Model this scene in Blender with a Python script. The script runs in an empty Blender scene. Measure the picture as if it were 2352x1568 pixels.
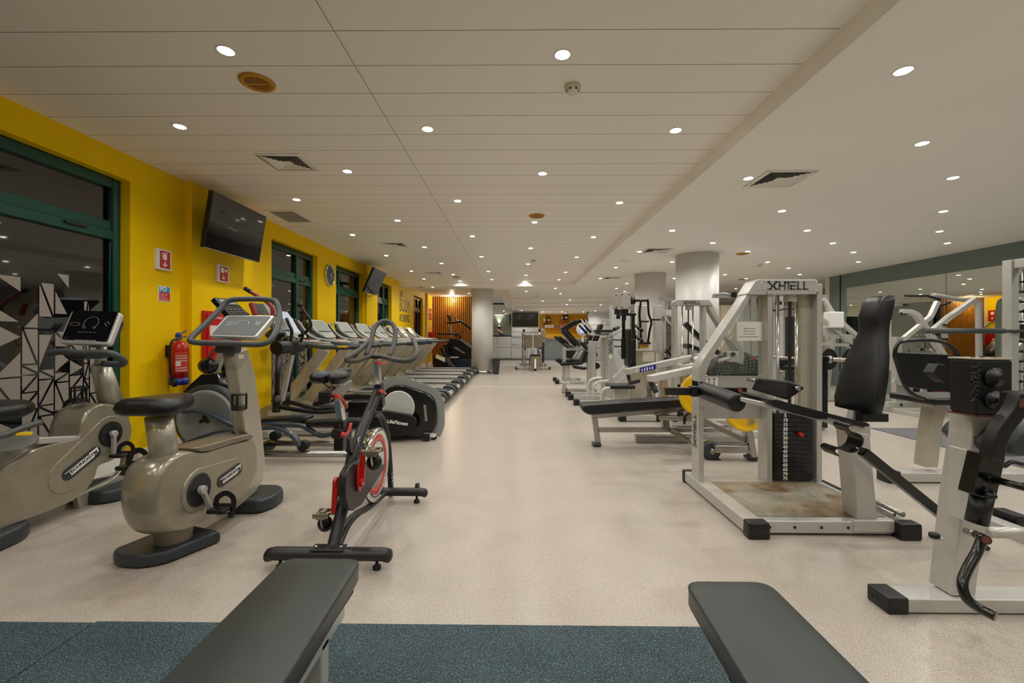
import bpy, bmesh, math, random
from mathutils import Vector, Matrix
random.seed(7)
V = Vector; PI = math.pi
C = bpy.context.scene.collection
# ---------------------------------------------------------------- camera, world, exposure
CAM = V((0, 0, 1.2)); YAW = 0.010; ROLL = 0.0025; F = 1000.0; PPX, PPY = 1176.0, 771.5
fw = V((-math.sin(YAW), math.cos(YAW), 0)); rt0 = V((math.cos(YAW), math.sin(YAW), 0)); up0 = V((0, 0, 1))
rt = rt0 * math.cos(ROLL) + up0 * math.sin(ROLL); up = up0 * math.cos(ROLL) - rt0 * math.sin(ROLL)
cd = bpy.data.cameras.new('camera'); cam = bpy.data.objects.new('camera', cd); C.objects.link(cam)
cam.matrix_world = Matrix.Translation(CAM) @ Matrix((rt, up, -fw)).transposed().to_4x4()
cd.sensor_width = 36; cd.lens = F / 2352 * 36; cd.shift_y = -(784 - PPY) / 2352; cd.clip_start = 0.05
bpy.context.scene.camera = cam
w = bpy.data.worlds.new('world'); bpy.context.scene.world = w; w.use_nodes = True
w.node_tree.nodes['Background'].inputs[0].default_value = (0.01, 0.012, 0.02, 1)
w.node_tree.nodes['Background'].inputs[1].default_value = 1.0
vs = bpy.context.scene.view_settings
vs.view_transform = 'Standard'; vs.look = 'None'; vs.gamma = 1; vs.use_curve_mapping = False; vs.exposure = 0.0
bpy.context.scene.cycles.max_bounces = 8; bpy.context.scene.cycles.diffuse_bounces = 7; bpy.context.scene.cycles.glossy_bounces = 4; bpy.context.scene.cycles.adaptive_threshold = .025
LAMP_W = 31.0            # watts of each downlight
LAMP_COL = (1.0, 0.97, 0.905)
ZL, ZR = 2.831, 2.699     # the two ceiling heights
XW = -3.52               # yellow wall
# measured pixel -> real point on a known plane (photogrammetry of the floor, walls, ceilings and machines)
def ray(px, py): return fw * F + rt * (px - PPX) + up * (PPY - py)
def PX(px, py, x): r = ray(px, py); return CAM + r * (x / r.x)
def PY(px, py, y): r = ray(px, py); return CAM + r * (y / r.y)
def PZ(px, py, z=0.0): r = ray(px, py); return CAM + r * ((z - CAM.z) / r.z)
# ---------------------------------------------------------------- materials
MATS = {}
def srgb(c):
    if isinstance(c, str): c = tuple(int(c[i:i+2], 16) / 255 for i in (0, 2, 4))
    return tuple((x / 12.92 if x <= .04045 else ((x + .055) / 1.055) ** 2.4) for x in c) + (1,)
def mat(name, col, rough=.5, metal=0, coat=0, emit=0, ior=1.5, var=0, vs_=30, bump=0, bs=200, alpha=1, trans=0):
    m = bpy.data.materials.new(name); m.use_nodes = True; nt = m.node_tree; b = nt.nodes['Principled BSDF']
    c = srgb(col); b.inputs['Base Color'].default_value = c; b.inputs['Roughness'].default_value = rough
    b.inputs['Metallic'].default_value = metal; b.inputs['IOR'].default_value = ior
    b.inputs['Coat Weight'].default_value = coat; b.inputs['Coat Roughness'].default_value = .12
    b.inputs['Transmission Weight'].default_value = trans
    if emit: b.inputs['Emission Color'].default_value = c; b.inputs['Emission Strength'].default_value = emit
    if alpha < 1: b.inputs['Alpha'].default_value = alpha
    tc = nt.nodes.new('ShaderNodeTexCoord')
    if var:
        n = nt.nodes.new('ShaderNodeTexNoise'); n.inputs['Scale'].default_value = vs_; n.inputs['Detail'].default_value = 4
        nt.links.new(tc.outputs['Object'], n.inputs['Vector'])
        r = nt.nodes.new('ShaderNodeMapRange'); r.inputs['From Min'].default_value = .3; r.inputs['From Max'].default_value = .7
        r.inputs['To Min'].default_value = 1 - var; r.inputs['To Max'].default_value = 1 + var * .6
        nt.links.new(n.outputs['Fac'], r.inputs['Value'])
        x = nt.nodes.new('ShaderNodeMix'); x.data_type = 'RGBA'; x.blend_type = 'MULTIPLY'; x.inputs['Factor'].default_value = 1
        x.inputs['A'].default_value = c; nt.links.new(r.outputs['Result'], x.inputs['B']); nt.links.new(x.outputs['Result'], b.inputs['Base Color'])
    if bump:
        n = nt.nodes.new('ShaderNodeTexNoise'); n.inputs['Scale'].default_value = bs; n.inputs['Detail'].default_value = 3
        nt.links.new(tc.outputs['Object'], n.inputs['Vector'])
        p = nt.nodes.new('ShaderNodeBump'); p.inputs['Strength'].default_value = bump; p.inputs['Distance'].default_value = .002
        nt.links.new(n.outputs['Fac'], p.inputs['Height']); nt.links.new(p.outputs['Normal'], b.inputs['Normal'])
    MATS[name] = m; return m
def M(n): return MATS[n]
# ---------------------------------------------------------------- mesh collector
def frame_of(d, hint=None):
    d = d.normalized(); h = V(hint) if hint else (V((0, 0, 1)) if abs(d.z) < .95 else V((0, 1, 0)))
    s = d.cross(h)
    if s.length < 1e-5: s = d.cross(V((1, 0, 0)))
    s.normalize(); return d, s, s.cross(d).normalized()
class B:
    def __init__(s): s.v = []; s.f = []; s.sm = []
    def add(s, vs, fs, smooth=False):
        o = len(s.v); s.v += [V(p) for p in vs]; s.f += [tuple(i + o for i in f) for f in fs]; s.sm += [smooth] * len(fs); return s
    def box(s, c, d, R=None):
        x, y, z = d[0] / 2, d[1] / 2, d[2] / 2
        p = [V((a, b, e)) for a in (-x, x) for b in (-y, y) for e in (-z, z)]
        if R is not None: p = [R @ q for q in p]
        return s.add([V(c) + q for q in p], [(0, 1, 3, 2), (4, 6, 7, 5), (0, 4, 5, 1), (2, 3, 7, 6), (0, 2, 6, 4), (1, 5, 7, 3)])
    def b2(s, a, b):   # box from two corners
        a, b = V(a), V(b); return s.box((a + b) / 2, (abs(b.x - a.x), abs(b.y - a.y), abs(b.z - a.z)))
    def bar(s, a, b, w, h, hint=None, w2=None, h2=None):   # beam with rectangular section; w along side, h along up
        a, b = V(a), V(b); d, sd, u = frame_of(b - a, hint); w2 = w2 or w; h2 = h2 or h
        p = [c + sd * x * ww / 2 + u * y * hh / 2 for c, ww, hh in ((a, w, h), (b, w2, h2)) for x, y in ((-1, -1), (1, -1), (1, 1), (-1, 1))]
        return s.add(p, [(3, 2, 1, 0), (4, 5, 6, 7), (0, 1, 5, 4), (1, 2, 6, 5), (2, 3, 7, 6), (3, 0, 4, 7)])
    def cyl(s, a, b, r, r2=None, n=20, caps=True):
        a, b = V(a), V(b); d, sd, u = frame_of(b - a); r2 = r if r2 is None else r2
        p = [c + (sd * math.cos(t) + u * math.sin(t)) * q for c, q in ((a, r), (b, r2)) for t in [2 * PI * i / n for i in range(n)]]
        s.add(p, [(i, (i + 1) % n, n + (i + 1) % n, n + i) for i in range(n)], True)
        if caps: s.add(p, [tuple(range(n - 1, -1, -1)), tuple(range(n, 2 * n))])
        return s
    def lathe(s, a, axis, prof, n=28):   # prof: (distance along axis, radius)
        a = V(a); d, sd, u = frame_of(V(axis)); p = []
        for t, r in prof: p += [a + d * t + (sd * math.cos(2 * PI * i / n) + u * math.sin(2 * PI * i / n)) * max(r, 1e-4) for i in range(n)]
        m = len(prof)
        return s.add(p, [(k * n + i, k * n + (i + 1) % n, (k + 1) * n + (i + 1) % n, (k + 1) * n + i) for k in range(m - 1) for i in range(n)] + [tuple(range(n - 1, -1, -1)), tuple(range((m - 1) * n, m * n))], True)
    def tube(s, pts, r, closed=False, n=12, seg=5, spl=True, flat=1.0, hint=None):
        P = [V(p) for p in pts]
        if spl and len(P) > 2: P = spline(P, seg, closed)
        m = len(P); rr = r if isinstance(r, (list, tuple)) else None; T = []
        for i in range(m):
            if closed: t = P[(i + 1) % m] - P[i - 1]
            else: t = P[min(i + 1, m - 1)] - P[max(i - 1, 0)]
            T.append(t.normalized())
        d, sd, u = frame_of(T[0], hint); vs = []
        for i in range(m):
            if not hint: sd = (sd - T[i] * sd.dot(T[i])).normalized(); u = sd.cross(T[i]).normalized()
            else: _, sd, u = frame_of(T[i], hint)
            q = (rr[0] + (rr[-1] - rr[0]) * i / (m - 1)) if rr else r
            vs += [P[i] + sd * math.cos(2 * PI * k / n) * q + u * math.sin(2 * PI * k / n) * q * flat for k in range(n)]
        fs = [(i * n + k, i * n + (k + 1) % n, ((i + 1) % m) * n + (k + 1) % n, ((i + 1) % m) * n + k) for i in range(m if closed else m - 1) for k in range(n)]
        s.add(vs, fs, True)
        if not closed: s.add(vs, [tuple(range(n - 1, -1, -1)), tuple(range((m - 1) * n, m * n))])
        return s
    def strip(s, pts, w, t, hint=(0, 0, 1), seg=5, spl=True):   # rectangular section swept along a path
        P = [V(p) for p in pts]
        if spl and len(P) > 2: P = spline(P, seg, False)
        vs = []; m = len(P)
        for i in range(m):
            _, sd, u = frame_of(P[min(i + 1, m - 1)] - P[max(i - 1, 0)], hint)
            vs += [P[i] + sd * x * w / 2 + u * y * t / 2 for x, y in ((-1, -1), (1, -1), (1, 1), (-1, 1))]
        return s.add(vs, [(i * 4 + k, i * 4 + (k + 1) % 4, i * 4 + 4 + (k + 1) % 4, i * 4 + 4 + k) for i in range(m - 1) for k in range(4)] + [(3, 2, 1, 0), tuple(range(4 * m - 4, 4 * m))])
    def prism(s, poly, off):   # poly: 3D points in a plane, extruded by vector off
        P = [V(p) for p in poly]; n = len(P); off = V(off)
        return s.add(P + [p + off for p in P], [tuple(range(n - 1, -1, -1)), tuple(range(n, 2 * n))] + [(i, (i + 1) % n, n + (i + 1) % n, n + i) for i in range(n)])
    def pod(s, poly, off, layers=5, bulge=.06, rnd=None):   # extrusion whose rim is rounded over (a moulded shell)
        P = [V(p) for p in poly]; n = len(P); off = V(off); c = sum(P, V((0, 0, 0))) / n; vs = []
        size = max((p - c).length for p in P)
        for k in range(layers):
            t = k / (layers - 1); e = abs(2 * t - 1) ** 3; sc = 1 - e * bulge / size
            vs += [c + (p - c) * sc + off * t for p in P]
        fs = [(k * n + i, k * n + (i + 1) % n, (k + 1) * n + (i + 1) % n, (k + 1) * n + i) for k in range(layers - 1) for i in range(n)]
        s.add(vs, fs, True); return s.add(vs, [tuple(range(n - 1, -1, -1)), tuple(range((layers - 1) * n, layers * n))])
    def ell(s, c, r, R=None, n=20, m=12):
        p = []
        for i in range(m + 1):
            a = PI * i / m
            for k in range(n):
                q = V((math.sin(a) * math.cos(2 * PI * k / n) * r[0], math.sin(a) * math.sin(2 * PI * k / n) * r[1], math.cos(a) * r[2]))
                p.append(V(c) + (R @ q if R is not None else q))
        return s.add(p, [(i * n + k, (i + 1) * n + k, (i + 1) * n + (k + 1) % n, i * n + (k + 1) % n) for i in range(m) for k in range(n)], True)
    def build(s, name, m, parent=None, bev=0, seg=2, loc=None, smooth=None, sub=0):
        me = bpy.data.meshes.new(name); o = bpy.data.objects.new(name, me); C.objects.link(o)
        if parent is not None:
            root = parent
            while root.parent: root = root.parent
            inv = (Matrix.Translation(root.location) @ root.rotation_euler.to_matrix().to_4x4()).inverted()
            o.parent = parent
        else:
            l = V(loc) if loc is not None else V((0, 0, 0)); inv = Matrix.Translation(-l); o.location = l
        me.from_pydata([inv @ p for p in s.v], [], s.f)
        me.materials.append(M(m) if isinstance(m, str) else m)
        me.polygons.foreach_set('use_smooth', [(smooth if smooth is not None else x) for x in s.sm])
        bm = bmesh.new(); bm.from_mesh(me); bmesh.ops.remove_doubles(bm, verts=bm.verts, dist=1e-5)
        bmesh.ops.recalc_face_normals(bm, faces=bm.faces); bm.to_mesh(me); bm.free()
        if bev:
            md = o.modifiers.new('bevel', 'BEVEL'); md.width = bev; md.segments = seg; md.limit_method = 'ANGLE'; md.angle_limit = .6
            md.harden_normals = False
            me.polygons.foreach_set('use_smooth', [True] * len(me.polygons))
            wn = o.modifiers.new('wn', 'WEIGHTED_NORMAL'); wn.keep_sharp = True
        if sub:
            md = o.modifiers.new('sub', 'SUBSURF'); md.levels = sub; md.render_levels = sub
            me.polygons.foreach_set('use_smooth', [True] * len(me.polygons))
        return o
def spline(P, seg, closed):
    n = len(P); out = []
    for i in range(n if closed else n - 1):
        if closed: a, b, c, d = P[i - 1], P[i], P[(i + 1) % n], P[(i + 2) % n]
        else: b, c = P[i], P[i + 1]; a = P[i - 1] if i else b * 2 - c; d = P[i + 2] if i + 2 < n else c * 2 - b
        for k in range(seg):
            t = k / seg
            out.append(.5 * (2 * b + (c - a) * t + (2 * a - 5 * b + 4 * c - d) * t * t + (3 * b - a - 3 * c + d) * t ** 3))
    if not closed: out.append(P[-1])
    return out
def rpoly(pts, r, seg=4):   # round the corners of a 3D polygon
    P = [V(p) for p in pts]; n = len(P); out = []
    for i in range(n):
        a, b, c = P[i - 1], P[i], P[(i + 1) % n]; ri = r[i] if isinstance(r, (list, tuple)) else r
        ri = min(ri, (a - b).length * .48, (c - b).length * .48)
        if ri <= 1e-4: out.append(b); continue
        p, q = b + (a - b).normalized() * ri, b + (c - b).normalized() * ri
        for k in range(seg + 1):
            t = k / seg; out.append(p * (1 - t) ** 2 + b * 2 * t * (1 - t) + q * t * t)
    return out
def circ(c, r, axis, n=32, a0=0, a1=2 * PI, full=True):
    d, sd, u = frame_of(V(axis)); m = n if full else n + 1
    return [V(c) + (sd * math.cos(a0 + (a1 - a0) * i / n) + u * math.sin(a0 + (a1 - a0) * i / n)) * r for i in range(m)]
def tag(o, label=None, cat=None, group=None, kind=None):
    for k, v in (('label', label), ('category', cat), ('group', group), ('kind', kind)):
        if v: o[k] = v
    return o
def thing(name, label, cat, loc, rz=0, group=None):
    o = bpy.data.objects.new(name, None); C.objects.link(o); o.location = loc; o.rotation_euler = (0, 0, rz); o.empty_display_size = .1
    return tag(o, label, cat, group)
def struct(name, b, m, **k): return tag(b.build(name, m, **k), kind='structure')
def dup(root, loc, rz=None, label=None):
    def cp(o, par):
        c = o.copy(); C.objects.link(c)
        if par: c.parent = par
        for ch in list(kids.get(o.name, [])): cp(ch, c)
        return c
    kids = {}
    for o in C.objects:
        if o.parent: kids.setdefault(o.parent.name, []).append(o)
    r = cp(root, None); r.location = loc
    if rz is not None: r.rotation_euler = (0, 0, rz)
    if label: r['label'] = label
    return r
def text(name, s, size, m, parent, o, right, upv, depth=.001, align='CENTER', bold=0, sx=1):
    """lettering as a mesh: o = centre baseline point, right/upv = world directions"""
    cu = bpy.data.curves.new(name, 'FONT'); cu.body = s; cu.size = size; cu.align_x = align; cu.align_y = 'CENTER'; cu.extrude = depth; cu.offset = bold; cu.resolution_u = 3
    t = bpy.data.objects.new(name, cu); C.objects.link(t); bpy.context.view_layer.update()
    me = bpy.data.meshes.new_from_object(t.evaluated_get(bpy.context.evaluated_depsgraph_get()))
    bpy.data.objects.remove(t); right, upv = V(right).normalized(), V(upv).normalized(); nn = right.cross(upv)
    b = B(); b.add([V(o) + right * p.co.x * sx + upv * p.co.y + nn * p.co.z for p in me.vertices], [tuple(p.vertices) for p in me.polygons])
    bpy.data.meshes.remove(me); return b.build(name, m, parent)
def strokes(b, segs, o, right, upv, w, th=.002):
    """thick line strokes in a plane (logos, pictograms)"""
    right, upv = V(right).normalized(), V(upv).normalized(); nn = right.cross(upv)
    for (x0, y0, x1, y1) in segs:
        a = V(o) + right * x0 + upv * y0; c = V(o) + right * x1 + upv * y1; d = (c - a).normalized()
        b.bar(a - d * w * .5, c + d * w * .5, w, th, hint=nn)
    return b
# the squared machine-maker's lettering, in a 7.3 x 1 box
def logo(name, m, parent, o, right, upv, h, th=.002):
    S = [(0, 1, .12, 1), (.12, 1, .58, .42), (.58, .42, .36, .0), (.36, 0, 0, 0), (1.3, 1, 1.08, 1), (1.08, 1, .86, .7), (.86, .7, .86, .3), (.86, .3, 1.08, 0), (1.08, 0, 1.3, 0),
         (1.6, 1, 1.6, 0), (1.6, .5, 2.1, .5), (2.35, 1, 2.35, 0), (2.35, .95, 2.85, .95), (2.85, .95, 2.85, 0),
         (3.2, 1, 3.8, 1), (3.2, .5, 3.8, .5), (3.2, 0, 3.8, 0), (3.2, .5, 3.2, 0), (4.15, 1, 4.15, 0), (4.15, 0, 4.65, 0), (5.0, 1, 5.0, 0), (5.0, 0, 5.5, 0)]
    b = B(); strokes(b, [((x0 - 2.75) * h, (y0 - .5) * h, (x1 - 2.75) * h, (y1 - .5) * h) for x0, y0, x1, y1 in S], o, right, upv, h * .2, th)
    return b.build(name, m, parent)
mat('yellow_paint', 'F8CE00', .55, var=.03, vs_=3, bump=.15, bs=300)
mat('white_paint', 'ECE9E2', .5, var=.02, vs_=4)
mat('ceiling_paint', 'F8F6F1', .6, var=.02, vs_=2)
mat('grey_wall', '6E7B78', .5, var=.03, vs_=3)
mat('column_paint', 'D6D5D1', .45, var=.02, vs_=3)
mat('green_frame', '0B4A3C', .35)
mat('dark_frame', '2A211A', .4)
mat('pane', '0B0C10', .03, ior=1.9)
mat('film', '9A928A', .5)
mat('black_plastic', '0D0D10', .36, bump=.1, bs=400)
mat('gloss_black', '08090B', .22, coat=.25)
mat('screen_black', '101014', .045, ior=1.8)
mat('rubber', '101011', .6)
mat('upholstery', '0F1115', .33, bump=.25, bs=900, var=.06, vs_=60)
mat('upholstery_grey', '343A39', .33, bump=.35, bs=900, var=.05, vs_=30)
mat('silver', 'BEBDB8', .34, .35, coat=.25, var=.03, vs_=25)
mat('silver_pale', 'C9C8C3', .35, .25, var=.03, vs_=25)
mat('steel', 'A8A6A2', .25, .9)
mat('chrome', 'E0E0E0', .12, 1)
mat('champagne', '98917F', .28, .4, coat=.4, var=.08, vs_=9)
mat('champagne_dark', '867E6E', .34, .45, var=.08, vs_=9)
mat('champagne_pale', 'B6B1A2', .3, .4, coat=.3, var=.06, vs_=12)
mat('slate', '30363C', .42, var=.06, vs_=20, bump=.2, bs=500)
mat('slate_grip', '4A4F50', .5, var=.05, vs_=40)
mat('dark_grey', '33363A', .45)
mat('mid_grey', '8E9290', .4)
mat('light_grey', 'BDBFBC', .45)
mat('red_paint', 'C41912', .3, coat=.3)
mat('red_dark', '8E2A22', .4)
mat('blue_plastic', '17308C', .35)
mat('blue_sign', '2FA0CC', .4)
mat('yellow_plate', 'F2C400', .4)
mat('white_plastic', 'E8E8E4', .4)
mat('white_print', 'F0F0EC', .5)
mat('dark_print', '4A4A4C', .5)
mat('paper', 'E4E2D8', .6)
mat('bronze_frame', '2C2B2D', .4, .3, var=.05, vs_=30)
mat('iron_dark', '121213', .42, .1, var=.2, vs_=40)
mat('wood', 'C4812E', .4, var=.12, vs_=8)
mat('wood_dark', '3A200E', .6)
mat('amber_speaker', 'C08A1E', .5)
mat('amber_dark', '8A5A0A', .6)
mat('cream', 'D8CFB4', .5)
mat('cabinet_white', 'E6E6E6', .35)
mat('counter_grey', '9AA5A8', .4)
mat('seam_black', '1B1B1B', .6)
mat('lamp_glow', 'FFF6E8', .5, emit=14)
mat('skin', 'C08A70', .5)
mat('hair', '8A6A50', .7)
mat('navy_cloth', '1C2A38', .7)
mat('lcd', '9AA39A', .3)
mat('lime', 'B8D020', .4)
mat('red_tub', '9A1812', .4)
mat('label_pale', 'C9D6E8', .5)
mat('blue_label', '2B2C8C', .4)
mat('belt', '141415', .7, bump=.4, bs=300)
mat('gold', 'C8A020', .4)
mat('rust', '5A3420', .8, var=.4, vs_=30)
mat('tinted_pane', '6A756A', .05, alpha=.25)
mat('mirror', 'CDD6D0', .01, 1)
mat('lit_sconce', 'FFFFFF', .5, emit=8)
MATS['yellow_paint'].node_tree.nodes['Principled BSDF'].inputs['Specular IOR Level'].default_value = .15
def nodes_of(m): nt = M(m).node_tree; return nt, nt.nodes, nt.links, nt.nodes['Principled BSDF']
# floor: beige vinyl with fine chips, slightly glossy
mat('floor_vinyl', 'C2AE98', .3)
nt, N, L, bs = nodes_of('floor_vinyl')
tc = N['Texture Coordinate']
def speckle(nt, N, L, vec, scale, lo, hi, c0, c1, base=None, kind='NOISE'):
    t = N.new('ShaderNodeTexNoise'); t.inputs['Scale'].default_value = scale; t.inputs['Detail'].default_value = 2
    L.new(vec, t.inputs['Vector']); r = N.new('ShaderNodeMapRange'); r.inputs[1].default_value = lo; r.inputs[2].default_value = hi; L.new(t.outputs['Fac'], r.inputs[0])
    x = N.new('ShaderNodeMix'); x.data_type = 'RGBA'; L.new(r.outputs[0], x.inputs['Factor'])
    if base is None: x.inputs['A'].default_value = srgb(c0)
    else: L.new(base, x.inputs['A'])
    x.inputs['B'].default_value = srgb(c1); return x.outputs['Result']
a = speckle(nt, N, L, tc.outputs['Object'], 3, .35, .65, 'AEA59B', 'A89F95')
a = speckle(nt, N, L, tc.outputs['Object'], 260, .56, .64, None, 'DAD1C4', a)
a = speckle(nt, N, L, tc.outputs['Object'], 200, .58, .66, None, '7A6E61', a)
L.new(a, bs.inputs['Base Color'])
mat('rubber_mat', '30373A', .8)
nt, N, L, bs = nodes_of('rubber_mat'); tc = N['Texture Coordinate']
a = speckle(nt, N, L, tc.outputs['Object'], 4, .35, .65, '333B40', '2A3236')
a = speckle(nt, N, L, tc.outputs['Object'], 230, .565, .635, None, '5E90A0', a)
a = speckle(nt, N, L, tc.outputs['Object'], 300, .60, .68, None, '1B2226', a)
L.new(a, bs.inputs['Base Color'])
mat('grey_mat', '5A5B5E', .8)
nt, N, L, bs = nodes_of('grey_mat'); tc = N['Texture Coordinate']
a = speckle(nt, N, L, tc.outputs['Object'], 150, .5, .7, '55565A', '7A7A7C'); L.new(a, bs.inputs['Base Color'])
# plank ceiling: pale panels with a dark joint every 0.3 m and two long joints
mat('ceiling_panels', 'F6F3EB', .5)
nt, N, L, bs = nodes_of('ceiling_panels'); tc = N['Texture Coordinate']
sp = N.new('ShaderNodeSeparateXYZ'); L.new(tc.outputs['Object'], sp.inputs[0])
def math_(op, a, b=None):
    n = N.new('ShaderNodeMath'); n.operation = op
    for i, v in enumerate((a, b)):
        if v is None: continue
        if isinstance(v, (int, float)): n.inputs[i].default_value = v
        else: L.new(v, n.inputs[i])
    return n.outputs[0]
fy = math_('FRACT', math_('ADD', math_('DIVIDE', sp.outputs['Y'], .3), 100.27))
jy = math_('LESS_THAN', fy, .016)
jx = math_('LESS_THAN', math_('ABSOLUTE', math_('ADD', sp.outputs['X'], .98)), .0022)
j = math_('MAXIMUM', jy, jx)
x = N.new('ShaderNodeMix'); x.data_type = 'RGBA'; L.new(j, x.inputs['Factor']); x.inputs['A'].default_value = srgb('F6F3EB'); x.inputs['B'].default_value = srgb('6E675A')
L.new(x.outputs['Result'], bs.inputs['Base Color'])
# worn checker-plate deck
mat('worn_plate', 'A9A393', .55, .2)
nt, N, L, bs = nodes_of('worn_plate'); tc = N['Texture Coordinate']
a = speckle(nt, N, L, tc.outputs['Object'], 2.2, .42, .62, '9C9888', '8C7A5C')
a = speckle(nt, N, L, tc.outputs['Object'], 5, .55, .72, None, '6E4A22', a)
a = speckle(nt, N, L, tc.outputs['Object'], 90, .58, .66, None, '6B6250', a)
L.new(a, bs.inputs['Base Color'])
# ---------------------------------------------------------------- room shell
Y0, YE, XR = -2.6, 26.0, 7.85
struct('floor', B().b2((XW - .3, Y0, -.1), (16, YE + .3, 0)), 'floor_vinyl')
wl = B()
WINS = [(.4, 3.93), (6.22, 7.67), (8.46, 9.94), (10.8, 12.24), (14.9, 16.35)]
ys = [Y0] + [y for w_ in WINS for y in w_] + [18.3]
for i in range(0, len(ys) - 1, 2): wl.b2((XW - .28, ys[i], 0), (XW, ys[i + 1], 3.0))
for a, b in WINS: wl.b2((XW - .28, a, 2.60), (XW, b, 3.0)); wl.b2((XW - .28, a, 0), (XW, b, .14))
wl.b2((XW - .01, 4.58, 0), (-3.44, 5.64, ZL)); wl.b2((XW - .01, 9.98, 0), (-3.44, 10.75, ZL))
struct('wall_left', wl, 'yellow_paint')
bb = B()
for a, b in ((Y0, 4.58), (5.64, 9.98), (10.75, 18.2)): bb.b2((XW - .005, a, 0), (XW + .015, b, .13))
for a, b in ((4.57, 5.65), (9.97, 10.76)): bb.b2((-3.46, a, 0), (-3.425, b, .13))
struct('baseboard_left', bb, 'white_paint', bev=.004)
XS = 1.708; YT = 13.05; YT2 = 13.95
cl = B(); cl.b2((XW - .3, Y0, ZL), (XS, YT, ZL + .1)); cl.b2((XW - .3, YT2, ZL), (-.25, 21.5, ZL + .1)); struct('ceiling_left', cl, 'ceiling_panels')
cr = B(); cr.b2((XS, Y0, ZR), (16, 19.0, ZR + .3)); cr.b2((XW - .3, YT, ZR), (XS, YT2, ZR + .3)); cr.b2((-.25, YT2, ZR), (XS, 19.0, ZR + .3)); cr.b2((-.25, 19, ZR + .0), (-.2, 21.5, ZR + .3))
struct('ceiling_right', cr, 'ceiling_paint')
# lower curved steps over the reception
def arc_step(r, z0, z1, name):
    cx, cy = 3.4, 31.6; p = [V((cx + r * math.sin(t), cy - r * math.cos(t), z0)) for t in [math.radians(-15.0 + 53 * i / 40) for i in range(41)]]
    p += [V((cx + r * .62, 26.2, z0)), V((p[0].x, 26.2, z0))]
    struct(name, B().prism(p, (0, 0, z1 - z0)), 'ceiling_paint')
arc_step(15.2, 2.60, 2.95, 'trim_1'); arc_step(14.0, 2.50, 2.9, 'trim_2'); arc_step(13.1, 2.42, 2.8, 'trim_3')
struct('ceiling_far', B().b2((-3.8, 21.5, 2.45), (16, YE + .3, 2.75)), 'ceiling_paint')
# right wall with its mirror, the far corner, the back walls
wr = B(); wr.b2((XR, Y0, 0), (XR + .15, 11.0, 3.0)); struct('wall_right', wr, 'grey_wall')
struct('wall_back', B().b2((XW - .3, Y0 - .15, 0), (16, Y0, 3.0)), 'white_paint')
struct('wall_far_right', B().b2((15.9, Y0, 0), (16.1, YE, 3.0)), 'cream')
struct('wall_far', B().b2((4.6, 22.2, 0), (16, 22.4, 3.0)), 'white_paint')
struct('wall_corridor', B().b2((XR, 11.0, 0), (XR + .15, 11.15, 3)).b2((XR+.15, 13.6, 0), (11.5, 13.75, 3)), 'cream')
struct('wall_reception', B().b2((-3.8, YE, 0), (4.8, YE + .15, 3.0)), mat('green_wall', '8E937C', .5))
struct('wall_alcove', B().b2((1.15, 24.4, .0), (4.6, 24.55, 2.46)), mat('amber_paint', 'E8AE08', .5))
struct('wall_side', B().b2((-3.8, 18.0, 0), (-3.5, YE, 3.0)), 'white_paint')
# mirror panels on the right wall
mi = thing('wall_mirror', 'tall frameless wall mirror in three panels on the grey-green wall at right', 'mirror', (XR, 7.7, .35))
for k, (a, b) in enumerate(((8.03, 10.42), (5.66, 8.02), (3.3, 5.65))): B().b2((XR - .012, a, .5), (XR - .001, b, 2.365)).build('mirror_panel', 'mirror', mi, bev=.002, seg=1)
struct('trim_4', B().b2((XR - .02, 10.62, 0), (XR, 10.63, 2.69)), 'seam_black')
# columns
def column(n, x, y, r, lab):
    t = thing('round_column', lab, 'column', (x, y, 0)); t['kind'] = 'structure'
    B().cyl((x, y, 0.1), (x, y, 2.84), r, n=64).build('shaft', 'column_paint', t)
    B().lathe((x, y, 0), (0, 0, 1), [(0, r + .006), (.1, r + .006), (.1, r)], 64).build('base_band', 'steel', t)
column(1, -1.10, 14.03, .345, 'white round column past the treadmills with a steel base band')
column(2, 3.21, 10.5, .36, 'white round column behind the weight towers, further of the two at right')
column(3, 3.32, 8.05, .37, 'wide white round column above the middle weight tower')
# wood slat screen
ws = B(); x0 = XW
while x0 < -1.75: ws.b2((x0, 18.05, 0), (x0 + .045, 18.16, ZL)); x0 += .083
sl = struct('wall_end', ws, 'wood'); struct('wall_end_backing', B().b2((XW - .2, 18.17, 0), (-1.7, 18.3, 3)), 'wood_dark')
struct('trim_5', B().b2((-1.78, 18.0, 0), (-1.70, 18.3, ZL)), 'dark_grey')
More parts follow.
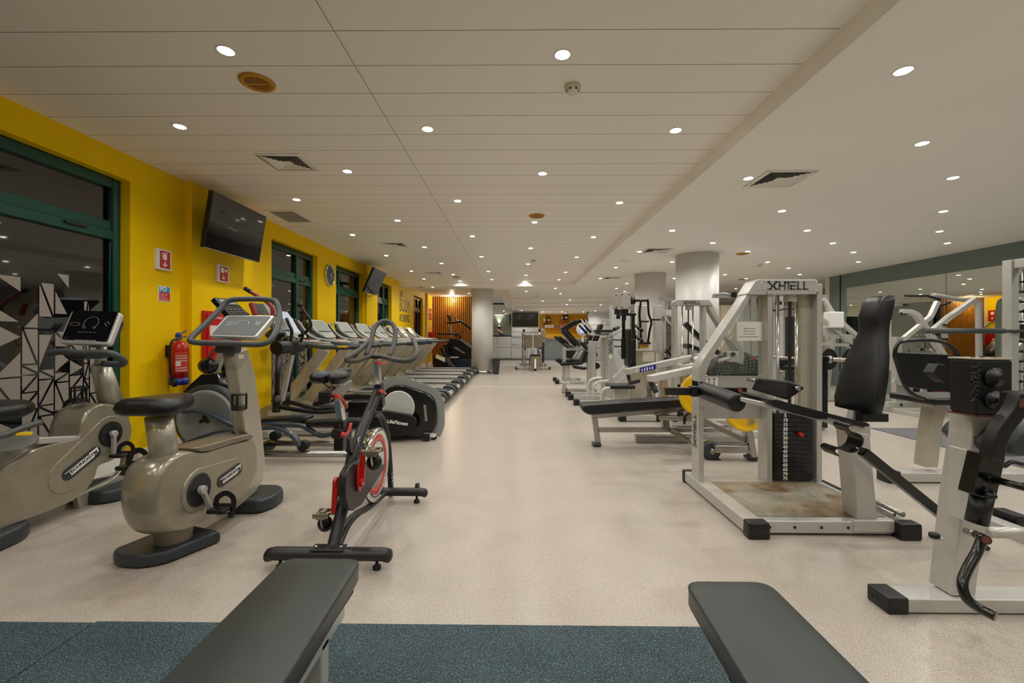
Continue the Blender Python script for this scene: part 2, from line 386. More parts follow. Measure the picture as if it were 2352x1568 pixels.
# windows: frame + panes + triangle film
def film_mesh(y0, y1, ztop, x, seed):
    rnd = random.Random(seed); b = B(); g = .006; w_ = .115
    y = y0 + .01
    while y < y1 - .05:
        cw = min(w_ * rnd.choice((.45, 1, 1, 1.6)), y1 - y); z = .2 + rnd.random() * .05
        while z < ztop:
            h = rnd.choice((.08, .13, .13, .2, .27))
            if z + h > ztop + .12: break
            keep = 1 if z < ztop - .45 else max(.1, (ztop + .1 - z) / .8)
            q = [(y + g, z + g), (y + cw - g, z + g), (y + cw - g, z + h - g), (y + g, z + h - g)]
            k = rnd.random(); t = .45
            tris = [] 
            if k < .45: tris = [((q[0][0], q[0][1] + g * 2), (q[2][0] - g * 2, q[2][1]), q[3]), ((q[0][0] + g * 2, q[0][1]), q[1], (q[2][0], q[2][1] - g * 2))]
            elif k < .9: tris = [(q[0], (q[1][0] - g * 2, q[1][1]), (q[3][0], q[3][1] - g * 2)), ((q[1][0], q[1][1] + g * 2), q[2], (q[3][0] + g * 2, q[3][1]))]
            else:
                m_ = z + h / 2; tris = [(q[0], (q[1][0], m_ - g), (q[0][0], q[3][1])), ]
            for tr in tris:
                if rnd.random() < keep * .93: b.add([V((x, p[0], p[1])) for p in tr], [(0, 1, 2)])
            z += h
        y += cw
    return b
def window(n, y0, y1, fm, muls=(), film=True, ztop=1.5):
    fr = B(); xo, xi = XW - .16, XW - .085; fwd = .075
    def fb(a, b, c, d): fr.b2((xo, a, c), (xi, b, d))
    fb(y0 + fwd, y1 - fwd, 2.51, 2.60); fb(y0 + fwd, y1 - fwd, .14, .215); fb(y0, y0 + fwd, .14, 2.6); fb(y1 - fwd, y1, .14, 2.6); fb(y0 + fwd, y1 - fwd, 2.05, 2.13)
    fr.b2((xo, y0 + fwd, 2.13), (xi - .012, y1 - fwd, 2.215))
    for m_ in muls: fr.b2((xo + .002, m_ - .045, .215), (xi + .004, m_ + .045, 2.51))
    o = struct('window_%d' % n, fr, fm, bev=.006)
    for a, b, c, d in ((y0, y1, .2, 2.06), (y0, y1, 2.2, 2.53)): B().b2((xi - .05, a + .05, c), (xi - .042, b - .05, d)).build('pane', 'pane', o)
    if film: film_mesh(y0 + .08, y1 - .08, ztop, xi - .04, n * 11).build('window_film', 'film', o)
    B().b2((xi - .002, y1 - .5, 2.095), (xi + .018, y1 - .32, 2.115)).build('latch', 'seam_black', o)
    return o
window(1, *WINS[0], 'green_frame', (), True, 1.62); window(2, *WINS[1], 'green_frame', (7.13,), True, 1.4)
window(3, *WINS[2], 'green_frame', (8.8,), True, 1.35); window(4, *WINS[3], 'green_frame', (11.75,), True, 1.3); window(5, *WINS[4], 'dark_frame', (15.9,), False)
# night outside: a dark backing a little way behind the glass
struct('wall_outside', B().b2((XW - .9, Y0, -.2), (XW - .85, 18.3, 3.2)), mat('night', '0A0B0F', .9))
# thin bright expansion strip across the floor and the paler tiles of the reception
struct('trim_6', B().b2((-1.3, 10.28, 0), (1.9, 10.31, .0015)), 'white_plastic')
struct('floor_tiles', B().b2((-3.5, 17.6, 0), (4.6, YE, .002)), mat('pale_tile', 'D8D5CE', .2))
# ---------------------------------------------------------------- downlights
def mk_light(x, y, z):
    t = thing('downlight', 'x', 'light', (x, y, z))
    B().lathe((x, y, z), (0, 0, -1), [(-.02, .052), (.004, .05), (.004, .042), (-.01, .04)], 24).build('ring', 'white_plastic', t)
    B().cyl((x, y, z - .0045), (x, y, z - .006), .037, n=24).build('bulb', 'lamp_glow', t)
    ld = bpy.data.lights.new('bulb_light', 'SPOT'); ld.energy = LAMP_W; ld.color = LAMP_COL; ld.spot_size = math.radians(154); ld.spot_blend = .85; ld.shadow_soft_size = .04
    lo = bpy.data.objects.new('bulb_light', ld); C.objects.link(lo); lo.parent = t; lo.location = (0, 0, -.03)
    return t
LP = [(519,116),(1292,125),(413,290),(982,296),(1552,299),(798,393),(1246,398),(681,458),(1051,461),(1423,465),(913,506),(1227.6,510),(809.6,539),(1085,542),(1363,544),(975,567),(1219,569.5),(887,586.5),(1106,589),(1324.5,590),(1014,604.5),(1213,606),(945,622),(1121.6,623),(1299,624.7),(1041,630),(973.6,640),(1208,631.7),(1129.7,641.5),(1284,642)]
RP = [(2075,162),(2118,329),(1719,409),(2189,408),(1796,484),(2167,485),(1543.7,529),(1854,529),(2158,531),(1637,557.5),(1913,558),(2176,558),(1469,577.5),(1717.5,577),(1960,579),(1972,601),(1763,601.5),(1811,615.5),(1544,601),(1414.6,614),(1665,630.5),(1549,639),(1379,639),(1837,630),(1439.6,650.6),(1416,662),(1713.8,639.5),(1690,662.7),(1435,669),(1275.7,662),(1287.5,674),(994,659)]
FP = [(1057,645,ZL),(1206,646,ZL),(1077,673,ZL),(1209,668.6,ZR),(1158,677,ZL),(1184,689,ZL),(1231,681.7,ZR),(1157,714,2.45),(1247,690.7,2.6),(1309,688.5,2.6),(1302,699,2.5),(1198,713,2.42),(1246,716,2.42),(1290.5,716,2.42),(1340,716,2.42),(1380,700,2.5)]
ordn = ['first','second','third','fourth','fifth','sixth','seventh','eighth','ninth','tenth','eleventh','twelfth','thirteenth','fourteenth','fifteenth']
light0 = mk_light(0, 0, 0); first_used = [False]
def place_light(p, label, grp):
    global light0
    if not first_used[0]: light0.location = p; t = light0; t['label'] = label; first_used[0] = True
    else: t = dup(light0, p, label=label)
    t['group'] = grp; return t
cols = {}
for px, py in LP: p = PZ(px, py, ZL); cols.setdefault(('L', round((p.x + 2.62) / .965)), []).append(p)
for px, py in RP: p = PZ(px, py, ZR); cols.setdefault(('R', round((p.x - 2.2) / .965)), []).append(p)
LN = {'L': ['nearest the yellow wall, counted from the camera', 'second from the yellow wall, counted from the camera', 'over the treadmill ends, counted from the camera', 'over the middle of the aisle, counted from the camera', 'beside the ceiling drop, counted from the camera']}
for (s_, k), ps in sorted(cols.items()):
    ps.sort(key=lambda p: p.y)
    for i, p in enumerate(ps):
        if s_ == 'L': lab = '%s downlight of the line %s' % (ordn[i], LN['L'][max(0, min(4, k))]); g = 'downlights in the panelled ceiling'
        else: lab = '%s downlight of the %s in the smooth ceiling' % (ordn[i], (ordn[k] + ' line right of the drop') if k >= 0 else ordn[-k] + ' line left of the drop'); g = 'downlights in the smooth right ceiling'
        place_light(p, lab, g)
for i, (px, py, z) in enumerate(FP): place_light(PZ(px, py, z), 'small far downlight of the reception end, %s of sixteen' % (ordn + ['sixteenth'])[i], 'downlights at the reception end')
# rest of the grid out of frame; last ones added to brighten the reception
k = 0
for x, y, z in [(-2.62, 1.5, ZL), (-.7, 1.5, ZL), (1.2, 1.5, ZL), (-1.66, .4, ZL), (.27, .4, ZL), (-2.62, -.8, ZL), (-.7, -.8, ZL), (1.2, -.8, ZL), (3.15, 1.4, ZR), (5.1, 1.4, ZR), (7.0, 1.4, ZR), (4.13, 2.4, ZR), (6.06, 2.4, ZR), (5.1, 3.3, ZR), (7.0, 3.3, ZR), (6.06, 4.2, ZR), (2.2, .4, ZR), (4.13, .4, ZR), (6.06, .4, ZR), (3.15, -1.2, ZR), (5.5, -1.2, ZR), (7.0, 5.2, ZR), (9.5, 12.4, ZR), (11.5, 12.6, ZR), (6.3, 16, ZR), (8.5, 18, ZR), (-.6, 24.3, 2.45), (1.0, 23.2, 2.42), (2.6, 23.2, 2.42), (3.8, 21.0, 2.42), (.3, 22.6, 2.42)]:
    k += 1; place_light((x, y, z), 'unseen grid or added reception downlight, %s lamp of the %s set' % (ordn[k % 8], ordn[k // 8]), 'downlights outside the frame')
# warm accent lamp over the wood screen
wp = V((-2.65, 17.8, ZL - .02)); t = thing('accent_spotlight', 'warm accent lamp at the ceiling washing the orange wood slats', 'light', wp)
B().cyl(wp, wp - V((0, 0, .05)), .04).build('housing', 'white_plastic', t); B().cyl(wp - V((0, 0, .051)), wp - V((0, 0, .06)), .035).build('bulb', 'lamp_glow', t)
ld = bpy.data.lights.new('bulb_light', 'POINT'); ld.energy = 26; ld.color = (1, .84, .6); ld.shadow_soft_size = .04; lo = bpy.data.objects.new('bulb_light', ld); C.objects.link(lo); lo.parent = t; lo.location = (0, 0, -.1)
# ---------------------------------------------------------------- ceiling fittings
def vent(c, w_, lab, cr_=4):
    t = thing('ceiling_vent', lab, 'vent', c, group='ceiling vents'); z = c[2]; x, y = c[0], c[1]; h = w_ / 2
    b = B()
    for (a, e) in (((x - h, y - h), (x + h, y - h + .045)), ((x - h, y + h - .045), (x + h, y + h)), ((x - h, y - h + .045), (x - h + .045, y + h - .045)), ((x + h - .045, y - h + .045), (x + h, y + h - .045))):
        b.b2((a[0], a[1], z - .008), (e[0], e[1], z + .0))
    b.build('frame', 'white_paint', t, bev=.003)
    B().b2((x - h + .04, y - h + .04, z - .001), (x + h - .04, y + h - .04, z - .0005)).build('backing', 'seam_black', t)
    q = h - .045; s_ = B(); step = q / (cr_ + 1.6)
    for i in range(cr_):
        r = q - step * (i + .35); tk = .012
        for A, D in ((V((-r, -r, 0)), V((r, -r, 0))), (V((r, -r, 0)), V((r, r, 0))), (V((r, r, 0)), V((-r, r, 0))), (V((-r, r, 0)), V((-r, -r, 0)))):
            m_ = (A + D) / 2; out = m_.normalized(); cc = V((x, y, z - .009))
            a0, a1 = cc + A, cc + D; i0, i1 = a0 - out * .02 + (D - A).normalized() * .02, a1 - out * .02 - (D - A).normalized() * .02
            s_.add([a0, a1, i1 + V((0, 0, .012)), i0 + V((0, 0, .012)), a0 - V((0, 0, .0015)), a1 - V((0, 0, .0015)), i1 + V((0, 0, .0105)), i0 + V((0, 0, .0105))], [(0, 1, 2, 3), (7, 6, 5, 4), (0, 4, 5, 1), (2, 6, 7, 3)])
    r = q - step * (cr_ + .2); s_.b2((x - r, y - r, z - .008), (x + r, y + r, z - .004)); s_.build('louvre', 'white_paint', t)
    return t
def up_(px, py, z): p = PZ(px, py, z); return (p.x, p.y, z)
vent(up_(662, 373, ZL), .41, 'square four-way air vent in the panelled ceiling in front of the first television')
vent(up_(1790, 411, ZR), .46, 'square four-way air vent in the smooth ceiling, nearest at right')
vent(up_(907, 562, ZL), .42, 'square air vent in the panelled ceiling above the clock side')
vent(up_(998, 627, ZL), .42, 'square air vent in the panelled ceiling, furthest left')
vent(up_(1507, 575.5, ZR), .46, 'square air vent in the smooth ceiling before the wide column')
vent(up_(1406, 638.5, ZR), .46, 'square air vent in the smooth ceiling, furthest at right')
vent((-3.05, 13.4, ZR), .4, 'small air vent in the low band over the wall lettering')
gx, gy = -3.1, 5.95; t = thing('return_grille', 'rectangular white grille in the ceiling beside the first television', 'vent', (gx, gy, ZL))
b = B(); b.b2((gx - .2, gy - .3, ZL - .006), (gx + .2, gy - .265, ZL)).b2((gx - .2, gy + .265, ZL - .006), (gx + .2, gy + .3, ZL)).b2((gx - .2, gy - .265, ZL - .006), (gx - .165, gy + .265, ZL)).b2((gx + .165, gy - .265, ZL - .006), (gx + .2, gy + .265, ZL)); b.build('frame', 'white_paint', t)
b = B(); [b.b2((gx - .165, gy - .26 + i * .026, ZL - .004), (gx + .165, gy - .25 + i * .026, ZL - .001)) for i in range(20)]; b.build('slat', 'light_grey', t); B().b2((gx - .165, gy - .265, ZL - .0008), (gx + .165, gy + .265, ZL - .0003)).build('backing', 'dark_grey', t)
def speaker(c, r, lab):
    t = thing('ceiling_speaker', lab, 'speaker', c, group='amber ceiling speakers'); c = V(c)
    B().lathe(c, (0, 0, -1), [(0, r), (.012, r - .004), (.016, r * .78), (.010, r * .74), (.010, r * .68)], 40).build('rim', 'amber_speaker', t)
    B().cyl(c - V((0, 0, .008)), c - V((0, 0, .0125)), r * .67, n=40).build('grille', 'amber_dark', t)
    B().bar(c + V((-r * .66, 0, -.0135)), c + V((r * .66, 0, -.0135)), .014, .003, hint=(0, 0, 1)).build('crossbar', 'amber_speaker', t)
speaker(up_(591, 188, ZL), .107, 'round amber ceiling speaker, nearest to the camera')
speaker(up_(1233, 495, ZL), .107, 'round amber ceiling speaker over the middle of the aisle')
speaker(up_(1048, 636, ZL), .107, 'small round amber speaker far along the panelled ceiling')
speaker(up_(1705, 582, ZR), .107, 'round amber speaker in the smooth ceiling right of the wide column')
speaker(up_(1706, 641, ZR), .107, 'far round amber speaker in the smooth ceiling')
def smoke(c, lab):
    t = thing('smoke_detector', lab, 'smoke detector', c, group='smoke detectors'); c = V(c)
    B().lathe(c, (0, 0, -1), [(0, .052), (.018, .052), (.022, .046)], 28).build('base', 'cream', t)
    B().lathe(c, (0, 0, -1), [(.022, .04), (.036, .036), (.05, .028)], 28).build('sensor_head', 'white_plastic', t)
    b = B(); [b.box(c + V((math.cos(a) * .036, math.sin(a) * .036, -.03)), (.012, .012, .009), Matrix.Rotation(a, 3, 'Z')) for a in [i * PI / 3 for i in range(6)]]; b.build('slot', 'seam_black', t)
smoke(up_(1315, 198, ZL), 'round smoke detector in the panelled ceiling nearest the camera')
smoke(up_(1225, 597, ZL), 'round smoke detector further along the panelled ceiling')
smoke(up_(1744, 608, ZR), 'smoke detector in the smooth ceiling above the large weight tower')
smoke(up_(1232, 679, ZR), 'far smoke detector before the curved ceiling steps')
c = V(up_(1436, 599, ZR)); tag(B().lathe(c, (0, 0, -1), [(0, .11), (.006, .11), (.01, .1)], 32).build('cover_plate', 'white_paint', loc=c), 'flat round cover plate in the smooth ceiling before the far column', 'cover plate')
# ================================================================ exercise bikes at left (user faces away, +Y)
def foot_slab(poly, name, par, z=.085, m='slate'):
    P = rpoly([V((p[0], p[1], .008)) for p in poly], .05, 4); b = B(); c = sum(P, V((0, 0, 0))) / len(P)
    lay = [(0, .985), (.012, 1), (z * .55, 1), (z * .8, .985), (z, .945)]; n = len(P); vs = []
    for dz, s_ in lay: vs += [c + (p - c) * s_ + V((0, 0, dz)) for p in P]
    b.add(vs, [(k * n + i, k * n + (i + 1) % n, (k + 1) * n + (i + 1) % n, (k + 1) * n + i) for k in range(4) for i in range(n)], True)
    b.add(vs, [tuple(range(n - 1, -1, -1)), tuple(range(4 * n, 5 * n))]); o = b.build(name, m, par)
    f = B(); [f.cyl((c + (P[i] - c) * .8).xy.to_3d(), (c + (P[i] - c) * .8).xy.to_3d() + V((0, 0, .009)), .02) for i in range(0, n, max(1, n // 4))]; f.build('rubber_pad', 'rubber', o)
    return o
def badge(t, y0, z0, y1, z1, x, r, txt, sz):
    a, c = V((x, y0, z0)), V((x, y1, z1)); d = (c - a).normalized(); u = V((1, 0, 0)).cross(d)
    pts = [c + (u * math.cos(q) + d * math.sin(q)) * r for q in [PI * i / 10 for i in range(11)]] + [a + (u * math.cos(q) + d * math.sin(q)) * r for q in [PI + PI * i / 10 for i in range(11)]]
    o = B().prism(pts, (.003, 0, 0)).build('badge', 'slate', t)
    m_ = (a + c) / 2 + V((.0042, 0, 0)); L_ = (c - a).length / 2 + r * .62; h = r * .5
    q = [(-L_, h), (L_ * .45, h), (L_ * .5, h * 1.35), (L_, h * 1.35), (L_ * .95, -h * .4), (L_ * .7, -h * .5), (L_ * .6, -h), (-L_ * .75, -h), (-L_ * .75, h * .4)]
    B().prism([m_ + d * p[0] + u * p[1] for p in q], (.0012, 0, 0)).build('badge_plate', 'white_print', o)
    text('badge_lettering', txt, sz, 'seam_black', o, m_ + V((.002, 0, 0)) + u * h * .15, d, u, .0006, bold=.0006, sx=1.12)
def crank_set(t, c, side, ang, L_, outx, pm='black_plastic'):
    c = V(c); d = V((0, math.sin(ang), math.cos(ang))); e = c + d * L_
    a = B(); a.bar(c + V((side * .012, 0, 0)), e + V((side * .02, 0, 0)), .018, .036, hint=(1, 0, 0), h2=.024); a.cyl(c, c + V((side * .03, 0, 0)), .024); ck = a.build('crank', 'silver', t, bev=.005)
    pc = e + V((side * .075, 0, 0)); p = B(); p.box(pc, (.1, .1, .022)); p.cyl(e, pc, .009); p.box(pc + V((0, .035, .01)), (.09, .02, .02)); pd = p.build('pedal', pm, t, bev=.006)
    s = B(); s.strip([pc + V((-side * .05, .03, .005)), pc + V((-side * .045, .04, .05)), pc + V((0, .045, .075)), pc + V((side * .045, .04, .05)), pc + V((side * .052, .03, -.005)), pc + V((side * .056, .0, -.05))], .03, .004, hint=(0, 1, 0)); s.build('strap', 'rubber', pd)
def bottle_cage(t, c, s_=1):
    c = V(c); b = B(); b.tube([c + V((math.cos(a) * .042, math.sin(a) * .042, .05)) for a in [i * PI / 4 for i in range(8)]], .006, closed=True, n=8)
    b.tube([c + V((math.cos(a) * .04, math.sin(a) * .04, -.03)) for a in [i * PI / 4 for i in range(8)]], .006, closed=True, n=8)
    for a in (.3, 2.0, 3.6, 5.0): b.bar(c + V((math.cos(a) * .041, math.sin(a) * .041, -.05)), c + V((math.cos(a) * .042, math.sin(a) * .042, .05)), .012, .005)
    b.cyl(c + V((0, 0, -.055)), c + V((0, 0, -.045)), .04); b.build('bottle_cage', 'black_plastic', t)
def c1(x, y): return (x / 2.24, 640 + y / 2.24)
t = thing('exercise_bike', 'upright exercise bike with champagne body, closed grey handle loop and two slate feet', 'exercise bike', (-1.86, 2.7, 0), group=None)
XN = -1.77
S = lambda x, y, X=XN: PX(*c1(x, y), X)
prof = [(818,1000),(800,1090),(800,1180),(815,1250),(850,1312),(930,1318),(1010,1285),(1100,1240),(1190,1190),(1262,1120),(1320,1040),(1345,950),(1338,850),(1322,815),(1180,845),(1060,885),(970,880),(905,900),(850,945)]
bd = B().pod(rpoly([S(*p) for p in prof], .05, 3), (-.2, 0, 0), 7, .045).build('body_shell', 'champagne', t)
B().pod(rpoly([S(*p, XN + .004) for p in [(1010,872),(1060,862),(1180,826),(1300,798),(1318,812),(1200,848),(1080,886),(1020,892)]], .01), (-.2, 0, 0), 5, .02).build('top_cover', 'champagne_dark', t)
# raised oval around crank and badge
def capsule(a, c, r0, r1, off, name, m, par, n=14):
    a, c = V(a), V(c); d = (c - a).normalized(); u = V((1, 0, 0)).cross(d)
    pts = [c + (u * math.cos(q) + d * math.sin(q)) * r1 for q in [PI * i / n for i in range(n + 1)]] + [a + (u * math.cos(q) + d * math.sin(q)) * r0 for q in [PI + PI * i / n for i in range(n + 1)]]
    return B().pod(pts, off, 5, .008).build(name, m, par)
cc = S(1015, 1085); ee = S(1170, 1010)
capsule(cc - V((.01, 0, 0)), ee + V((-.01, .06, .0)), .118, .088, (.02, 0, 0), 'oval_cover', 'champagne', bd)
B().cyl(cc, cc + V((.014, 0, 0)), .088, n=40).build('crank_disc', 'black_plastic', bd)
B().lathe(cc, (1, 0, 0), [(.01, .092), (.016, .088), (.012, .08), (.012, .07)], 40).build('disc_ring', 'slate', bd)
badge(bd, ee.y - .07, ee.z - .012, ee.y + .085, ee.z + .012, XN + .012, .036, 'TECHNOGYM', .0255)
crank_set(t, cc + V((.014, 0, 0)), 1, math.radians(155), .145, 0); crank_set(t, cc + V((-.23, 0, 0)), -1, math.radians(-25), .165, 0)
col = [(1205,370),(1275,352),(1312,480),(1335,650),(1352,800),(1366,950),(1352,1045),(1312,1105),(1250,1160),(1200,1200),(1140,1218),(1195,1165),(1280,1075),(1322,990),(1314,900),(1292,812),(1262,780),(1240,600),(1218,450)]
B().pod([S(*p, -1.82) for p in col], (-.08, 0, 0), 5, .02).build('front_column', 'champagne_pale', t)
st, sb = PX(365, 955, -1.86), PX(383, 1078, -1.86)
b = B(); b.cyl(sb, st, .062, .06, 32); b.build('seat_post', 'champagne_pale', t)
B().cyl(sb - V((0, 0, .01)), sb + (st - sb).normalized() * .055, .07, .069, 32).build('collar', 'champagne_dark', t, bev=.004)
dd = (st - sb).normalized(); lb = st - dd * .05 + V((.02, -.0605, 0)); text('post_badge', 'TECHNOGYM', .012, 'gold', t, lb + V((0, -.001, 0)), (1, .2, 0), (0, 0, 1), .0006)
sd = B(); pts = [(-.155, -.06), (-.15, -.13), (-.08, -.155), (0, -.15), (.08, -.155), (.15, -.13), (.155, -.06), (.09, .05), (.045, .17), (0, .19), (-.045, .17), (-.09, .05)]
sc = V((-1.85, 2.26, .80))
P = rpoly([sc + V((x, y, 0)) for x, y in pts], .05, 3); n = len(P); cen = sc.copy(); vs = []
for dz, s_ in ((0, .86), (.012, .97), (.035, 1.02), (.06, .98), (.078, .85), (.084, .55)): vs += [cen + (p - cen) * s_ + V((0, 0, dz)) for p in P]
sd.add(vs, [(k * n + i, k * n + (i + 1) % n, (k + 1) * n + (i + 1) % n, (k + 1) * n + i) for k in range(5) for i in range(n)] + [tuple(range(n - 1, -1, -1)), tuple(range(5 * n, 6 * n))], True)
sd.build('saddle', 'upholstery', t)
foot_slab([PZ(257, 1291, 0), PZ(266, 1305, 0), PZ(321, 1309, 0), PZ(384, 1297, 0), PZ(508, 1245, 0), PZ(500, 1222, .055), PZ(429, 1208, .055), PZ(357, 1227, .055), PZ(286, 1256, .055)], 'rear_foot', t, z=.062)
B().lathe((-1.9, 2.4, .05), (.02, -.05, 1), [(0, .1), (.03, .085), (.12, .1), (.2, .12)], 32).build('pedestal', 'champagne_dark', t)
ff = foot_slab([(-1.72, 2.90), (-1.67, 3.0), (-1.68, 3.15), (-1.76, 3.22), (-1.98, 3.22), (-2.06, 3.15), (-2.06, 3.0), (-2.0, 2.9)], 'front_foot', t)
lp = [(1000,326,2.72),(1190,333,2.72),(1350,335,2.72),(1410,290,2.78),(1437,200,2.92),(1425,130,3.0),(1390,108,3.02),(1280,104,3.03),(1180,112,3.02),(1130,160,2.97),(1050,240,2.85),(988,300,2.75)]
B().tube([PY(*c1(x, y), Y) for x, y, Y in lp], .0185, closed=True, seg=5, n=14).build('handlebar', 'slate_grip', t)
q = [PY(*c1(x, y), Y) for x, y, Y in ((1165,187,2.93),(1415,187,2.93),(1318,300,2.77),(1070,292,2.77))]
nn = (q[1] - q[0]).cross(q[3] - q[0]).normalized(); nn = nn if nn.y < 0 else -nn
cs = B().prism(rpoly(q, .02), nn * -.035).build('console', 'silver_pale', t, bev=.006)
g = [sum(q, V((0, 0, 0))) / 4 + (p - sum(q, V((0, 0, 0))) / 4) * .88 + nn * .001 for p in q]
sc_ = B().prism(rpoly(g, .01), nn * .002).build('screen', mat('bike_screen', '777B7E', .12, ior=1.7), cs)
cx_ = (g[0] + g[1] + g[2] + g[3]) / 4; ux = (g[1] - g[0]).normalized(); uy = nn.cross(ux) * (1 if nn.cross(ux).z > 0 else -1)
pr = B(); pr.tube([cx_ + nn * .004 + ux * math.cos(a) * .045 + uy * (math.sin(a) * .045 + .0) for a in [PI * i / 12 for i in range(13)]], .0012, n=6, spl=False)
for i in range(3):
    for j in range(3): pr.box(cx_ + nn * .004 + ux * (.09 + i * .012) + uy * (.0 + j * .014), (.008, .002, .006)); pr.box(cx_ + nn * .004 + ux * (-.1 + i * .016) + uy * (.0 + j * .016), (.008, .002, .005))
pr.build('key_print', 'white_print', sc_)
mp = PY(*c1(1175, 355), 2.78); b = B(); b.box(mp, (.13, .08, .07)); b.build('handlebar_mount', 'slate', t, bev=.015)
bottle_cage(t, PX(*c1(1245, 625), -1.86) + V((.02, -.06, 0)))
sp = PX(*c1(1240, 400), -1.775); B().box(sp, (.002, .05, .026)).build('sticker', 'paper', t)
# ---- recumbent bike, partly out of frame
def c0(x, y): return (x / 2.306, 620 + y / 2.306)
t = thing('recumbent_bike', 'recumbent exercise bike with dark console by the patterned window, cut by the left edge', 'exercise bike', (-3.04, 2.9, 0))
XN = -2.93
S = lambda x, y, X=XN: PX(*c0(x, y), X)
prof = [(-140,1450),(30,1372),(200,1308),(380,1235),(450,1180),(505,1110),(522,1035),(600,1010),(660,965),(700,905),(710,830),(690,760),(630,708),(540,700),(480,730),(440,800),(425,890),(260,925),(180,950),(0,1065),(-140,1140)]
bd = B().pod(rpoly([S(*p) for p in prof], .03, 2), (-.22, 0, 0), 7, .03).build('body_shell', 'champagne', t)
cc = S(582, 867); a_, c_ = S(350, 1090), S(500, 965)
capsule(a_ + V((-.012, -.0, -.0)), cc - V((.012, 0, 0)), .115, .13, (.016, 0, 0), 'oval_cover', 'champagne', bd)
B().cyl(cc, cc + V((.012, 0, 0)), .088, n=40).build('crank_disc', 'black_plastic', bd)
for i, ch in enumerate('Wellness in Motion'):
    a = math.radians(200 - 220 * i / 17); rr = V((0, -math.cos(a + PI), 0)); pass
    rad = V((0, -math.cos(PI - a), math.sin(a))) if False else V((0, math.cos(a), math.sin(a)))
    if ch != ' ': text('disc_lettering', ch, .02, 'slate_grip', bd, cc + V((.0135, 0, 0)) + rad * .07, (0, math.sin(a), -math.cos(a)), rad, .0004)
badge(bd, a_.y + .01, a_.z + .01, c_.y, c_.z, XN + .006, .04, 'TECHNOGYM', .032)
crank_set(t, cc + V((.014, 0, 0)), 1, math.radians(182), .15, 0); crank_set(t, cc + V((-.25, 0, 0)), -1, math.radians(2), .16, 0)
ct, cb = PX(*c0(532, 500), -3.02), PX(*c0(590, 705), -3.02)
b = B(); b.cyl(cb, ct, .075, .055, 28); b.cyl(ct, ct + V((.01, .0, .14)), .035, .03); b.build('column', 'champagne_pale', t)
ar = [(690,965),(676,1040),(630,1110),(555,1162),(470,1200),(400,1238)]
B().strip([PX(*c0(*p), -3.04) for p in ar], .12, .045, hint=(1, 0, 0)).build('frame_arc', 'champagne_pale', t, bev=.01)
foot_slab([(-2.92, 3.04), (-2.85, 3.12), (-2.84, 3.34), (-2.92, 3.42), (-3.18, 3.42), (-3.26, 3.3), (-3.26, 3.12), (-3.18, 3.04)], 'front_foot', t)
foot_slab([(-2.92, 2.22), (-2.84, 2.3), (-2.86, 2.5), (-2.92, 2.6), (-3.18, 2.6), (-3.26, 2.5), (-3.26, 2.3), (-3.18, 2.22)], 'rear_foot', t)
q = [PY(*c0(x, y), Y) for x, y, Y in ((378,212,3.09),(640,222,3.09),(573,398,2.98),(305,385,2.98))]
nn = (q[1] - q[0]).cross(q[3] - q[0]).normalized(); nn = nn if nn.y < 0 else -nn
cs = B().prism(rpoly(q, .03), nn * -.04).build('console', 'silver_pale', t, bev=.01)
cen = sum(q, V((0, 0, 0))) / 4
B().prism(rpoly([cen + (p - cen) * V((.8, .8, .85)).x - nn * .04 for p in q], .03), nn * -.06).build('console_back', 'slate', cs, bev=.012)
ux = (q[1] - q[0]).normalized(); uy = nn.cross(ux); uy = uy if uy.z > 0 else -uy
hw, hh = (q[1] - q[0]).length / 2, (q[3] - q[0]).length / 2
g = [cen + (p - cen) * .9 + uy * .012 + nn * .001 for p in q]; sc_ = B().prism(rpoly(g, .012), nn * .002).build('screen', 'screen_black', cs)
pr = B(); pr.tube([cen + nn * .004 + uy * .03 + (ux * math.cos(a) + uy * math.sin(a)) * .05 for a in [math.radians(-40 + 260 * i / 24) for i in range(25)]], .0009, n=6, spl=False)
for s_ in (-1, 1): pr.tube([cen + nn * .004 + uy * -.002 + ux * .035 * s_ + (ux * math.cos(a) + uy * math.sin(a)) * .009 for a in [i * PI / 6 for i in range(12)]], .0008, n=6, closed=True, spl=False)
pr.tube([cen + nn * .004 + uy * .02 - ux * .11 + ux * math.copysign(.022, math.cos(a)) + (ux * math.cos(a) + uy * math.sin(a)) * .011 for a in [i * PI / 8 + .01 for i in range(16)]], .0008, n=6, closed=True, spl=False)
for i in range(5): pr.box(cen + nn * .004 - uy * .04 + ux * (-.05 + .026 * i), (.015, .002, .003))
for i in range(4): a = i * PI / 2; pr.box(cen + nn * .004 + ux * (.115 + .014 * math.cos(a)) + uy * (.03 + .014 * math.sin(a)), (.008, .002, .006))
pr.build('key_print', 'light_grey', sc_)
kb = B(); [kb.box(cen - uy * hh * .83 + ux * x + nn * .002, (.045, .004, .014)) for x in (-.03, .02, .07)]; kb.build('button', 'light_grey', cs)
hb = [(268,442,2.86),(330,432,2.8),(440,440,2.78),(560,437,2.8),(620,455,2.83),(655,482,2.9),(640,500,2.95),(550,496,3.0)]
B().tube([PY(*c0(x, y), Y) for x, y, Y in hb], .021, n=14).build('handlebar', 'slate_grip', t)
mp = PY(*c0(430, 440), 2.88); B().box(mp + V((0, .06, -.01)), (.13, .2, .06)).build('handlebar_mount', 'slate', t, bev=.02)
bottle_cage(t, PX(*c0(500, 650), -3.0) + V((-.02, -.09, .0)))
B().pod(rpoly([V((x, y, .72)) for x, y in ((-3.26, 2.2), (-2.83, 2.2), (-2.83, 2.5), (-2.92, 2.63), (-3.17, 2.63), (-3.26, 2.5))], .06), (0, 0, .09), 6, .05).build('seat', 'upholstery', t)
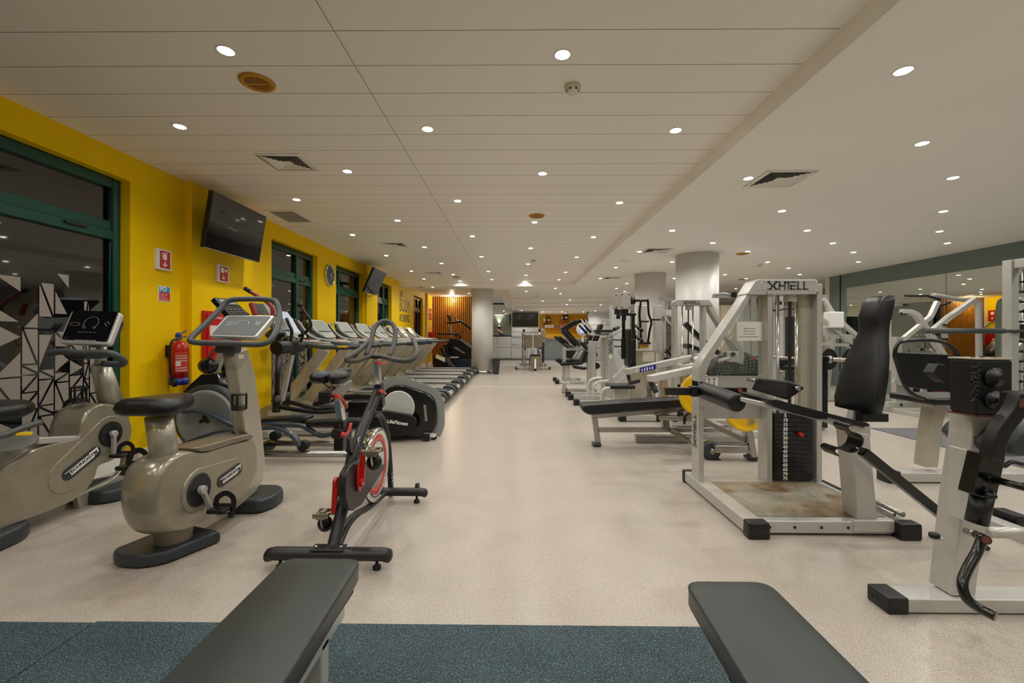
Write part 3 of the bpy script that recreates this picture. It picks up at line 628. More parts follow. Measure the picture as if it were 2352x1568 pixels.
B().pod(rpoly([V((x, 2.16, z)) for x, z in ((-3.24, .82), (-2.86, .82), (-2.9, 1.3), (-3.2, 1.3))], .06), (0, -.08, 0), 6, .04).build('backrest', 'upholstery', t)
sh = [(-60,890),(60,868),(180,850),(218,875),(200,915),(120,950),(0,968),(-60,970)]
B().pod([PX(*c0(*p), -2.86) for p in sh], (-.05, 0, 0), 5, .015).build('seat_carriage', 'mid_grey', t)
B().tube([PX(*c0(*p), -2.8) for p in ((-60, 892), (40, 868), (130, 832), (215, 806))], .018).build('side_handle', 'slate_grip', t)
B().bar(PX(*c0(80, 868), -2.79), PX(*c0(170, 866), -2.79), .012, .02).build('release_lever', 'yellow_plate', t, bev=.004)
B().bar(PX(*c0(180, 905), -2.97), PX(*c0(425, 892), -2.97), .06, .045).build('seat_rail', 'silver', t, bev=.01)
# ================================================================ cross trainer with big grey flywheel (user faces the wall, -X)
def cA(x, y): return (380 + x / 3.564, 640 + y / 3.564)
t = thing('cross_trainer', 'cross trainer with large round grey flywheel and dark red handles behind the upright bike', 'cross trainer', (-2.6, 4.3, 0))
fc = PY(*cA(330, 1150), 4.14)
b = B(); b.lathe(fc + V((0, .31, 0)), (0, -1, 0), [(0, .30), (.03, .335), (.27, .335), (.3, .318), (.31, .285)], 48)
sh = b.build('flywheel_shroud', 'dark_grey', t)
b = B(); b.lathe(fc + V((0, .0, 0)), (0, -1, 0), [(0, .282), (.012, .278), (.016, .25), (.012, .245), (.014, .15), (.01, .145), (.014, .05)], 48); fw_ = b.build('flywheel_cover', 'mid_grey', t)
kn = B(); [kn.bar(fc + V((0, -.02, 0)), fc + V((math.cos(a) * .05, -.02, math.sin(a) * .05)), .03, .03, hint=(0, 1, 0)) for a in (PI / 2, PI / 2 + 2.1, PI / 2 - 2.1)]; kn.build('hub_knob', 'black_plastic', fw_, bev=.008)
B().pod([PY(*cA(x, y), 4.2) for x, y in ((120,940),(190,860),(285,775),(410,780),(445,850),(600,900),(650,960),(655,1200),(600,1250),(585,1130),(520,1020),(420,960),(300,940),(200,980))], (0, .2, 0), 5, .02).build('shroud_neck', 'gloss_black', t)
b = B(); b.bar(PY(*cA(400, 785), 4.3), PY(*cA(470, 600), 4.3), .05, .07); b.bar(PY(*cA(470, 600), 4.3), PY(*cA(530, 400), 4.3), .05, .06); b.build('mast', 'silver', t, bev=.01)
for x, y, Y in ((350, 712, 4.16), (495, 700, 4.44)):
    p = PY(*cA(x, y), Y); k = B().ell(p, (.095, .06, .075)).build('pivot_cover', 'gloss_black', t)
b = B(); b.tube([PY(*cA(x, y), 4.44) for x, y in ((470,740),(490,800),(535,835),(570,870),(572,900))], .017); b.build('swing_lever', 'black_plastic', t)
b = B(); b.tube([PY(*cA(x, y), 4.14) for x, y in ((650,78),(770,150),(850,205),(880,260),(870,330))], .019); b.tube([PY(*cA(x, y), 4.16) for x, y in ((700,200),(720,250),(735,300))], .024); b.build('handle', 'red_dark', t)
b = B(); b.tube([PY(*cA(x, y), 4.16) for x, y in ((360,650),(385,600),(430,560),(480,520))], .02); b.build('handle', 'red_dark', t)
b = B(); p = PY(*cA(650, 78), 4.14); b.cyl(p, p + (PY(*cA(700, 108), 4.14) - p), .0205); b.build('handle_grip', 'rubber', t)
q = [PY(*cA(*a), Y) for a, Y in (((400,150),4.13), ((545,162),4.48), ((695,292),4.48), ((530,298),4.13))]
nn = (q[1] - q[0]).cross(q[3] - q[0]).normalized(); nn = nn if nn.z > 0 else -nn
cs = B().prism(q, nn * -.05).build('console', 'black_plastic', t, bev=.008)
cen = sum(q, V((0, 0, 0))) / 4; g = [cen + (p - cen) * .8 + nn * .001 for p in q]
B().prism([g[0], g[1], (g[1] + g[2] * .6) / 1.6, (g[0] + g[3] * .6) / 1.6], nn * .002).build('display', 'lcd', cs)
b = B(); [b.box(g[3] * (1 - u) + g[2] * u + (g[0] - g[3]) * w_ + nn * .002, (.02, .018, .006)) for u in (.15, .4, .65, .9) for w_ in (.08, .26)]; b.build('button', 'light_grey', cs)
cp = [PY(*cA(x, y), 4.3) for x, y in ((725,200),(800,205),(850,290),(760,295))]; B().prism(cp, (0, .2, 0)).build('reading_rack', mat('clear_grey', '8A8C8C', .2), t)
arm = [(150,1090),(250,1082),(360,1105),(480,1160),(600,1215),(720,1225),(880,1215),(980,1240),(1060,1300),(1105,1370)]
b = B(); b.strip([PY(*cA(x, y), 4.08) for x, y in arm], .04, .07, hint=(0, 1, 0)); b.v = [p for p in b.v]; la = b.build('link_arm', mat('blue_grey', '3A4650', .3, coat=.3), t, bev=.01)
b = B(); b.strip([PY(*cA(x, y), 4.5) for x, y in ((420,1120),(700,1180),(900,1190),(1100,1200),(1180,1235),(1280,1285),(1400,1260))], .04, .06, hint=(0, 1, 0)); b.build('link_arm', 'blue_grey', t, bev=.01)
b = B(); b.tube([PY(*cA(x, y), 4.0) for x, y in ((80,1380),(250,1310),(450,1250),(650,1235))], .013); b.build('side_rod', 'slate', t)
for Y, x0, x1, zy in ((4.1, 790, 1190, 1155), (4.5, 1150, 1620, 1180)):
    a, c = PY(*cA(x0, zy - 10), Y), PY(*cA(x1, zy - 15), Y); b = B(); m_ = (a + c) / 2
    b.pod(rpoly([V((a.x, Y - .06, a.z - .03)), V((c.x, Y - .06, c.z - .01)), V((c.x, Y + .1, c.z - .01)), V((a.x, Y + .1, a.z - .03))], .05), (0, 0, .035), 4, .01)
    pd = b.build('footplate', 'black_plastic', t)
    b = B(); [b.box(V((c.x - .2 + .016 * i, Y + .02 + .03 * (j - 1), c.z + .025)), (.008, .024, .004)) for i in range(12) for j in range(3)]; b.build('tread', 'slate_grip', pd)
for Y in (4.12, 4.52):
    B().cyl((-2.55, Y, .075), (-1.5, Y, .075), .03, n=24).build('rail', 'steel', t)
    a = PY(*cA(1085, 1355), 4.08) if Y < 4.3 else PY(*cA(1420, 1270), 4.5)
for Y, (x, y) in ((4.12, (1130, 1432)), (4.52, (900, 1375))):
    p = PY(*cA(x, y), Y); p.z = .155; b = B(); b.cyl(p + V((0, -.035, 0)), p + V((0, .035, 0)), .05, n=28); b.build('roller', 'rubber', t, bev=.006)
a = PY(*cA(1105, 1370), 4.1); b = B(); b.bar(a, V((PY(*cA(1130, 1432), 4.12).x, 4.1, .155)), .06, .07, hint=(0, 1, 0)); b.build('roller_bracket', 'black_plastic', t, bev=.01)
b = B(); b.bar((-1.5, 4.02, .045), (-1.5, 4.62, .045), .06, .08, hint=(0, 0, 1)); b.build('end_foot', 'black_plastic', t, bev=.012); b = B(); b.bar((-2.6, 4.02, .05), (-2.6, 4.62, .05), .08, .09, hint=(0, 0, 1)); b.bar((-3.3, 4.3, .06), (-2.6, 4.3, .06), .12, .1); b.build('base_frame', 'black_plastic', t, bev=.012)
# ================================================================ elliptical with black housing at the aisle end
def cB(x, y): return (690 + x / 6.03, 780 + y / 6.03)
t = thing('elliptical_trainer', 'black elliptical trainer with round grey crank disc and white script, nearest the treadmills', 'cross trainer', (-1.9, 5.2, 0))
shp = [(1040,1330),(1040,860),(1150,705),(1250,640),(1400,628),(1740,740),(1850,820),(1882,1000),(1882,1180),(1830,1290),(1780,1330)]
hs = B().pod(rpoly([PY(*cB(x, y), 4.98) for x, y in shp], .05), (0, .16, 0), 6, .02).build('housing', 'gloss_black', t)
B().strip([PY(*cB(x, y), 5.06) for x, y in ((1120,720),(1250,632),(1400,618),(1740,728),(1862,815),(1894,1000),(1894,1180),(1840,1300))], .17, .014, hint=(0, 1, 0)).build('rim_band', 'mid_grey', t)
B().pod(rpoly([PY(*cB(x, y), 5.36) for x, y in ((1000,640),(1130,572),(1540,540),(1600,600),(1605,900),(1580,1240),(1000,1240))], .05), (0, .16, 0), 6, .02).build('housing', 'gloss_black', t)
b = B(); b.b2((-2.0, 5.14, .1), (-1.05, 5.36, .42)); b.build('core_cover', 'black_plastic', t, bev=.02)
dc = PY(*cB(1360, 930), 4.975); ds = B().cyl(dc + V((0, .01, 0)), dc + V((0, -.014, 0)), .176, n=48).build('crank_disc', 'light_grey', hs, bev=.003)
B().tube([dc + V((math.cos(a) * .18, -.006, math.sin(a) * .18)) for a in [i * PI / 24 for i in range(48)]], .006, closed=True, n=8, spl=False).build('disc_rim', 'white_plastic', ds)
apn = B().pod(rpoly([PY(*cB(x, y), 4.94) for x, y in ((1080,985),(1200,968),(1560,1032),(1630,1080),(1622,1200),(1540,1275),(1440,1322),(1080,1330))], .03), (0, -.07, 0), 5, .012).build('crank_arm_cover', 'black_plastic', t)
p = PY(*cB(1345, 1148), 4.866); text('script_lettering', 'LifeFitness', .056, 'white_print', apn, p, (1, 0, -.13), (.25, 0, 1), .0008, bold=.0015, sx=1.0)
b = B(); [b.box(PY(*cB(1722 + i * 1.2, 905 + i * 12), 4.972), (.03, .006, .006)) for i in range(19)]; b.build('vent_strip', 'champagne_pale', hs)
b = B(); b.bar((-1.02, 4.93, .055), (-1.02, 5.45, .055), .07, .07, hint=(0, 0, 1)); b.bar((-2.9, 5.0, .05), (-2.9, 5.42, .05), .07, .08, hint=(0, 0, 1)); b.bar((-2.9, 5.2, .05), (-1.0, 5.2, .05), .1, .06); ft = b.build('base_frame', 'silver', t, bev=.012)
B().box((-1.02, 4.925, .052), (.085, .02, .085)).build('foot_cap', 'black_plastic', ft, bev=.012); B().box((-1.02, 5.455, .052), (.085, .02, .085)).build('foot_cap', 'black_plastic', ft, bev=.012)
for Y in (5.02, 5.36):
    b = B(); b.cyl((-.95, Y - .015, .035), (-.95, Y + .015, .035), .035); b.build('caster_wheel', 'rubber', t, bev=.003)
    B().pod(rpoly([V((-1.0, Y - .02, .03)), V((-.93, Y - .02, .03)), V((-.915, Y - .02, .06)), V((-1.0, Y - .02, .09))], .01), (0, .04, 0), 3, .004).build('caster_cover', 'white_plastic', t)
for Y, top, bot in ((4.95, (925,620), (905,1090)), (5.4, (1045,610), (980,1050))):
    a, c = PY(*cA(*top), Y), PY(*cA(*bot), Y); d = (c - a)
    b = B(); b.cyl(a, a + d * .74, .028); b.cyl(a + d * .7, c, .042, .046); b.build('swing_arm', 'black_plastic', t)
    b = B(); e = PY(*cA(*((1230, 1090) if Y < 5 else (1300, 1075))), Y); b.tube([c + V((0, 0, .08)), c + V((.1, 0, .05)), e, e + V((.35, .05, .02))], .028); b.build('pedal_arm', 'black_plastic', t)
a, c = PY(*cA(905, 565), 4.93), PY(*cA(1100, 550), 5.42)
b = B(); b.cyl(a, c, .078, n=28); b.ell((a + c) / 2 + V((0, .05, .03)), (.1, .12, .1)); b.build('console_hub', 'black_plastic', t, bev=.008)
b = B(); b.bar(PY(*cA(950, 480), 5.15) + V((0, -.06, 0)), PY(*cA(900, 440), 5.15) + V((0, -.06, .02)), .2, .14); b.build('console', 'dark_grey', t, bev=.02)
b = B(); b.tube([PY(*cA(x, y), 4.97) for x, y in ((990,322),(1015,380),(1035,430),(1025,510))], .018); b.build('handle', 'black_plastic', t)
b = B(); b.tube([PY(*cA(x, y), 5.35) for x, y in ((1055,330),(1095,400),(1125,455),(1090,560))], .018); b.build('handle', 'black_plastic', t)
b = B(); b.tube([PY(*cA(x, y), 5.42) for x, y in ((1095,212),(1140,270),(1180,335),(1188,395),(1130,450),(1090,470))], .018); b.ell(PY(*cA(1100, 215), 5.42), (.04, .03, .035)); b.build('long_handle', 'black_plastic', t)
B().bar(PY(*cA(1035, 620), 5.25), PY(*cA(955, 1000), 5.25), .05, .06).build('mast', 'silver', t, bev=.01)
for (x0, y0, x1, y1, Y) in ((190, 870, 780, 850, 5.0), (300, 845, 900, 830, 5.4)):
    a, c = PY(*cB(x0, y0 + 50), Y), PY(*cB(x1, y1 - 60), Y)
    b = B(); b.pod(rpoly([V((a.x, Y - .07, a.z)), V((c.x - .12, Y - .07, c.z - .02)), V((c.x - .12, Y + .07, c.z - .02)), V((a.x, Y + .07, a.z))], .04), (0, 0, .05), 4, .012); b.build('footplate', 'black_plastic', t)
    B().strip([c + V((-.15, 0, -.01)), (c + PY(*cB(1020, 760), Y)) / 2, PY(*cB(1060, 800), Y)], .07, .1, hint=(0, 1, 0)).build('coupler_arm', 'gloss_black', t, bev=.02)
# ================================================================ indoor cycle in the aisle
def c3(x, y): return (560 + x / 2.375, 680 + y / 2.375)
t = thing('spin_bike', 'dark indoor cycle with red cranks and levers standing at the edge of the aisle', 'exercise bike', (-.95, 2.68, 0))
XB = -.95
S = lambda x, y, X=XB: PX(*c3(x, y), X)
def stab(name, y, z, xa, xb, r):
    b = B(); P = [V((xa, y, z)), V((xa + .03, y, z + .008)), V((xb - .03, y, z + .008)), V((xb, y, z))]
    b.tube(P, r, spl=False, n=20, flat=.85); b.ell((xa, y, z), (.02, r, r * .85)); b.ell((xb, y, z), (.02, r, r * .85)); o = b.build(name, 'bronze_frame', t)
    for x in (xa + .06, xb - .06): B().lathe((x, y, 0), (0, 0, 1), [(0, .021), (.016, .021), (.024, .008), (z - r * .5, .008)], 16).build('levelling_foot', 'rubber', o)
    return o
rs = stab('rear_stabiliser', 2.235, .068, -1.275, -.655, .038); fs = stab('front_stabiliser', 3.13, .068, -1.27, -.655, .034)
p = V((-.965, 2.235, .107)); pl = B().box(p, (.17, .07, .008)).build('mounting_plate', 'bronze_frame', t, bev=.003)
for s_ in (-.065, .065): B().lathe(p + V((s_, 0, .003)), (0, 0, 1), [(0, .009), (.006, .009), (.009, .005)], 12).build('bolt', 'chrome', pl)
rt_ = [S(480, 1395, -.96), S(515, 1250, -.96), S(548, 1110, -.955), S(572, 980, -.95), S(590, 880, -.95), S(606, 820, -.95)]
b = B(); b.tube(rt_, .032, n=18); b.tube([S(600, 860), S(640, 740), S(690, 620), S(735, 510)], .032, n=18)
b.tube([S(700, 640, -.945), S(745, 650, -.94), S(778, 740, -.93), S(795, 900, -.93), S(803, 1085, -.93)], .021, n=14)
b.tube([S(500, 1385, -.945), S(560, 1250, -.945), S(620, 1185, -.94), S(680, 1150, -.94), S(770, 1072, -.94)], .026, n=14, flat=.7)
b.prism([S(*p_, -.935) for p_ in ((520,700),(560,710),(650,790),(668,850),(625,880),(585,850),(575,780),(525,765))], (-.03, 0, 0)); b.build('frame', 'bronze_frame', t)
b = B(); b.bar(S(525, 840), S(530, 675), .05, .06); b.bar(S(545, 745), S(500, 750), .045, .05); b.build('seat_tube', 'black_plastic', t, bev=.006)
b = B(); b.bar(S(735, 475), S(747, 600), .05, .065); b.build('head_tube', 'black_plastic', t, bev=.006)
B().bar(S(535, 690), S(515, 560), .034, .045).build('seat_post', 'chrome', t, bev=.003)
B().bar(S(737, 490), S(724, 345), .034, .045).build('stem_post', 'chrome', t, bev=.003)
sl = B().bar((-.955, 2.17, .895), (-.955, 2.47, .925), .05, .045).build('seat_slider', 'steel', t, bev=.004); B().box((-.955, 2.165, .895), (.054, .03, .05)).build('end_cap', 'black_plastic', sl, bev=.003)
sc = V((-.965, 2.27, .955)); P = []
b = B()
for x in (-.045, .045): b.ell(sc + V((x, -.02, .03)), (.052, .085, .036))
b.ell(sc + V((0, .06, .032)), (.05, .12, .03)); b.ell(sc + V((0, .16, .045)), (.028, .09, .022)); b.build('saddle', 'upholstery', t)
b = B(); b.tube([sc + V((-.02, -.05, .0)), sc + V((-.02, .02, -.03)), sc + V((-.02, .12, .01))], .005, n=8); b.tube([sc + V((.02, -.05, .0)), sc + V((.02, .02, -.03)), sc + V((.02, .12, .01))], .005, n=8); b.box(sc + V((0, .03, -.035)), (.04, .04, .03)); b.build('saddle_clamp', 'steel', t)
H = lambda x, y, Y: PY(*c3(x, y), Y)
b = B(); b.tube([H(685,240,3.02),(H(630,295,2.9)),H(575,330,2.8),H(562,350,2.78),H(615,352,2.84),H(675,332,2.92),H(720,326,2.94),H(770,332,2.92),H(840,350,2.84),H(915,348,2.78),H(945,310,2.82),H(935,260,2.95),H(922,232,3.02)], .0165, n=14)
b.tube([H(668,325,2.92),H(695,240,3.02),H(715,170,3.1),H(755,138,3.14),H(800,142,3.14),H(826,185,3.1),H(820,260,3.02),H(792,330,2.92)], .0165, n=14); b.build('handlebar', mat('grip_rubber', '4E4E4A', .55, bump=.2, bs=300), t)
B().ell(H(720, 330, 2.915), (.03, .03, .02)).build('handlebar_clamp', 'black_plastic', t)
for pts in (((505,545),(535,560),(560,605)), ((540,755),(565,745),(585,695)), ((735,365),(755,367),(775,365)), ((748,520),(762,522),(772,530))):
    b = B(); b.tube([S(x, y, -.915) for x, y in pts], .009, n=10); b.ell(S(*pts[0], -.915), (.014, .016, .014)); b.build('adjust_lever', 'red_paint', t)
wc = V((-.925, 2.86, .355))
b = B(); b.lathe(wc + V((-.018, 0, 0)), (1, 0, 0), [(0, .2), (0, .236), (.036, .236), (.036, .2), (.03, .19), (.006, .19)], 56); fwl = b.build('flywheel', 'chrome', t)
b = B(); b.lathe(wc + V((-.012, 0, 0)), (1, 0, 0), [(0, .198), (.026, .198), (.026, .15), (0, .15)], 56); b.build('red_band', 'red_paint', fwl)
b = B(); b.lathe(wc + V((-.01, 0, 0)), (1, 0, 0), [(0, .15), (.022, .15), (.022, .03), (.03, .02)], 56); b.build('inner_disc', 'light_grey', fwl)
def c4(x, y): return (700 + x / 4.613, 980 + y / 4.613)
gp = [(432,640),(442,500),(500,400),(590,350),(700,380),(860,400),(840,450),(760,570),(680,700),(600,830),(515,882),(462,862),(436,760)]
cg = B().pod(rpoly([PX(*c4(x, y), -.868) for x, y in gp], .02), (-.04, 0, 0), 5, .008).build('chain_guard', 'bronze_frame', t)
B().pod([PX(*c4(x, y), -.905) for x, y in [(414,640),(430,480),(500,375),(600,330),(640,345),(600,400),(520,470),(480,640),(500,800),(530,885),(490,888),(440,850),(418,760)]], (-.02, 0, 0), 4, .004).build('guard_rim', 'gloss_black', cg)
hub = V((-.868, 2.375, .40))
def tcrank(x, s_, ang):
    d = V((0, math.sin(ang), math.cos(ang))); a = hub.copy(); a.x = x; e = a + d * .17
    b = B(); b.bar(a, e + V((s_ * .01, 0, 0)), .018, .036, hint=(1, 0, 0), h2=.026); b.cyl(a - V((s_ * .01, 0, 0)), a + V((s_ * .012, 0, 0)), .026); b.build('crank', 'red_paint', t, bev=.005)
    pc = e + V((s_ * .065, 0, 0)); b = B()
    b.cyl(e, pc + V((s_ * .04, 0, 0)), .008)
    for y_ in (-.04, .04): b.box(pc + V((0, y_, 0)), (.085, .008, .026))
    for x_ in (-.034, 0, .034): b.box(pc + V((x_, 0, 0)), (.008, .084, .018))
    b.box(pc, (.03, .05, .034)); b.box(pc + V((0, -.03, -.012)), (.05, .02, .02)); pd = b.build('pedal', mat('pedal_metal', '9C9280', .3, .8) if 'pedal_metal' not in MATS else 'pedal_metal', t, bev=.002, seg=1)
    b = B(); b.ell(pc + V((0, .02, -.065)), (.042, .03, .045)); b.build('toe_cage', 'black_plastic', pd); b = B(); b.strip([pc + V((.0, -.03, -.02)), pc + V((0, -.025, -.05)), pc + V((0, -.01, -.075))], .014, .004, hint=(1, 0, 0)); b.build('toe_strap', 'light_grey', pd)
tcrank(-.845, 1, math.radians(-2)); tcrank(-.985, -1, math.radians(183))
B().pod([V((-.852, 2.375 + math.cos(a) * .028, .42 + math.sin(a) * .075)) for a in [i * PI / 10 for i in range(20)]], (-.014, 0, 0), 3, .003).build('crank_boss', 'red_paint', cg)
for x, y in ((595, 760), (628, 785)):
    p = S(x, y, -.932); text('frame_mark', 'FF' if x < 610 else 'IC', .045, 'white_print', t, p, (0, 1, 0), (0, 0, 1), .0008)
for i, ch in enumerate('TOMI'): p = PX(*c4(925 + i * 2, 500 + i * 38), -.905); text('fork_lettering', ch, .03, 'light_grey', t, p, (0, 1, 0), (0, 0, 1), .0008)
b = B(); p = V((-.72, 3.17, .1)); b.cyl(p + V((-.012, 0, 0)), p + V((.012, 0, 0)), .025); b.build('transport_wheel', 'rubber', fs)
# ================================================================ treadmills (user faces the wall)
def treadmill(label, boxend=False):
    t = thing('treadmill', label, 'treadmill', (0, 0, 0), group='treadmills in a row along the yellow wall')
    b = B(); b.b2((-2.0, -.27, .13), (-.06, .27, .19)); b.build('running_belt', 'belt', t, bev=.02)
    for s_ in (-1, 1):
        b = B(); b.pod(rpoly([V((x, s_ * .28 - .0, z)) for x, z in ((-2.05, .1), (-.1, .09), (-.04, .13), (-.08, .205), (-2.05, .215))], .02), (0, s_ * .14, 0), 4, .012); b.build('side_rail', 'silver', t)
        b = B(); b.pod(rpoly([V((x, s_ * .275, z)) for x, z in ((-.22, .02), (-.1, .0), (-.02, .05), (.03, .14), (-.02, .215), (-.1, .24), (-.22, .235))], .03), (0, s_ * .155, 0), 5, .015); b.build('end_cap', 'dark_grey', t)
        b = B(); b.pod([V((x, s_ * .33, z)) for x, z in ((-2.02, .2), (-1.82, .2), (-1.24, 1.0), (-1.38, 1.04))], (0, s_ * .075, 0), 4, .015); b.build('upright', 'champagne_pale', t)
        hp = [(-2.02, 1.40), (-1.98, 1.30), (-1.8, 1.17), (-1.58, 1.095), (-1.37, 1.058), (-1.1, 1.045), (-.92, 1.05)]
        b = B(); b.tube([V((x, s_ * .385, z)) for x, z in hp], .03, n=12, flat=.9); b.build('handrail', 'silver_pale' if boxend else 'slate_grip', t)
        if boxend: B().box((-.93, s_ * .385, 1.045), (.17, .085, .085)).build('handrail_end', 'slate', t, bev=.02)
        else: b = B(); b.ell((-.92, s_ * .385, 1.05), (.05, .031, .028)); b.build('handrail_end', 'dark_grey', t)
        B().box((-1.06, s_ * (.385) - .031, 1.055) if s_ < 0 else (-1.06, .385 + .031, 1.055), (.13, .003, .022)).build('yellow_label', 'yellow_plate', t)
        B().tube([V((x, s_ * .35, z)) for x, z in ((-2.03, 1.42), (-1.85, 1.2), (-1.6, 1.13), (-1.25, 1.1))], .014, n=8).build('rail_trim', 'light_grey', t)
    b = B(); b.cyl((-.05, -.27, .12), (-.05, .27, .12), .05, n=20); b.build('roller', 'silver', t)
    b = B(); b.pod(rpoly([V((x, -.38, z)) for x, z in ((-2.2, .03), (-1.72, .05), (-1.68, .17), (-1.8, .25), (-2.05, .31), (-2.2, .25))], .05), (0, .76, 0), 7, .04); b.build('motor_hood', 'champagne', t)
    b = B(); q = [V((-2.08, -.3, 1.46)), V((-2.08, .3, 1.46)), V((-1.86, .3, 1.17)), V((-1.86, -.3, 1.17))]; nn = (q[1] - q[0]).cross(q[3] - q[0]).normalized(); nn = nn if nn.x > 0 else -nn
    b.prism(rpoly(q, .04), nn * -.05); cs = b.build('console', 'silver_pale', t, bev=.012)
    cen = sum(q, V((0, 0, 0))) / 4; B().prism(rpoly([cen + (p - cen) * .84 + nn * .001 for p in q], .02), nn * .002).build('screen', 'lcd', cs)
    b = B(); [b.box(cen + (q[3] - q[0]).normalized() * .06 + V((0, -.2 + .05 * i, 0)) + nn * .004, (.02, .03, .012)) for i in range(9)]; b.build('button', 'slate', cs)
    b = B(); b.bar((-1.74, -.37, 1.12), (-1.74, .37, 1.12), .1, .04, hint=(0, 0, 1)); b.bar((-1.52, -.37, 1.06), (-1.52, .37, 1.06), .04, .04); b.build('cross_bar', 'silver', t, bev=.012)
    B().box((-1.7, 0, 1.15), (.04, .05, .02)).build('stop_button', 'red_paint', t, bev=.004)
    return t
on = ['nearest, with a paper clipped to its console', 'second from the elliptical trainer', 'third from the elliptical trainer', 'fourth from the elliptical trainer, with box-shaped rail ends', 'fifth from the elliptical trainer, with box-shaped rail ends', 'sixth from the elliptical trainer', 'seventh from the elliptical trainer', 'last in the row before the white column']
tm = treadmill('x'); tb = treadmill('x', True)
for i in range(8):
    lab = 'grey treadmill facing the yellow wall, ' + on[i]; loc = (-1.2 + (.03 if i > 5 else 0) * -1, 6.06 + 1.03 * i, 0)
    if i == 0: tm.location = loc; tm['label'] = lab
    elif i == 3: tb.location = loc; tb['label'] = lab
    else: dup(tb if i == 4 else tm, loc, label=lab)
q = [V((-3.24, 5.82, 1.50)), V((-3.24, 6.06, 1.50)), V((-3.02, 6.06, 1.21)), V((-3.02, 5.82, 1.21))]
q = [p + V((.03, 0, .03)) for p in q]
tag(B().prism(q, (.0015, 0, .001)).build('notice_sheet', 'label_pale', loc=q[0]), 'pale paper sheet leaning on the console of the nearest treadmill', 'paper')
# ================================================================ flat benches in the foreground
def bench(label, pad, xc, yfar, zt, rz_):
    t = thing('weight_bench', label, 'bench', (xc, 1.0, 0), group='padded benches in the foreground')
    P = rpoly([V((x, y, zt - .06)) for x, y in pad], .05, 5); b = B(); n = len(P); cen = sum(P, V((0, 0, 0))) / n; vs = []
    lay = ((0, 0, .004), (.004, 0, 0), (.05, 0, 0), (.057, 0, .004), (.06, 0, .014))
    for dz, _, ins in lay: vs += [p + (cen - p).normalized() * ins * 1.2 + V((0, 0, dz)) for p in P]
    b.add(vs, [(k * n + i, k * n + (i + 1) % n, (k + 1) * n + (i + 1) % n, (k + 1) * n + i) for k in range(4) for i in range(n)] + [tuple(range(n - 1, -1, -1)), tuple(range(4 * n, 5 * n))], True)
    pd = b.build('pad', 'upholstery_grey', t); B().tube([p + V((0, 0, .0525)) + (p - cen).normalized() * -.001 for p in P], .0018, closed=True, n=6, spl=False).build('piping', 'upholstery', pd)
    b = B(); b.b2((xc - .11, .1, zt - .072), (xc + .11, yfar - .08, zt - .06)); b.build('pad_board', 'seam_black', t)
    b = B(); b.bar((xc, .1, zt - .098), (xc, yfar - .12, zt - .098), .2, .05); b.bar((xc, .15, .04), (xc, yfar - .2, .04), .06, .05); b.build('frame', 'silver', t, bev=.006)
    for y_ in (yfar - .26, .2): b = B(); b.bar((xc, y_, .02), (xc, y_, zt - .1), .2, .05); b.build('leg', 'silver', t, bev=.006); b = B(); b.bar((xc - .22, y_, .041), (xc + .22, y_, .041), .06, .06); b.build('foot_bar', 'silver', t, bev=.008)
    return t
bench('dark padded bench at the lower left, running toward the spin bike', [(-.76, .05), (-.47, .05), (-.52, 1.47), (-.78, 1.47)], -.63, 1.47, .45, 0)
bench('dark grey padded bench at the lower right, beside the mat edge', [(.46, .05), (.765, .05), (.775, 1.35), (.52, 1.35)], .64, 1.35, .45, 0)
# mats
def mat_tile(a, b_, lab, m, z=.008): b = B(); b.b2((a[0], a[1], .0002), (b_[0], b_[1], z)); tag(b.build('rubber_mat', m, loc=(a[0], a[1], 0), bev=.001, seg=1), lab, 'mat')
mat_tile((-4, -1.5) if False else (-3.3, -1.2), (-1.752, 1.79), 'blue-flecked dark rubber mat at the far lower left, left of the seam', 'rubber_mat')
mat_tile((-1.746, -1.2), (.86, 1.798), 'blue-flecked dark rubber mat under the foreground benches', 'rubber_mat')
mat_tile((4.65, 2.6), (7.5, 5.76), 'grey rubber mat on the floor before the wall mirror', 'grey_mat')
# ================================================================ things on the yellow wall
def wall_sign(name, px0, py0, px1, py1, xw, lab, cat='sign'):
    a, c = PX(px0, py0, xw), PX(px1, py1, xw); y0, y1 = a.y, c.y; z1, z0 = a.z, PX(px0, py1, xw).z
    t = thing(name, lab, cat, (xw, (y0 + y1) / 2, z0)); return t, y0, y1, z0, z1
def panel(t, name, x, y0, y1, z0, z1, m, th=.003, bev=0): return B().b2((x, y0, z0), (x + th, y1, z1)).build(name, m, t, bev=bev)
def arrow(b, x, yc, zc, s): # white down arrow
    b.bar((x, yc, zc + s * .9), (x, yc, zc - s * .2), s * .35, .002, hint=(1, 0, 0)); b.bar((x, yc, zc - s * .55), (x, yc - s * .75, zc + s * .1), s * .3, .002, hint=(1, 0, 0)); b.bar((x, yc, zc - s * .55), (x, yc + s * .75, zc + s * .1), s * .3, .002, hint=(1, 0, 0))
t, y0, y1, z0, z1 = wall_sign('extinguisher_sign', 361, 569, 394, 617, XW + .03, 'square red and white fire extinguisher sign with a down arrow, above the extinguisher')
panel(t, 'backing', XW, y0, y1, z0, z1, 'white_plastic', .03, .002); w_, h_ = y1 - y0, z1 - z0
panel(t, 'red_field', XW + .03, y0 + w_ * .18, y1 - w_ * .1, z0 + h_ * .08, z1 - h_ * .08, 'red_paint', .001); x = XW + .032; yc = (y0 + y1) / 2 + .005
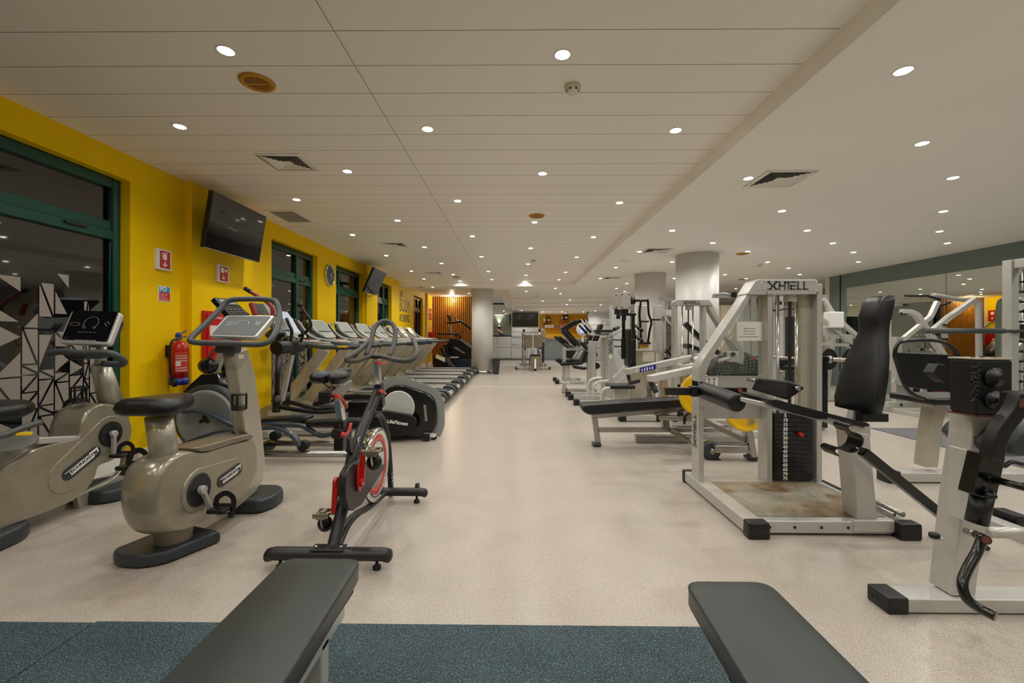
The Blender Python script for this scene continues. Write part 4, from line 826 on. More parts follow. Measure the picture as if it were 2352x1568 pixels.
b = B(); b.bar((x, yc, z0 + h_ * .5), (x, yc, z0 + h_ * .78), .045, .001, hint=(1, 0, 0)); b.bar((x, yc - .0, z0 + h_ * .82), (x, yc + .035, z0 + h_ * .85), .008, .001, hint=(1, 0, 0)); b.bar((x, yc - .035, z0 + h_ * .55), (x, yc - .035, z0 + h_ * .8), .006, .001, hint=(1, 0, 0)); b.bar((x, yc - .035, z0 + h_ * .8), (x, yc, z0 + h_ * .84), .006, .001, hint=(1, 0, 0)); arrow(b, x, yc, z0 + h_ * .27, .035); b.build('pictogram', 'white_print', t)
t, y0, y1, z0, z1 = wall_sign('hose_sign', 500, 606, 526, 646, -3.41, 'square red and white fire hose sign with a down arrow, under the television')
panel(t, 'backing', -3.44, y0, y1, z0, z1, 'white_plastic', .03, .002); w_, h_ = y1 - y0, z1 - z0
panel(t, 'red_field', -3.41, y0 + w_ * .18, y1 - w_ * .1, z0 + h_ * .08, z1 - h_ * .08, 'red_paint', .001); x = -3.408; yc = (y0 + y1) / 2
b = B(); b.bar((x, yc - .02, z0 + h_ * .55), (x, yc - .02, z0 + h_ * .85), .05, .001, hint=(1, 0, 0)); b.bar((x, yc, z0 + h_ * .7), (x, yc + .05, z0 + h_ * .7), .01, .001, hint=(1, 0, 0)); b.cyl((x, yc + .045, z0 + h_ * .7), (x + .001, yc + .045, z0 + h_ * .7), .018); arrow(b, x, yc, z0 + h_ * .27, .033); b.build('pictogram', 'white_print', t)
t, y0, y1, z0, z1 = wall_sign('notice_sign', 364, 655, 391, 691, XW + .004, 'small sign with blue PO field over red text lines, above the extinguisher')
panel(t, 'board', XW, y0, y1, z0, z1, 'white_plastic', .004); h_ = z1 - z0
panel(t, 'blue_field', XW + .004, y0 + .008, y1 - .005, z0 + h_ * .6, z1 - .006, 'blue_sign', .001); panel(t, 'red_field', XW + .004, y0 + .008, y1 - .005, z0 + .008, z0 + h_ * .6, 'red_paint', .001)
text('letters', 'PO', .062, 'white_print', t, (XW + .0056, (y0 + y1) / 2 - .015, z0 + h_ * .79), (0, 1, 0), (0, 0, 1), .0004, bold=.002)
b = B(); [b.b2((XW + .0052, y0 + .015, z0 + .016 + i * .014), (XW + .0058, y0 + .015 + L_, z0 + .019 + i * .014)) for i, L_ in enumerate((.11, .1, .06, .09, .1))]; b.build('text_lines', 'white_print', t)
# extinguisher
ex = V((XW + .11, 4.37, .70)); t = thing('fire_extinguisher', 'red fire extinguisher with blue base hanging on the yellow wall', 'fire extinguisher', ex)
B().lathe(ex, (0, 0, 1), [(.06, .082), (.36, .082), (.40, .072), (.43, .045), (.445, .022)], 36).build('cylinder', 'red_paint', t); B().lathe(ex, (0, 0, 1), [(0, .078), (.004, .084), (.07, .084)], 36).build('base_ring', 'blue_plastic', t)
b = B(); b.cyl(ex + V((0, 0, .44)), ex + V((0, 0, .49)), .018); b.box(ex + V((0, 0, .475)), (.03, .06, .03)); b.build('valve', 'steel', t, bev=.004)
b = B(); b.bar(ex + V((0, -.02, .50)), ex + V((0, .1, .55)), .022, .008); b.bar(ex + V((0, -.05, .485)), ex + V((0, .09, .487)), .02, .01); b.ell(ex + V((0, -.01, .5)), (.02, .035, .03)); b.build('lever', 'blue_plastic', t, bev=.003)
b = B(); b.tube([ex + V((0, -.03, .46)), ex + V((.0, -.09, .44)), ex + V((.0, -.115, .35)), ex + V((.0, -.115, .2)), ex + V((.0, -.1, .08)), ex + V((.02, -.085, .02))], .011, n=10); b.cyl(ex + V((.02, -.085, .06)), ex + V((.02, -.085, -.01)), .016, .02); b.build('hose', 'rubber', t)
lb = B(); R_ = .0828
for (z0_, z1_, a0, a1) in ((.13, .33, -1.35, .1),):
    n_ = 10; P = [ex + V((math.cos(a0 + (a1 - a0) * i / n_) * R_, math.sin(a0 + (a1 - a0) * i / n_) * R_, z)) for i in range(n_ + 1) for z in (z0_, z1_)]
    lb.add(P, [(2 * i, 2 * i + 2, 2 * i + 3, 2 * i + 1) for i in range(n_)])
lo = lb.build('label', mat('label_red', 'D0483C', .4), t); lb = B()
for k_ in range(7):
    z = .145 + k_ * .024; a0, a1 = (-1.25, -.75) if k_ in (2, 3) else (-1.25, 0); R2 = .0834; h_ = .02 if k_ in (2, 3) else .006
    P = [ex + V((math.cos(a0 + (a1 - a0) * i / 6) * R2, math.sin(a0 + (a1 - a0) * i / 6) * R2, z + q_)) for i in range(7) for q_ in (0, h_)]; lb.add(P, [(2 * i, 2 * i + 2, 2 * i + 3, 2 * i + 1) for i in range(6)])
lb.build('label_print', 'white_print', lo)
b = B(); b.b2((XW, 4.33, .98), (XW + .035, 4.41, 1.1)); b.build('wall_bracket', 'black_plastic', t)
# hose cabinet
t = thing('hose_cabinet', 'red fire hose cabinet on the yellow wall behind the upright bike', 'cabinet', (-3.44, 5.02, .83))
B().b2((-3.44, 4.72, .83), (-3.40, 5.36, 1.47)).build('frame', 'red_paint', t, bev=.004); dr = B().b2((-3.40, 4.75, .86), (-3.39, 5.33, 1.44)).build('door', 'red_paint', t, bev=.003)
text('door_lettering', 'Carretel', .05, 'white_print', dr, (-3.388, 4.9, 1.40), (0, 1, 0), (0, 0, 1), .0004); B().b2((-3.39, 4.78, 1.22), (-3.388, 4.9, 1.31)).build('sticker', 'paper', dr); B().b2((-3.39, 4.84, 1.04), (-3.385, 4.9, 1.08)).build('latch', 'champagne_pale', dr)
# clock
cpos = V((XW, 8.13, 2.33)); t = thing('wall_clock', 'round silver-rimmed wall clock with dark grey face', 'clock', cpos)
B().lathe(cpos, (1, 0, 0), [(0, .2), (.03, .2), (.042, .192), (.032, .178), (.02, .176)], 48).build('rim', 'chrome', t); f_ = B().cyl(cpos + V((.02, 0, 0)), cpos + V((.03, 0, 0)), .176, n=48).build('face', mat('clock_face', '45484E', .4), t)
b = B(); [b.bar(cpos + V((.032, math.sin(a) * .13, math.cos(a) * .13)), cpos + V((.032, math.sin(a) * .155, math.cos(a) * .155)), .01, .002, hint=(1, 0, 0)) for a in [i * PI / 6 for i in range(12)]]; b.build('hour_marks', 'light_grey', f_)
b = B(); b.bar(cpos + V((.034, 0, 0)), cpos + V((.034, .07, .03)), .01, .002, hint=(1, 0, 0)); b.bar(cpos + V((.036, -.01, .02)), cpos + V((.036, .09, -.06)), .007, .002, hint=(1, 0, 0)); b.build('hands', 'white_print', t)
# televisions
def tv(lab, tl, tr, bl, br, arm, cable=False):
    tl, tr, bl, br = V(tl), V(tr), V(bl), V(br); nn = (tr - tl).cross(bl - tl).normalized(); nn = nn if nn.x > 0 else -nn
    t = thing('television', lab, 'television', (tl + br) / 2)
    B().prism([tl, tr, br, bl], nn * -.045).build('casing', 'black_plastic', t, bev=.006); cen = (tl + tr + bl + br) / 4
    B().prism([cen + (p - cen) * .975 + nn * .0005 for p in (tl, tr, br, bl)], nn * .002).build('screen', 'screen_black', t)
    up_v = (tl - bl).normalized(); B().bar(bl * .995 + V((0, 0, .002)) + nn * .002 + up_v * .004, br + nn * .002 + up_v * .004, .004, .008).build('lower_bezel', 'steel', t)
    b = B(); b.bar(cen - nn * .03, arm, .05, .05); b.box(V(arm), (.03, .2, .3)); b.box(cen - nn * .05, (.04, .3, .2)); b.build('wall_arm', 'black_plastic', t, bev=.004)
    if cable:
        c_ = B(); c_.tube([tl * .5 + bl * .5 - (tr - tl) * -.02 - nn * .05, cen - nn * .08 - up_v * .35, br - nn * .05 - up_v * .02], .006, n=8); c_.build('cable', 'rubber', t)
tv('large flat television on a wall arm between the near windows', (-3.1, 4.41, 2.68), (-3.1, 5.37, 2.67), (-3.19, 4.41, 2.10), (-3.19, 5.37, 2.10), (-3.41, 4.9, 2.45))
tv('tilted television reflecting the pale floor, between third and fourth windows', (-3.05, 9.3, 2.66), (-3.05, 10.2, 2.655), (-3.28, 9.33, 2.14), (-3.28, 10.17, 2.14), (-3.41, 10.2, 2.4), True)
# wall lettering
def wtext(s, y, z, size, sx, name='wall_lettering', lab=None):
    o = text(name, s, size, 'dark_print', None, (XW + .003, y, z), (0, 1, 0), (0, 0, 1), .002, align='LEFT', bold=.004 if size > .3 else .0, sx=sx)
    tag(o, lab, 'lettering')
wtext('THE', 13.08, 2.47, .26, .75, lab='grey painted word THE, top line on the yellow wall'); wtext('BODY', 13.05, 2.12, .58, .82, lab='large grey painted word BODY on the yellow wall'); wtext('ACHIEVES', 13.05, 1.74, .33, .84, lab='grey painted word ACHIEVES under BODY on the yellow wall')
o = tag(B().cyl((XW + .05, 16.85, 0), (XW + .05, 16.85, ZL), .045).build('drain_pipe', 'white_paint', loc=(XW + .05, 16.85, 0)), 'white vertical pipe running up the yellow wall near the wood slats', 'pipe')
for (y, lab) in ((17.2, 'left of two far red safety signs by the wood slats'), (17.75, 'right of two far red safety signs by the wood slats')):
    t = thing('safety_sign', lab, 'sign', (XW, y, 1.95)); B().b2((XW, y - .16, 1.85), (XW + .02, y + .16, 2.3)).build('board', 'red_paint', t); b = B(); arrow(b, XW + .022, y, 1.97, .07); b.box((XW + .022, y, 2.17), (.002, .12, .12)); b.build('pictogram', 'white_print', t)
    s2 = thing('small_notice', lab.replace('safety signs', 'small notices below the safety signs'), 'sign', (XW, y, 1.5)); B().b2((XW, y - .07, 1.45), (XW + .01, y + .07, 1.6)).build('board', 'white_plastic', s2); B().b2((XW + .01, y - .05, 1.46), (XW + .012, y + .05, 1.54)).build('red_field', 'red_paint', s2)
t = thing('hose_cabinet', 'far red hose cabinet low on the yellow wall beside the wood slats', 'cabinet', (XW, 17.5, .7)); B().b2((XW + .002, 17.15, .65), (XW + .18, 17.9, 1.35)).build('box', 'red_paint', t, bev=.01); B().b2((XW + .18, 17.45, 1.0), (XW + .184, 17.6, 1.15)).build('emblem', 'white_print', t)
# ================================================================ helpers for the weight machines
def loft(b, rings, caps=True):
    n = len(rings[0]); vs = [p for r in rings for p in r]; m = len(rings)
    b.add(vs, [(k * n + i, k * n + (i + 1) % n, (k + 1) * n + (i + 1) % n, (k + 1) * n + i) for k in range(m - 1) for i in range(n)], True)
    if caps: b.add(vs, [tuple(range(n - 1, -1, -1)), tuple(range((m - 1) * n, m * n))])
    return b
def roller(t, a, c, r, name='roller_pad', m='upholstery'):
    b = B(); a, c = V(a), V(c); L_ = (c - a).length
    b.lathe(a, c - a, [(0, r * .8), (.008, r * .97), (.02, r), (L_ - .02, r), (L_ - .008, r * .97), (L_, r * .8)], 28); return b.build(name, m, t)
def cushion(t, a, c, w_, h, name='seat', m='upholstery', hint=None):   # padded slab between a and c
    b = B(); b.bar(a, c, w_, h, hint=hint); o = b.build(name, m, t, bev=min(h, w_) * .32, seg=4); return o
def plate(t, c, axis, r, m='iron_dark', th=.035, name='weight_plate'):
    ax = V(axis).normalized(); b = B(); c = V(c)
    b.lathe(c - ax * th / 2, ax, [(0, r * .3), (0, r * .62), (.006, r * .7), (.006, r * .84), (-.0, r * .9), (0, r * .97), (.006, r), (th - .006, r), (th, r * .97), (th, r * .9), (th - .006, r * .84), (th - .006, r * .7), (th, r * .62), (th, r * .3)], 40); return b.build(name, m, t)
def cap(t, c, d): return B().box(c, d).build('foot_cap', 'black_plastic', t, bev=.01)
def arm(t, pts, w_, h, m='silver', name='lever_arm', hint=(0, 1, 0), seg=3, spl=False, bev=.006):
    b = B(); b.strip(pts, w_, h, hint=hint, seg=seg, spl=spl); return b.build(name, m, t, bev=bev)
# ================================================================ leg-curl machine with weight tower
def c7(x, y): return (1540 + x / 2.376, 600 + y / 2.376)
t = thing('leg_curl_machine', 'silver seated leg curl machine with black back pad, roller pads and a numbered weight stack', 'gym machine', (1.85, 3.0, 0))
YF = 3.33; D = .135
b = B(); b.b2((1.385, 2.62, .012), (1.495, 3.6, .092)); b.b2((2.275, 2.62, .012), (2.385, 3.56, .092)); b.b2((1.44, 2.64, .014), (2.33, 2.71, .09)); b.b2((1.40, 3.34, .014), (2.36, 3.5, .09)); b.build('base_frame', 'silver', t, bev=.008)
for x in (1.44, 2.33): b = B(); b.prism([V((x - .065, 2.66, .0)), V((x + .065, 2.66, .0)), V((x + .062, 2.66, .1)), V((x - .062, 2.66, .1))], (0, -.078, -.0)); o = b.build('foot_cap', 'black_plastic', t, bev=.012); logo('cap_lettering', 'dark_grey', o, (x, 2.5815, .045), (1, 0, 0), (0, 0, 1), .016, .001)
cap(t, (1.44, 3.61, .05), (.125, .05, .1)); cap(t, (2.33, 3.58, .05), (.125, .05, .1))
b = B(); [b.cyl((x, 2.638, .052), (x, 2.6395, .052), .009) for x in (1.53, 1.68, 1.84, 2.0, 2.1, 2.25)]; b.build('bolt_hole', 'seam_black', t)
B().b2((1.49, 2.71, .084), (2.28, 3.34, .092)).build('deck_plate', 'worn_plate', t)
b = B(); b.b2((1.39, YF, .08), (1.432, YF + D, .86)); b.b2((1.911, YF, .08), (1.95, YF + D, 1.60)); b.b2((2.284, YF, .08), (2.326, YF + D, 1.60))
tw = b.build('tower_post', 'silver', t, bev=.005)
S7 = lambda x, y, Y=YF: PY(*c7(x, y), Y)
P3 = lambda x, y, Y=YF: PY(1540 + x / 6.918, 640 + y / 6.918, Y)
st = [P3(1215, 250), P3(1302, 250), P3(880, 900), P3(700, 1200), P3(600, 1420), P3(566, 1530), V((1.432, YF, .80)), V((1.39, YF, .80)), V((1.39, YF, .86)), P3(450, 1420), P3(520, 1280), P3(700, 1010)]
B().prism(st, (0, D, 0)).build('sloping_strut', 'silver', t, bev=.006)
hd = [P3(1210, 255, 3.315), P3(1372, 5, 3.315), P3(2310, 5, 3.315), P3(2352, 40, 3.315), P3(2362, 245, 3.315)]
h_ = B().prism(rpoly(hd, .02), (0, .165, 0)).build('header', 'silver', t, bev=.008, seg=3)
B().tube([p + V((0, -.001, 0)) for p in rpoly([P3(1375, 175, 3.315), P3(1450, 35, 3.315), P3(2285, 35, 3.315), P3(2285, 178, 3.315)], .01)], .0025, closed=True, n=6, spl=False).build('header_moulding', 'silver_pale', h_)
hc = PY((1766 + 1854) / 2, 655.5, 3.312); logo('header_lettering', 'dark_print', h_, hc, (1, 0, 0), (0, 0, 1), .054)
b = B(); [b.cyl(P3(x, 222, 3.3145), P3(x, 222, 3.3125), .005, n=12) for x in (1530, 2335)]; b.build('screw', 'seam_black', h_)
B().prism([S7(175, 625, 3.42), S7(515, 625, 3.42), S7(560, 800, 3.42), S7(560, 858, 3.42), S7(175, 858, 3.42)], (0, .012, 0)).build('side_plate', 'silver', t)
B().prism([P3(570, 1520, 3.40), P3(1300, 255, 3.40), P3(1480, 255, 3.40), P3(1490, 1520, 3.40)], (0, .004, 0)).build('tinted_guard', 'tinted_pane', t)
nt_ = B().prism([P3(1060, 682, 3.393), P3(1460, 682, 3.393), P3(1460, 985, 3.393), P3(1060, 985, 3.393)], (0, .002, 0)).build('instruction_sheet', 'paper', t)
b = B(); [b.bar(P3(1215, 785 + 42 * i, 3.3915), P3(1350, 785 + 42 * i, 3.3915), .001, .006, hint=(0, 1, 0)) for i in range(3)]; b.bar(P3(1095, 915, 3.3915), P3(1400, 915, 3.3915), .001, .007, hint=(0, 1, 0)); b.build('sheet_print', 'mid_grey', nt_)
b = B(); [b.bar(P3(1165, 785 + 42 * i, 3.3915), P3(1200, 785 + 42 * i, 3.3915), .001, .008, hint=(0, 1, 0)) for i in range(3)]; b.build('flag_marks', 'red_dark', nt_)
q = B().prism([S7(190, 632, 3.415), S7(260, 632, 3.415), S7(260, 690, 3.415), S7(190, 690, 3.415)], (0, .002, 0)).build('pictogram_label', 'paper', t)
b = B(); [strokes(b, [(x, -.02, x, .02), (x - .012, .02, x + .012, .02), (x, -.02, x - .008, -.045), (x, -.02, x + .008, -.045)], S7(225, 655, 3.413), (1, 0, 0), (0, 0, 1), .004, .001) for x in (-.02, .02)]; b.build('pictogram', 'dark_print', q)
logo('post_lettering', 'dark_print', t, (1.388, 3.40, .47), (0, 0, -1) if False else (0, 0, 1), (0, 1, 0), .045)
# stack of fifteen plates, guide rods, belt
for i in range(15):
    z1 = .615 - i * .0343; b = B(); b.b2((1.972, 3.345, z1 - .0325), (2.262, 3.45, z1)); o = b.build('stack_plate', 'gloss_black', t, bev=.002, seg=1)
    text('plate_number', str(5 + 5 * i), .036, 'white_print', o, (2.055, 3.344, z1 - .017), (1, 0, 0), (0, 0, 1), .0006, bold=.0012)
    if i != 4: B().cyl((2.155, 3.3445, z1 - .017), (2.155, 3.343, z1 - .017), .0055, n=12).build('pin_hole', 'dark_grey', o)
b = B(); b.cyl((2.155, 3.35, .461), (2.155, 3.30, .461), .013, n=20); b.build('selector_pin', 'red_paint', t)
b = B(); b.cyl((2.03, 3.4, .1), (2.03, 3.4, 1.53), .011); b.cyl((2.175, 3.4, .1), (2.175, 3.4, 1.53), .011); b.build('guide_rod', 'chrome', t)
B().b2((2.085, 3.36, .615), (2.11, 3.364, 1.52)).build('lift_belt', 'rubber', t)
B().b2((2.08, 3.35, 1.47), (2.15, 3.42, 1.53)).build('pulley_block', 'silver', t, bev=.004)
B().b2((2.2, YF + .06, .09), (2.283, YF + D, 1.53)).build('inner_channel', 'champagne_pale', t)
b = B(); b.cyl((2.345, 2.66, .125), (2.345, 3.12, .125), .016); b.cyl((2.31, 2.68, .115), (2.31, 3.3, .115), .01); b.build('floor_tube', 'steel', t)
# levers, pads and seat
b = B(); b.bar(PY(1526, 898, 3.24), PY(1712, 898, 3.24), .05, .055, hint=(0, 0, 1)); b.build('lever_bar', 'gloss_black', t, bev=.004)
b = B(); b.box(PY(1593, 898, 3.235), (.05, .07, .075)); b.build('lever_clamp', 'black_plastic', t, bev=.005)
B().cyl(PY(1700, 896, 3.21), PY(1700, 896, 3.2), .014).build('pivot_bolt', mat('orange_bolt', '8A3A18', .5), t)
roller(t, (1.395, 3.26, .80), (1.44, 2.84, .768), .062)
A = [PY(*c7(*p), 3.25) for p in ((430, 650), (447, 712), (470, 630))]; Z_ = [PY(*c7(*p), 2.88) for p in ((655, 668), (650, 765), (738, 692))]
A = [PY(*c7(*p), 3.25) for p in ((468, 628), (432, 700), (560, 700))]; Z_ = [PY(*c7(*p), 2.88) for p in ((650, 648), (640, 765), (748, 690))]
b = B(); loft(b, [A, Z_]); b.build('thigh_pad', 'upholstery', t, bev=.022, seg=4)
b = B(); b.cyl(PY(*c7(425, 645), 3.3), PY(*c7(470, 652), 3.2), .014); b.cyl(PY(*c7(680, 690), 2.89), PY(*c7(700, 695), 2.85), .014); b.build('pad_axle', 'steel', t)
sp_ = [(405, 745), (560, 778), (860, 835), (1095, 893), (1095, 960), (980, 930), (870, 885), (700, 840), (405, 770)]
B().prism([PY(*c7(*p), 2.665) for p in sp_], (0, .06, 0)).build('seat_arm', 'silver', t, bev=.008)
st_ = [(548, 752), (575, 752), (860, 828), (870, 866), (800, 862), (700, 838), (575, 797), (550, 780)]
b = B(); b.pod(rpoly([PY(*c7(*p), 2.60) for p in st_], .012), (0, .38, 0), 9, .012); b.build('seat', 'upholstery', t)
b = B(); b.pod(rpoly([PY(*c7(*p), 2.64) for p in ((850, 825), (1090, 886), (1093, 900), (1060, 905), (850, 850))], .004), (0, .3, 0), 4, .01); b.build('seat_edge', 'black_plastic', t)
pz = [(.735, 2.13, .165, .085), (.80, 2.135, .172, .1), (.95, 2.165, .165, .1), (1.08, 2.195, .135, .1), (1.17, 2.215, .105, .095), (1.245, 2.235, .088, .085), (1.29, 2.235, .085, .1), (1.33, 2.24, .085, .12), (1.42, 2.262, .08, .115), (1.458, 2.28, .07, .09)]
rings = []
for z, x, w_, th in pz:
    R_ = []
    for i in range(24):
        a = 2 * PI * i / 24; cx, sy = math.cos(a), math.sin(a)
        R_.append(V((x + math.copysign(abs(cx) ** .55, cx) * th / 2 + .045, 2.80 + math.copysign(abs(sy) ** .45, sy) * w_, z)))
    rings.append(R_)
bp = loft(B(), rings).build('back_pad', 'upholstery', t)
B().tube([V((x - th / 2 + .058, 2.80 - w_ * .985, z)) for z, x, w_, th in pz[1:-1]], .0022, n=6).build('stitched_seam', 'seam_black', bp)
b = B(); b.bar((2.16, 2.8, .62), (2.23, 2.8, .95), .1, .05, hint=(0, 1, 0)); b.build('back_support', 'silver', t, bev=.005)
b = B(); b.bar((2.14, 2.74, .70), (2.30, 2.74, .70), .06, .05); b.build('adjuster_tube', 'black_plastic', t, bev=.003)
pp = [(1025, 1412), (1132, 1412), (1118, 1250), (1090, 945), (985, 925)]
B().prism([PY(*c7(*p), 2.66) for p in pp], (0, .13, 0)).build('seat_post', 'silver', t, bev=.008)
b = B(); b.b2((2.03, 2.628, .03), (2.27, 2.66, .10)); b.build('post_bracket', 'silver', t, bev=.006)
hk = [(1052, 905), (1025, 895), (985, 893), (968, 905), (985, 930), (1030, 945), (1052, 975), (1035, 1020), (995, 1042), (945, 1030), (915, 1020), (895, 1035), (918, 1062)]
b = B(); b.strip([PY(*c7(*p), 2.5) for p in hk], .11, .006, hint=(0, 0, 1), seg=4); b.v = []; b.f = []; b.sm = []
b = B(); Pk = spline([PY(*c7(*p), 2.45) for p in hk], 4, False); nrm = []
for i, p in enumerate(Pk):
    d_ = (Pk[min(i + 1, len(Pk) - 1)] - Pk[max(i - 1, 0)]).normalized(); nrm.append(V((0, 1, 0)).cross(d_))
loft(b, [[p - n_ * .004, p + n_ * .004, p + n_ * .004 + V((0, .11, 0)), p - n_ * .004 + V((0, .11, 0))] for p, n_ in zip(Pk, nrm)]); b.build('leg_hook', 'gloss_black', t, smooth=False)
b = B(); b.bar(PY(1981, 1036, 2.5), PY(2260, 1262, 2.5), .05, .05, hint=(0, 1, 0)); b.build('long_lever', 'gloss_black', t, bev=.004)
# ================================================================ big black-headed machine cut by the right edge
def c8(x, y): return (1970 + x / 2.377, 780 + y / 2.377)
t = thing('leg_press_pivot_machine', 'silver machine with rusty black pivot box and bent foot lever, at the right edge', 'gym machine', (2.1, 1.95, 0))
t.name = 'lever_machine'
B().b2((1.66, 1.90, .006), (3.3, 2.01, .066)).build('base_beam', 'silver', t, bev=.006)
b = B(); b.prism([V((1.61, 1.895, 0)), V((1.61, 2.015, 0)), V((1.61, 2.015, .072)), V((1.61, 1.895, .072))], (.09, 0, 0)); o = b.build('foot_cap', 'black_plastic', t, bev=.008); logo('cap_lettering', 'dark_grey', o, (1.609, 1.955, .036), (0, -1, 0), (0, 0, 1), .014, .001)
S8 = lambda x, y, Y=1.92: PY(*c8(x, y), Y)
B().prism([S8(*p) for p in ((515, 1400), (645, 1400), (660, 1280), (700, 1060), (725, 620), (800, 600), (815, 400), (635, 402), (628, 520), (575, 870))], (0, .11, 0)).build('post', 'silver', t, bev=.006)
B().prism([S8(*p, 1.912) for p in ((632, 410), (800, 410), (790, 530), (720, 548), (632, 528))], (0, .01, 0)).build('gusset_panel', mat('gusset', 'A3A39C', .3, .5), t, bev=.004)
b = B(); b.b2((1.933, 1.85, .872), (2.088, 1.965, 1.105)); bx = b.build('pivot_box', 'iron_dark', t, bev=.01, seg=3)
B().b2((1.93, 1.848, 1.105), (2.09, 1.968, 1.113)).build('box_lid', 'champagne_pale', bx, bev=.002); B().b2((1.932, 1.849, .864), (2.089, 1.966, .872)).build('rust_line', 'rust', bx)
b = B(); [b.cyl((x, 1.9, 1.113), (x, 1.9, 1.118), .009, n=6) for x in (1.97, 2.01, 2.06)]; b.build('lid_bolt', 'rust', bx)
pc1, pc2 = S8(738, 205, 1.85), S8(738, 328, 1.85)
for pc, r in ((pc1, .042), (pc2, .04)): B().lathe(pc + V((0, .004, 0)), (0, -1, 0), [(0, r), (.014, r), (.02, r * .9), (.022, r * .55), (.03, r * .52)], 28).build('boss', 'black_plastic', bx)
logo('box_lettering', 'dark_grey', bx, S8(642, 235, 1.848), (0, 0, 1), (-1, 0, 0), .03, .003)
b = B(); b.cyl(pc2 + V((0, -.02, 0)), pc2 + V((.105, -.11, -.005)), .014); b.build('shaft', mat('worn_steel', '8A6A58', .35, .8), t)
B().prism([S8(*p, 1.9) for p in ((412, 180), (440, 132), (482, 138), (484, 236), (450, 215))], (0, .05, 0)).build('side_bracket', 'iron_dark', t, bev=.003)
b = B(); b.box(S8(880, 330, 1.76), (.085, .07, .07)); b.build('lever_head', 'iron_dark', t, bev=.008)
B().cyl(S8(898, 345, 1.72), S8(898, 345, 1.71), .018).build('lever_bolt', 'rust', t)
arm(t, [S8(890, 300, 1.74), S8(845, 395, 1.74), S8(780, 480, 1.74), S8(745, 560, 1.74), S8(728, 650, 1.74)], .055, .05, 'iron_dark', 'curved_lever', spl=True, seg=4)
B().prism([S8(*p, 1.75) for p in ((680, 618), (810, 648), (755, 885), (625, 845))], (0, .06, 0)).build('lever_sleeve', 'gloss_black', t, bev=.005)
B().prism([S8(*p, 1.83) for p in ((615, 605), (690, 622), (640, 900), (600, 1000))], (0, .09, 0)).build('sleeve_bracket', 'silver', t, bev=.004)
b = B(); b.cyl(S8(680, 850, 1.78), S8(648, 1000, 1.78), .036); b.build('sleeve_tube', 'iron_dark', t)
b = B(); b.cyl(S8(740, 760, 1.74), S8(930, 812, 1.6), .013); b.cyl(S8(725, 760, 1.76), S8(755, 765, 1.73), .02); b.build('adjust_rod', 'gloss_black', t)
b = B(); b.ell(S8(725, 850, 1.73), (.018, .02, .015)); b.ell(S8(730, 822, 1.735), (.008, .01, .006)); b.build('lock_knob', 'black_plastic', t)
b = B(); b.cyl(S8(596, 1045, 1.90), S8(645, 1062, 1.80), .014); b.build('pivot_pin', 'steel', t)
b = B(); b.cyl(S8(645, 1062, 1.84), S8(700, 1092, 1.70), .017); b.tube([S8(680, 1085, 1.75), S8(650, 1160, 1.74), S8(600, 1250, 1.72), S8(572, 1330, 1.70), S8(595, 1410, 1.68), S8(660, 1462, 1.66), S8(755, 1512, 1.62)], .0175, n=14); o = b.build('foot_lever', 'gloss_black', t)
B().cyl(S8(700, 1092, 1.698), S8(702, 1093, 1.692), .013).build('lever_end', 'rust', t)
b = B(); b.box(S8(430, 1085, 1.94), (.06, .03, .008)); b.build('stop_tab', 'silver', t); b = B(); p = S8(418, 1075, 1.94); b.lathe(p, (0, 0, 1), [(0, .02), (.012, .02), (.016, .016)], 20); b.build('stop_buffer', 'rubber', t)
ps = [(795, 585), (830, 530), (900, 475), (1080, 420), (1100, 560), (1060, 650), (900, 672), (820, 640)]
B().pod(rpoly([S8(*p, 1.80) for p in ps], .03), (0, .3, 0), 7, .05).build('seat', 'upholstery_grey', t)
B().tube([S8(*p, 1.79) for p in ((770, 668), (800, 690), (840, 668), (900, 680), (1000, 700))], .008).build('seat_rim', 'black_plastic', t)
b = B(); b.cyl(S8(700, 1052, 2.35), S8(1000, 1052, 2.35), .028); b.bar((3.0, 1.95, .03), (3.0, 2.9, .03), .1, .06); b.build('rear_tube', 'silver', t)
b = B(); b.box((3.12, 2.78, .05), (.08, .14, .1)); b.build('foot_cap', 'black_plastic', t, bev=.008); B().b2((3.15, 2.72, .005), (4.2, 2.83, .09)).build('rear_beam', 'silver', t, bev=.006)
b = B(); b.b2((2.98, 2.02, .05), (3.06, 2.1, .6)); b.build('rear_post', 'silver', t, bev=.006)
# ================================================================ third machine: back panel in a black tube loop
def c9(x, y): return (1880 + x / 4.612, 780 + y / 4.612)
t = thing('chest_press_machine', 'silver machine with black back panel inside a bent black tube, behind the leg curl seat', 'gym machine', (3.6, 3.7, 0))
S9 = lambda x, y, Y=3.66: PY(*c9(x, y), Y)
B().b2((3.13, 3.6, .01), (4.5, 3.71, .085)).build('base_beam', 'silver', t, bev=.006); B().box((3.1, 3.655, .05), (.1, .13, .1)).build('foot_cap', 'black_plastic', t, bev=.01)
B().prism([S9(*p) for p in ((1140, 1355), (1268, 1355), (1320, 900), (1372, 680), (1200, 680), (1222, 740), (1180, 1000))], (0, .12, 0)).build('post', 'champagne_pale', t, bev=.006)
cushion(t, S9(1085, 640, 3.55) + V((.0, .1, 0)), S9(1420, 640, 3.55) + V((.25, .1, 0)), .42, .06)
B().prism([S9(*p, 3.5) for p in ((818, 130), (1425, 158), (1440, 560), (925, 500))], (0, .035, 0)).build('back_panel', 'black_plastic', t, bev=.008)
B().tube([S9(*p, 3.46) for p in ((1120, 625), (1010, 585), (935, 520), (880, 400), (830, 250), (808, 160), (830, 60), (890, 18), (1100, 5), (1260, 12), (1370, 50), (1450, 120), (1495, 200))], .0145, n=12).build('tube_loop', 'gloss_black', t)
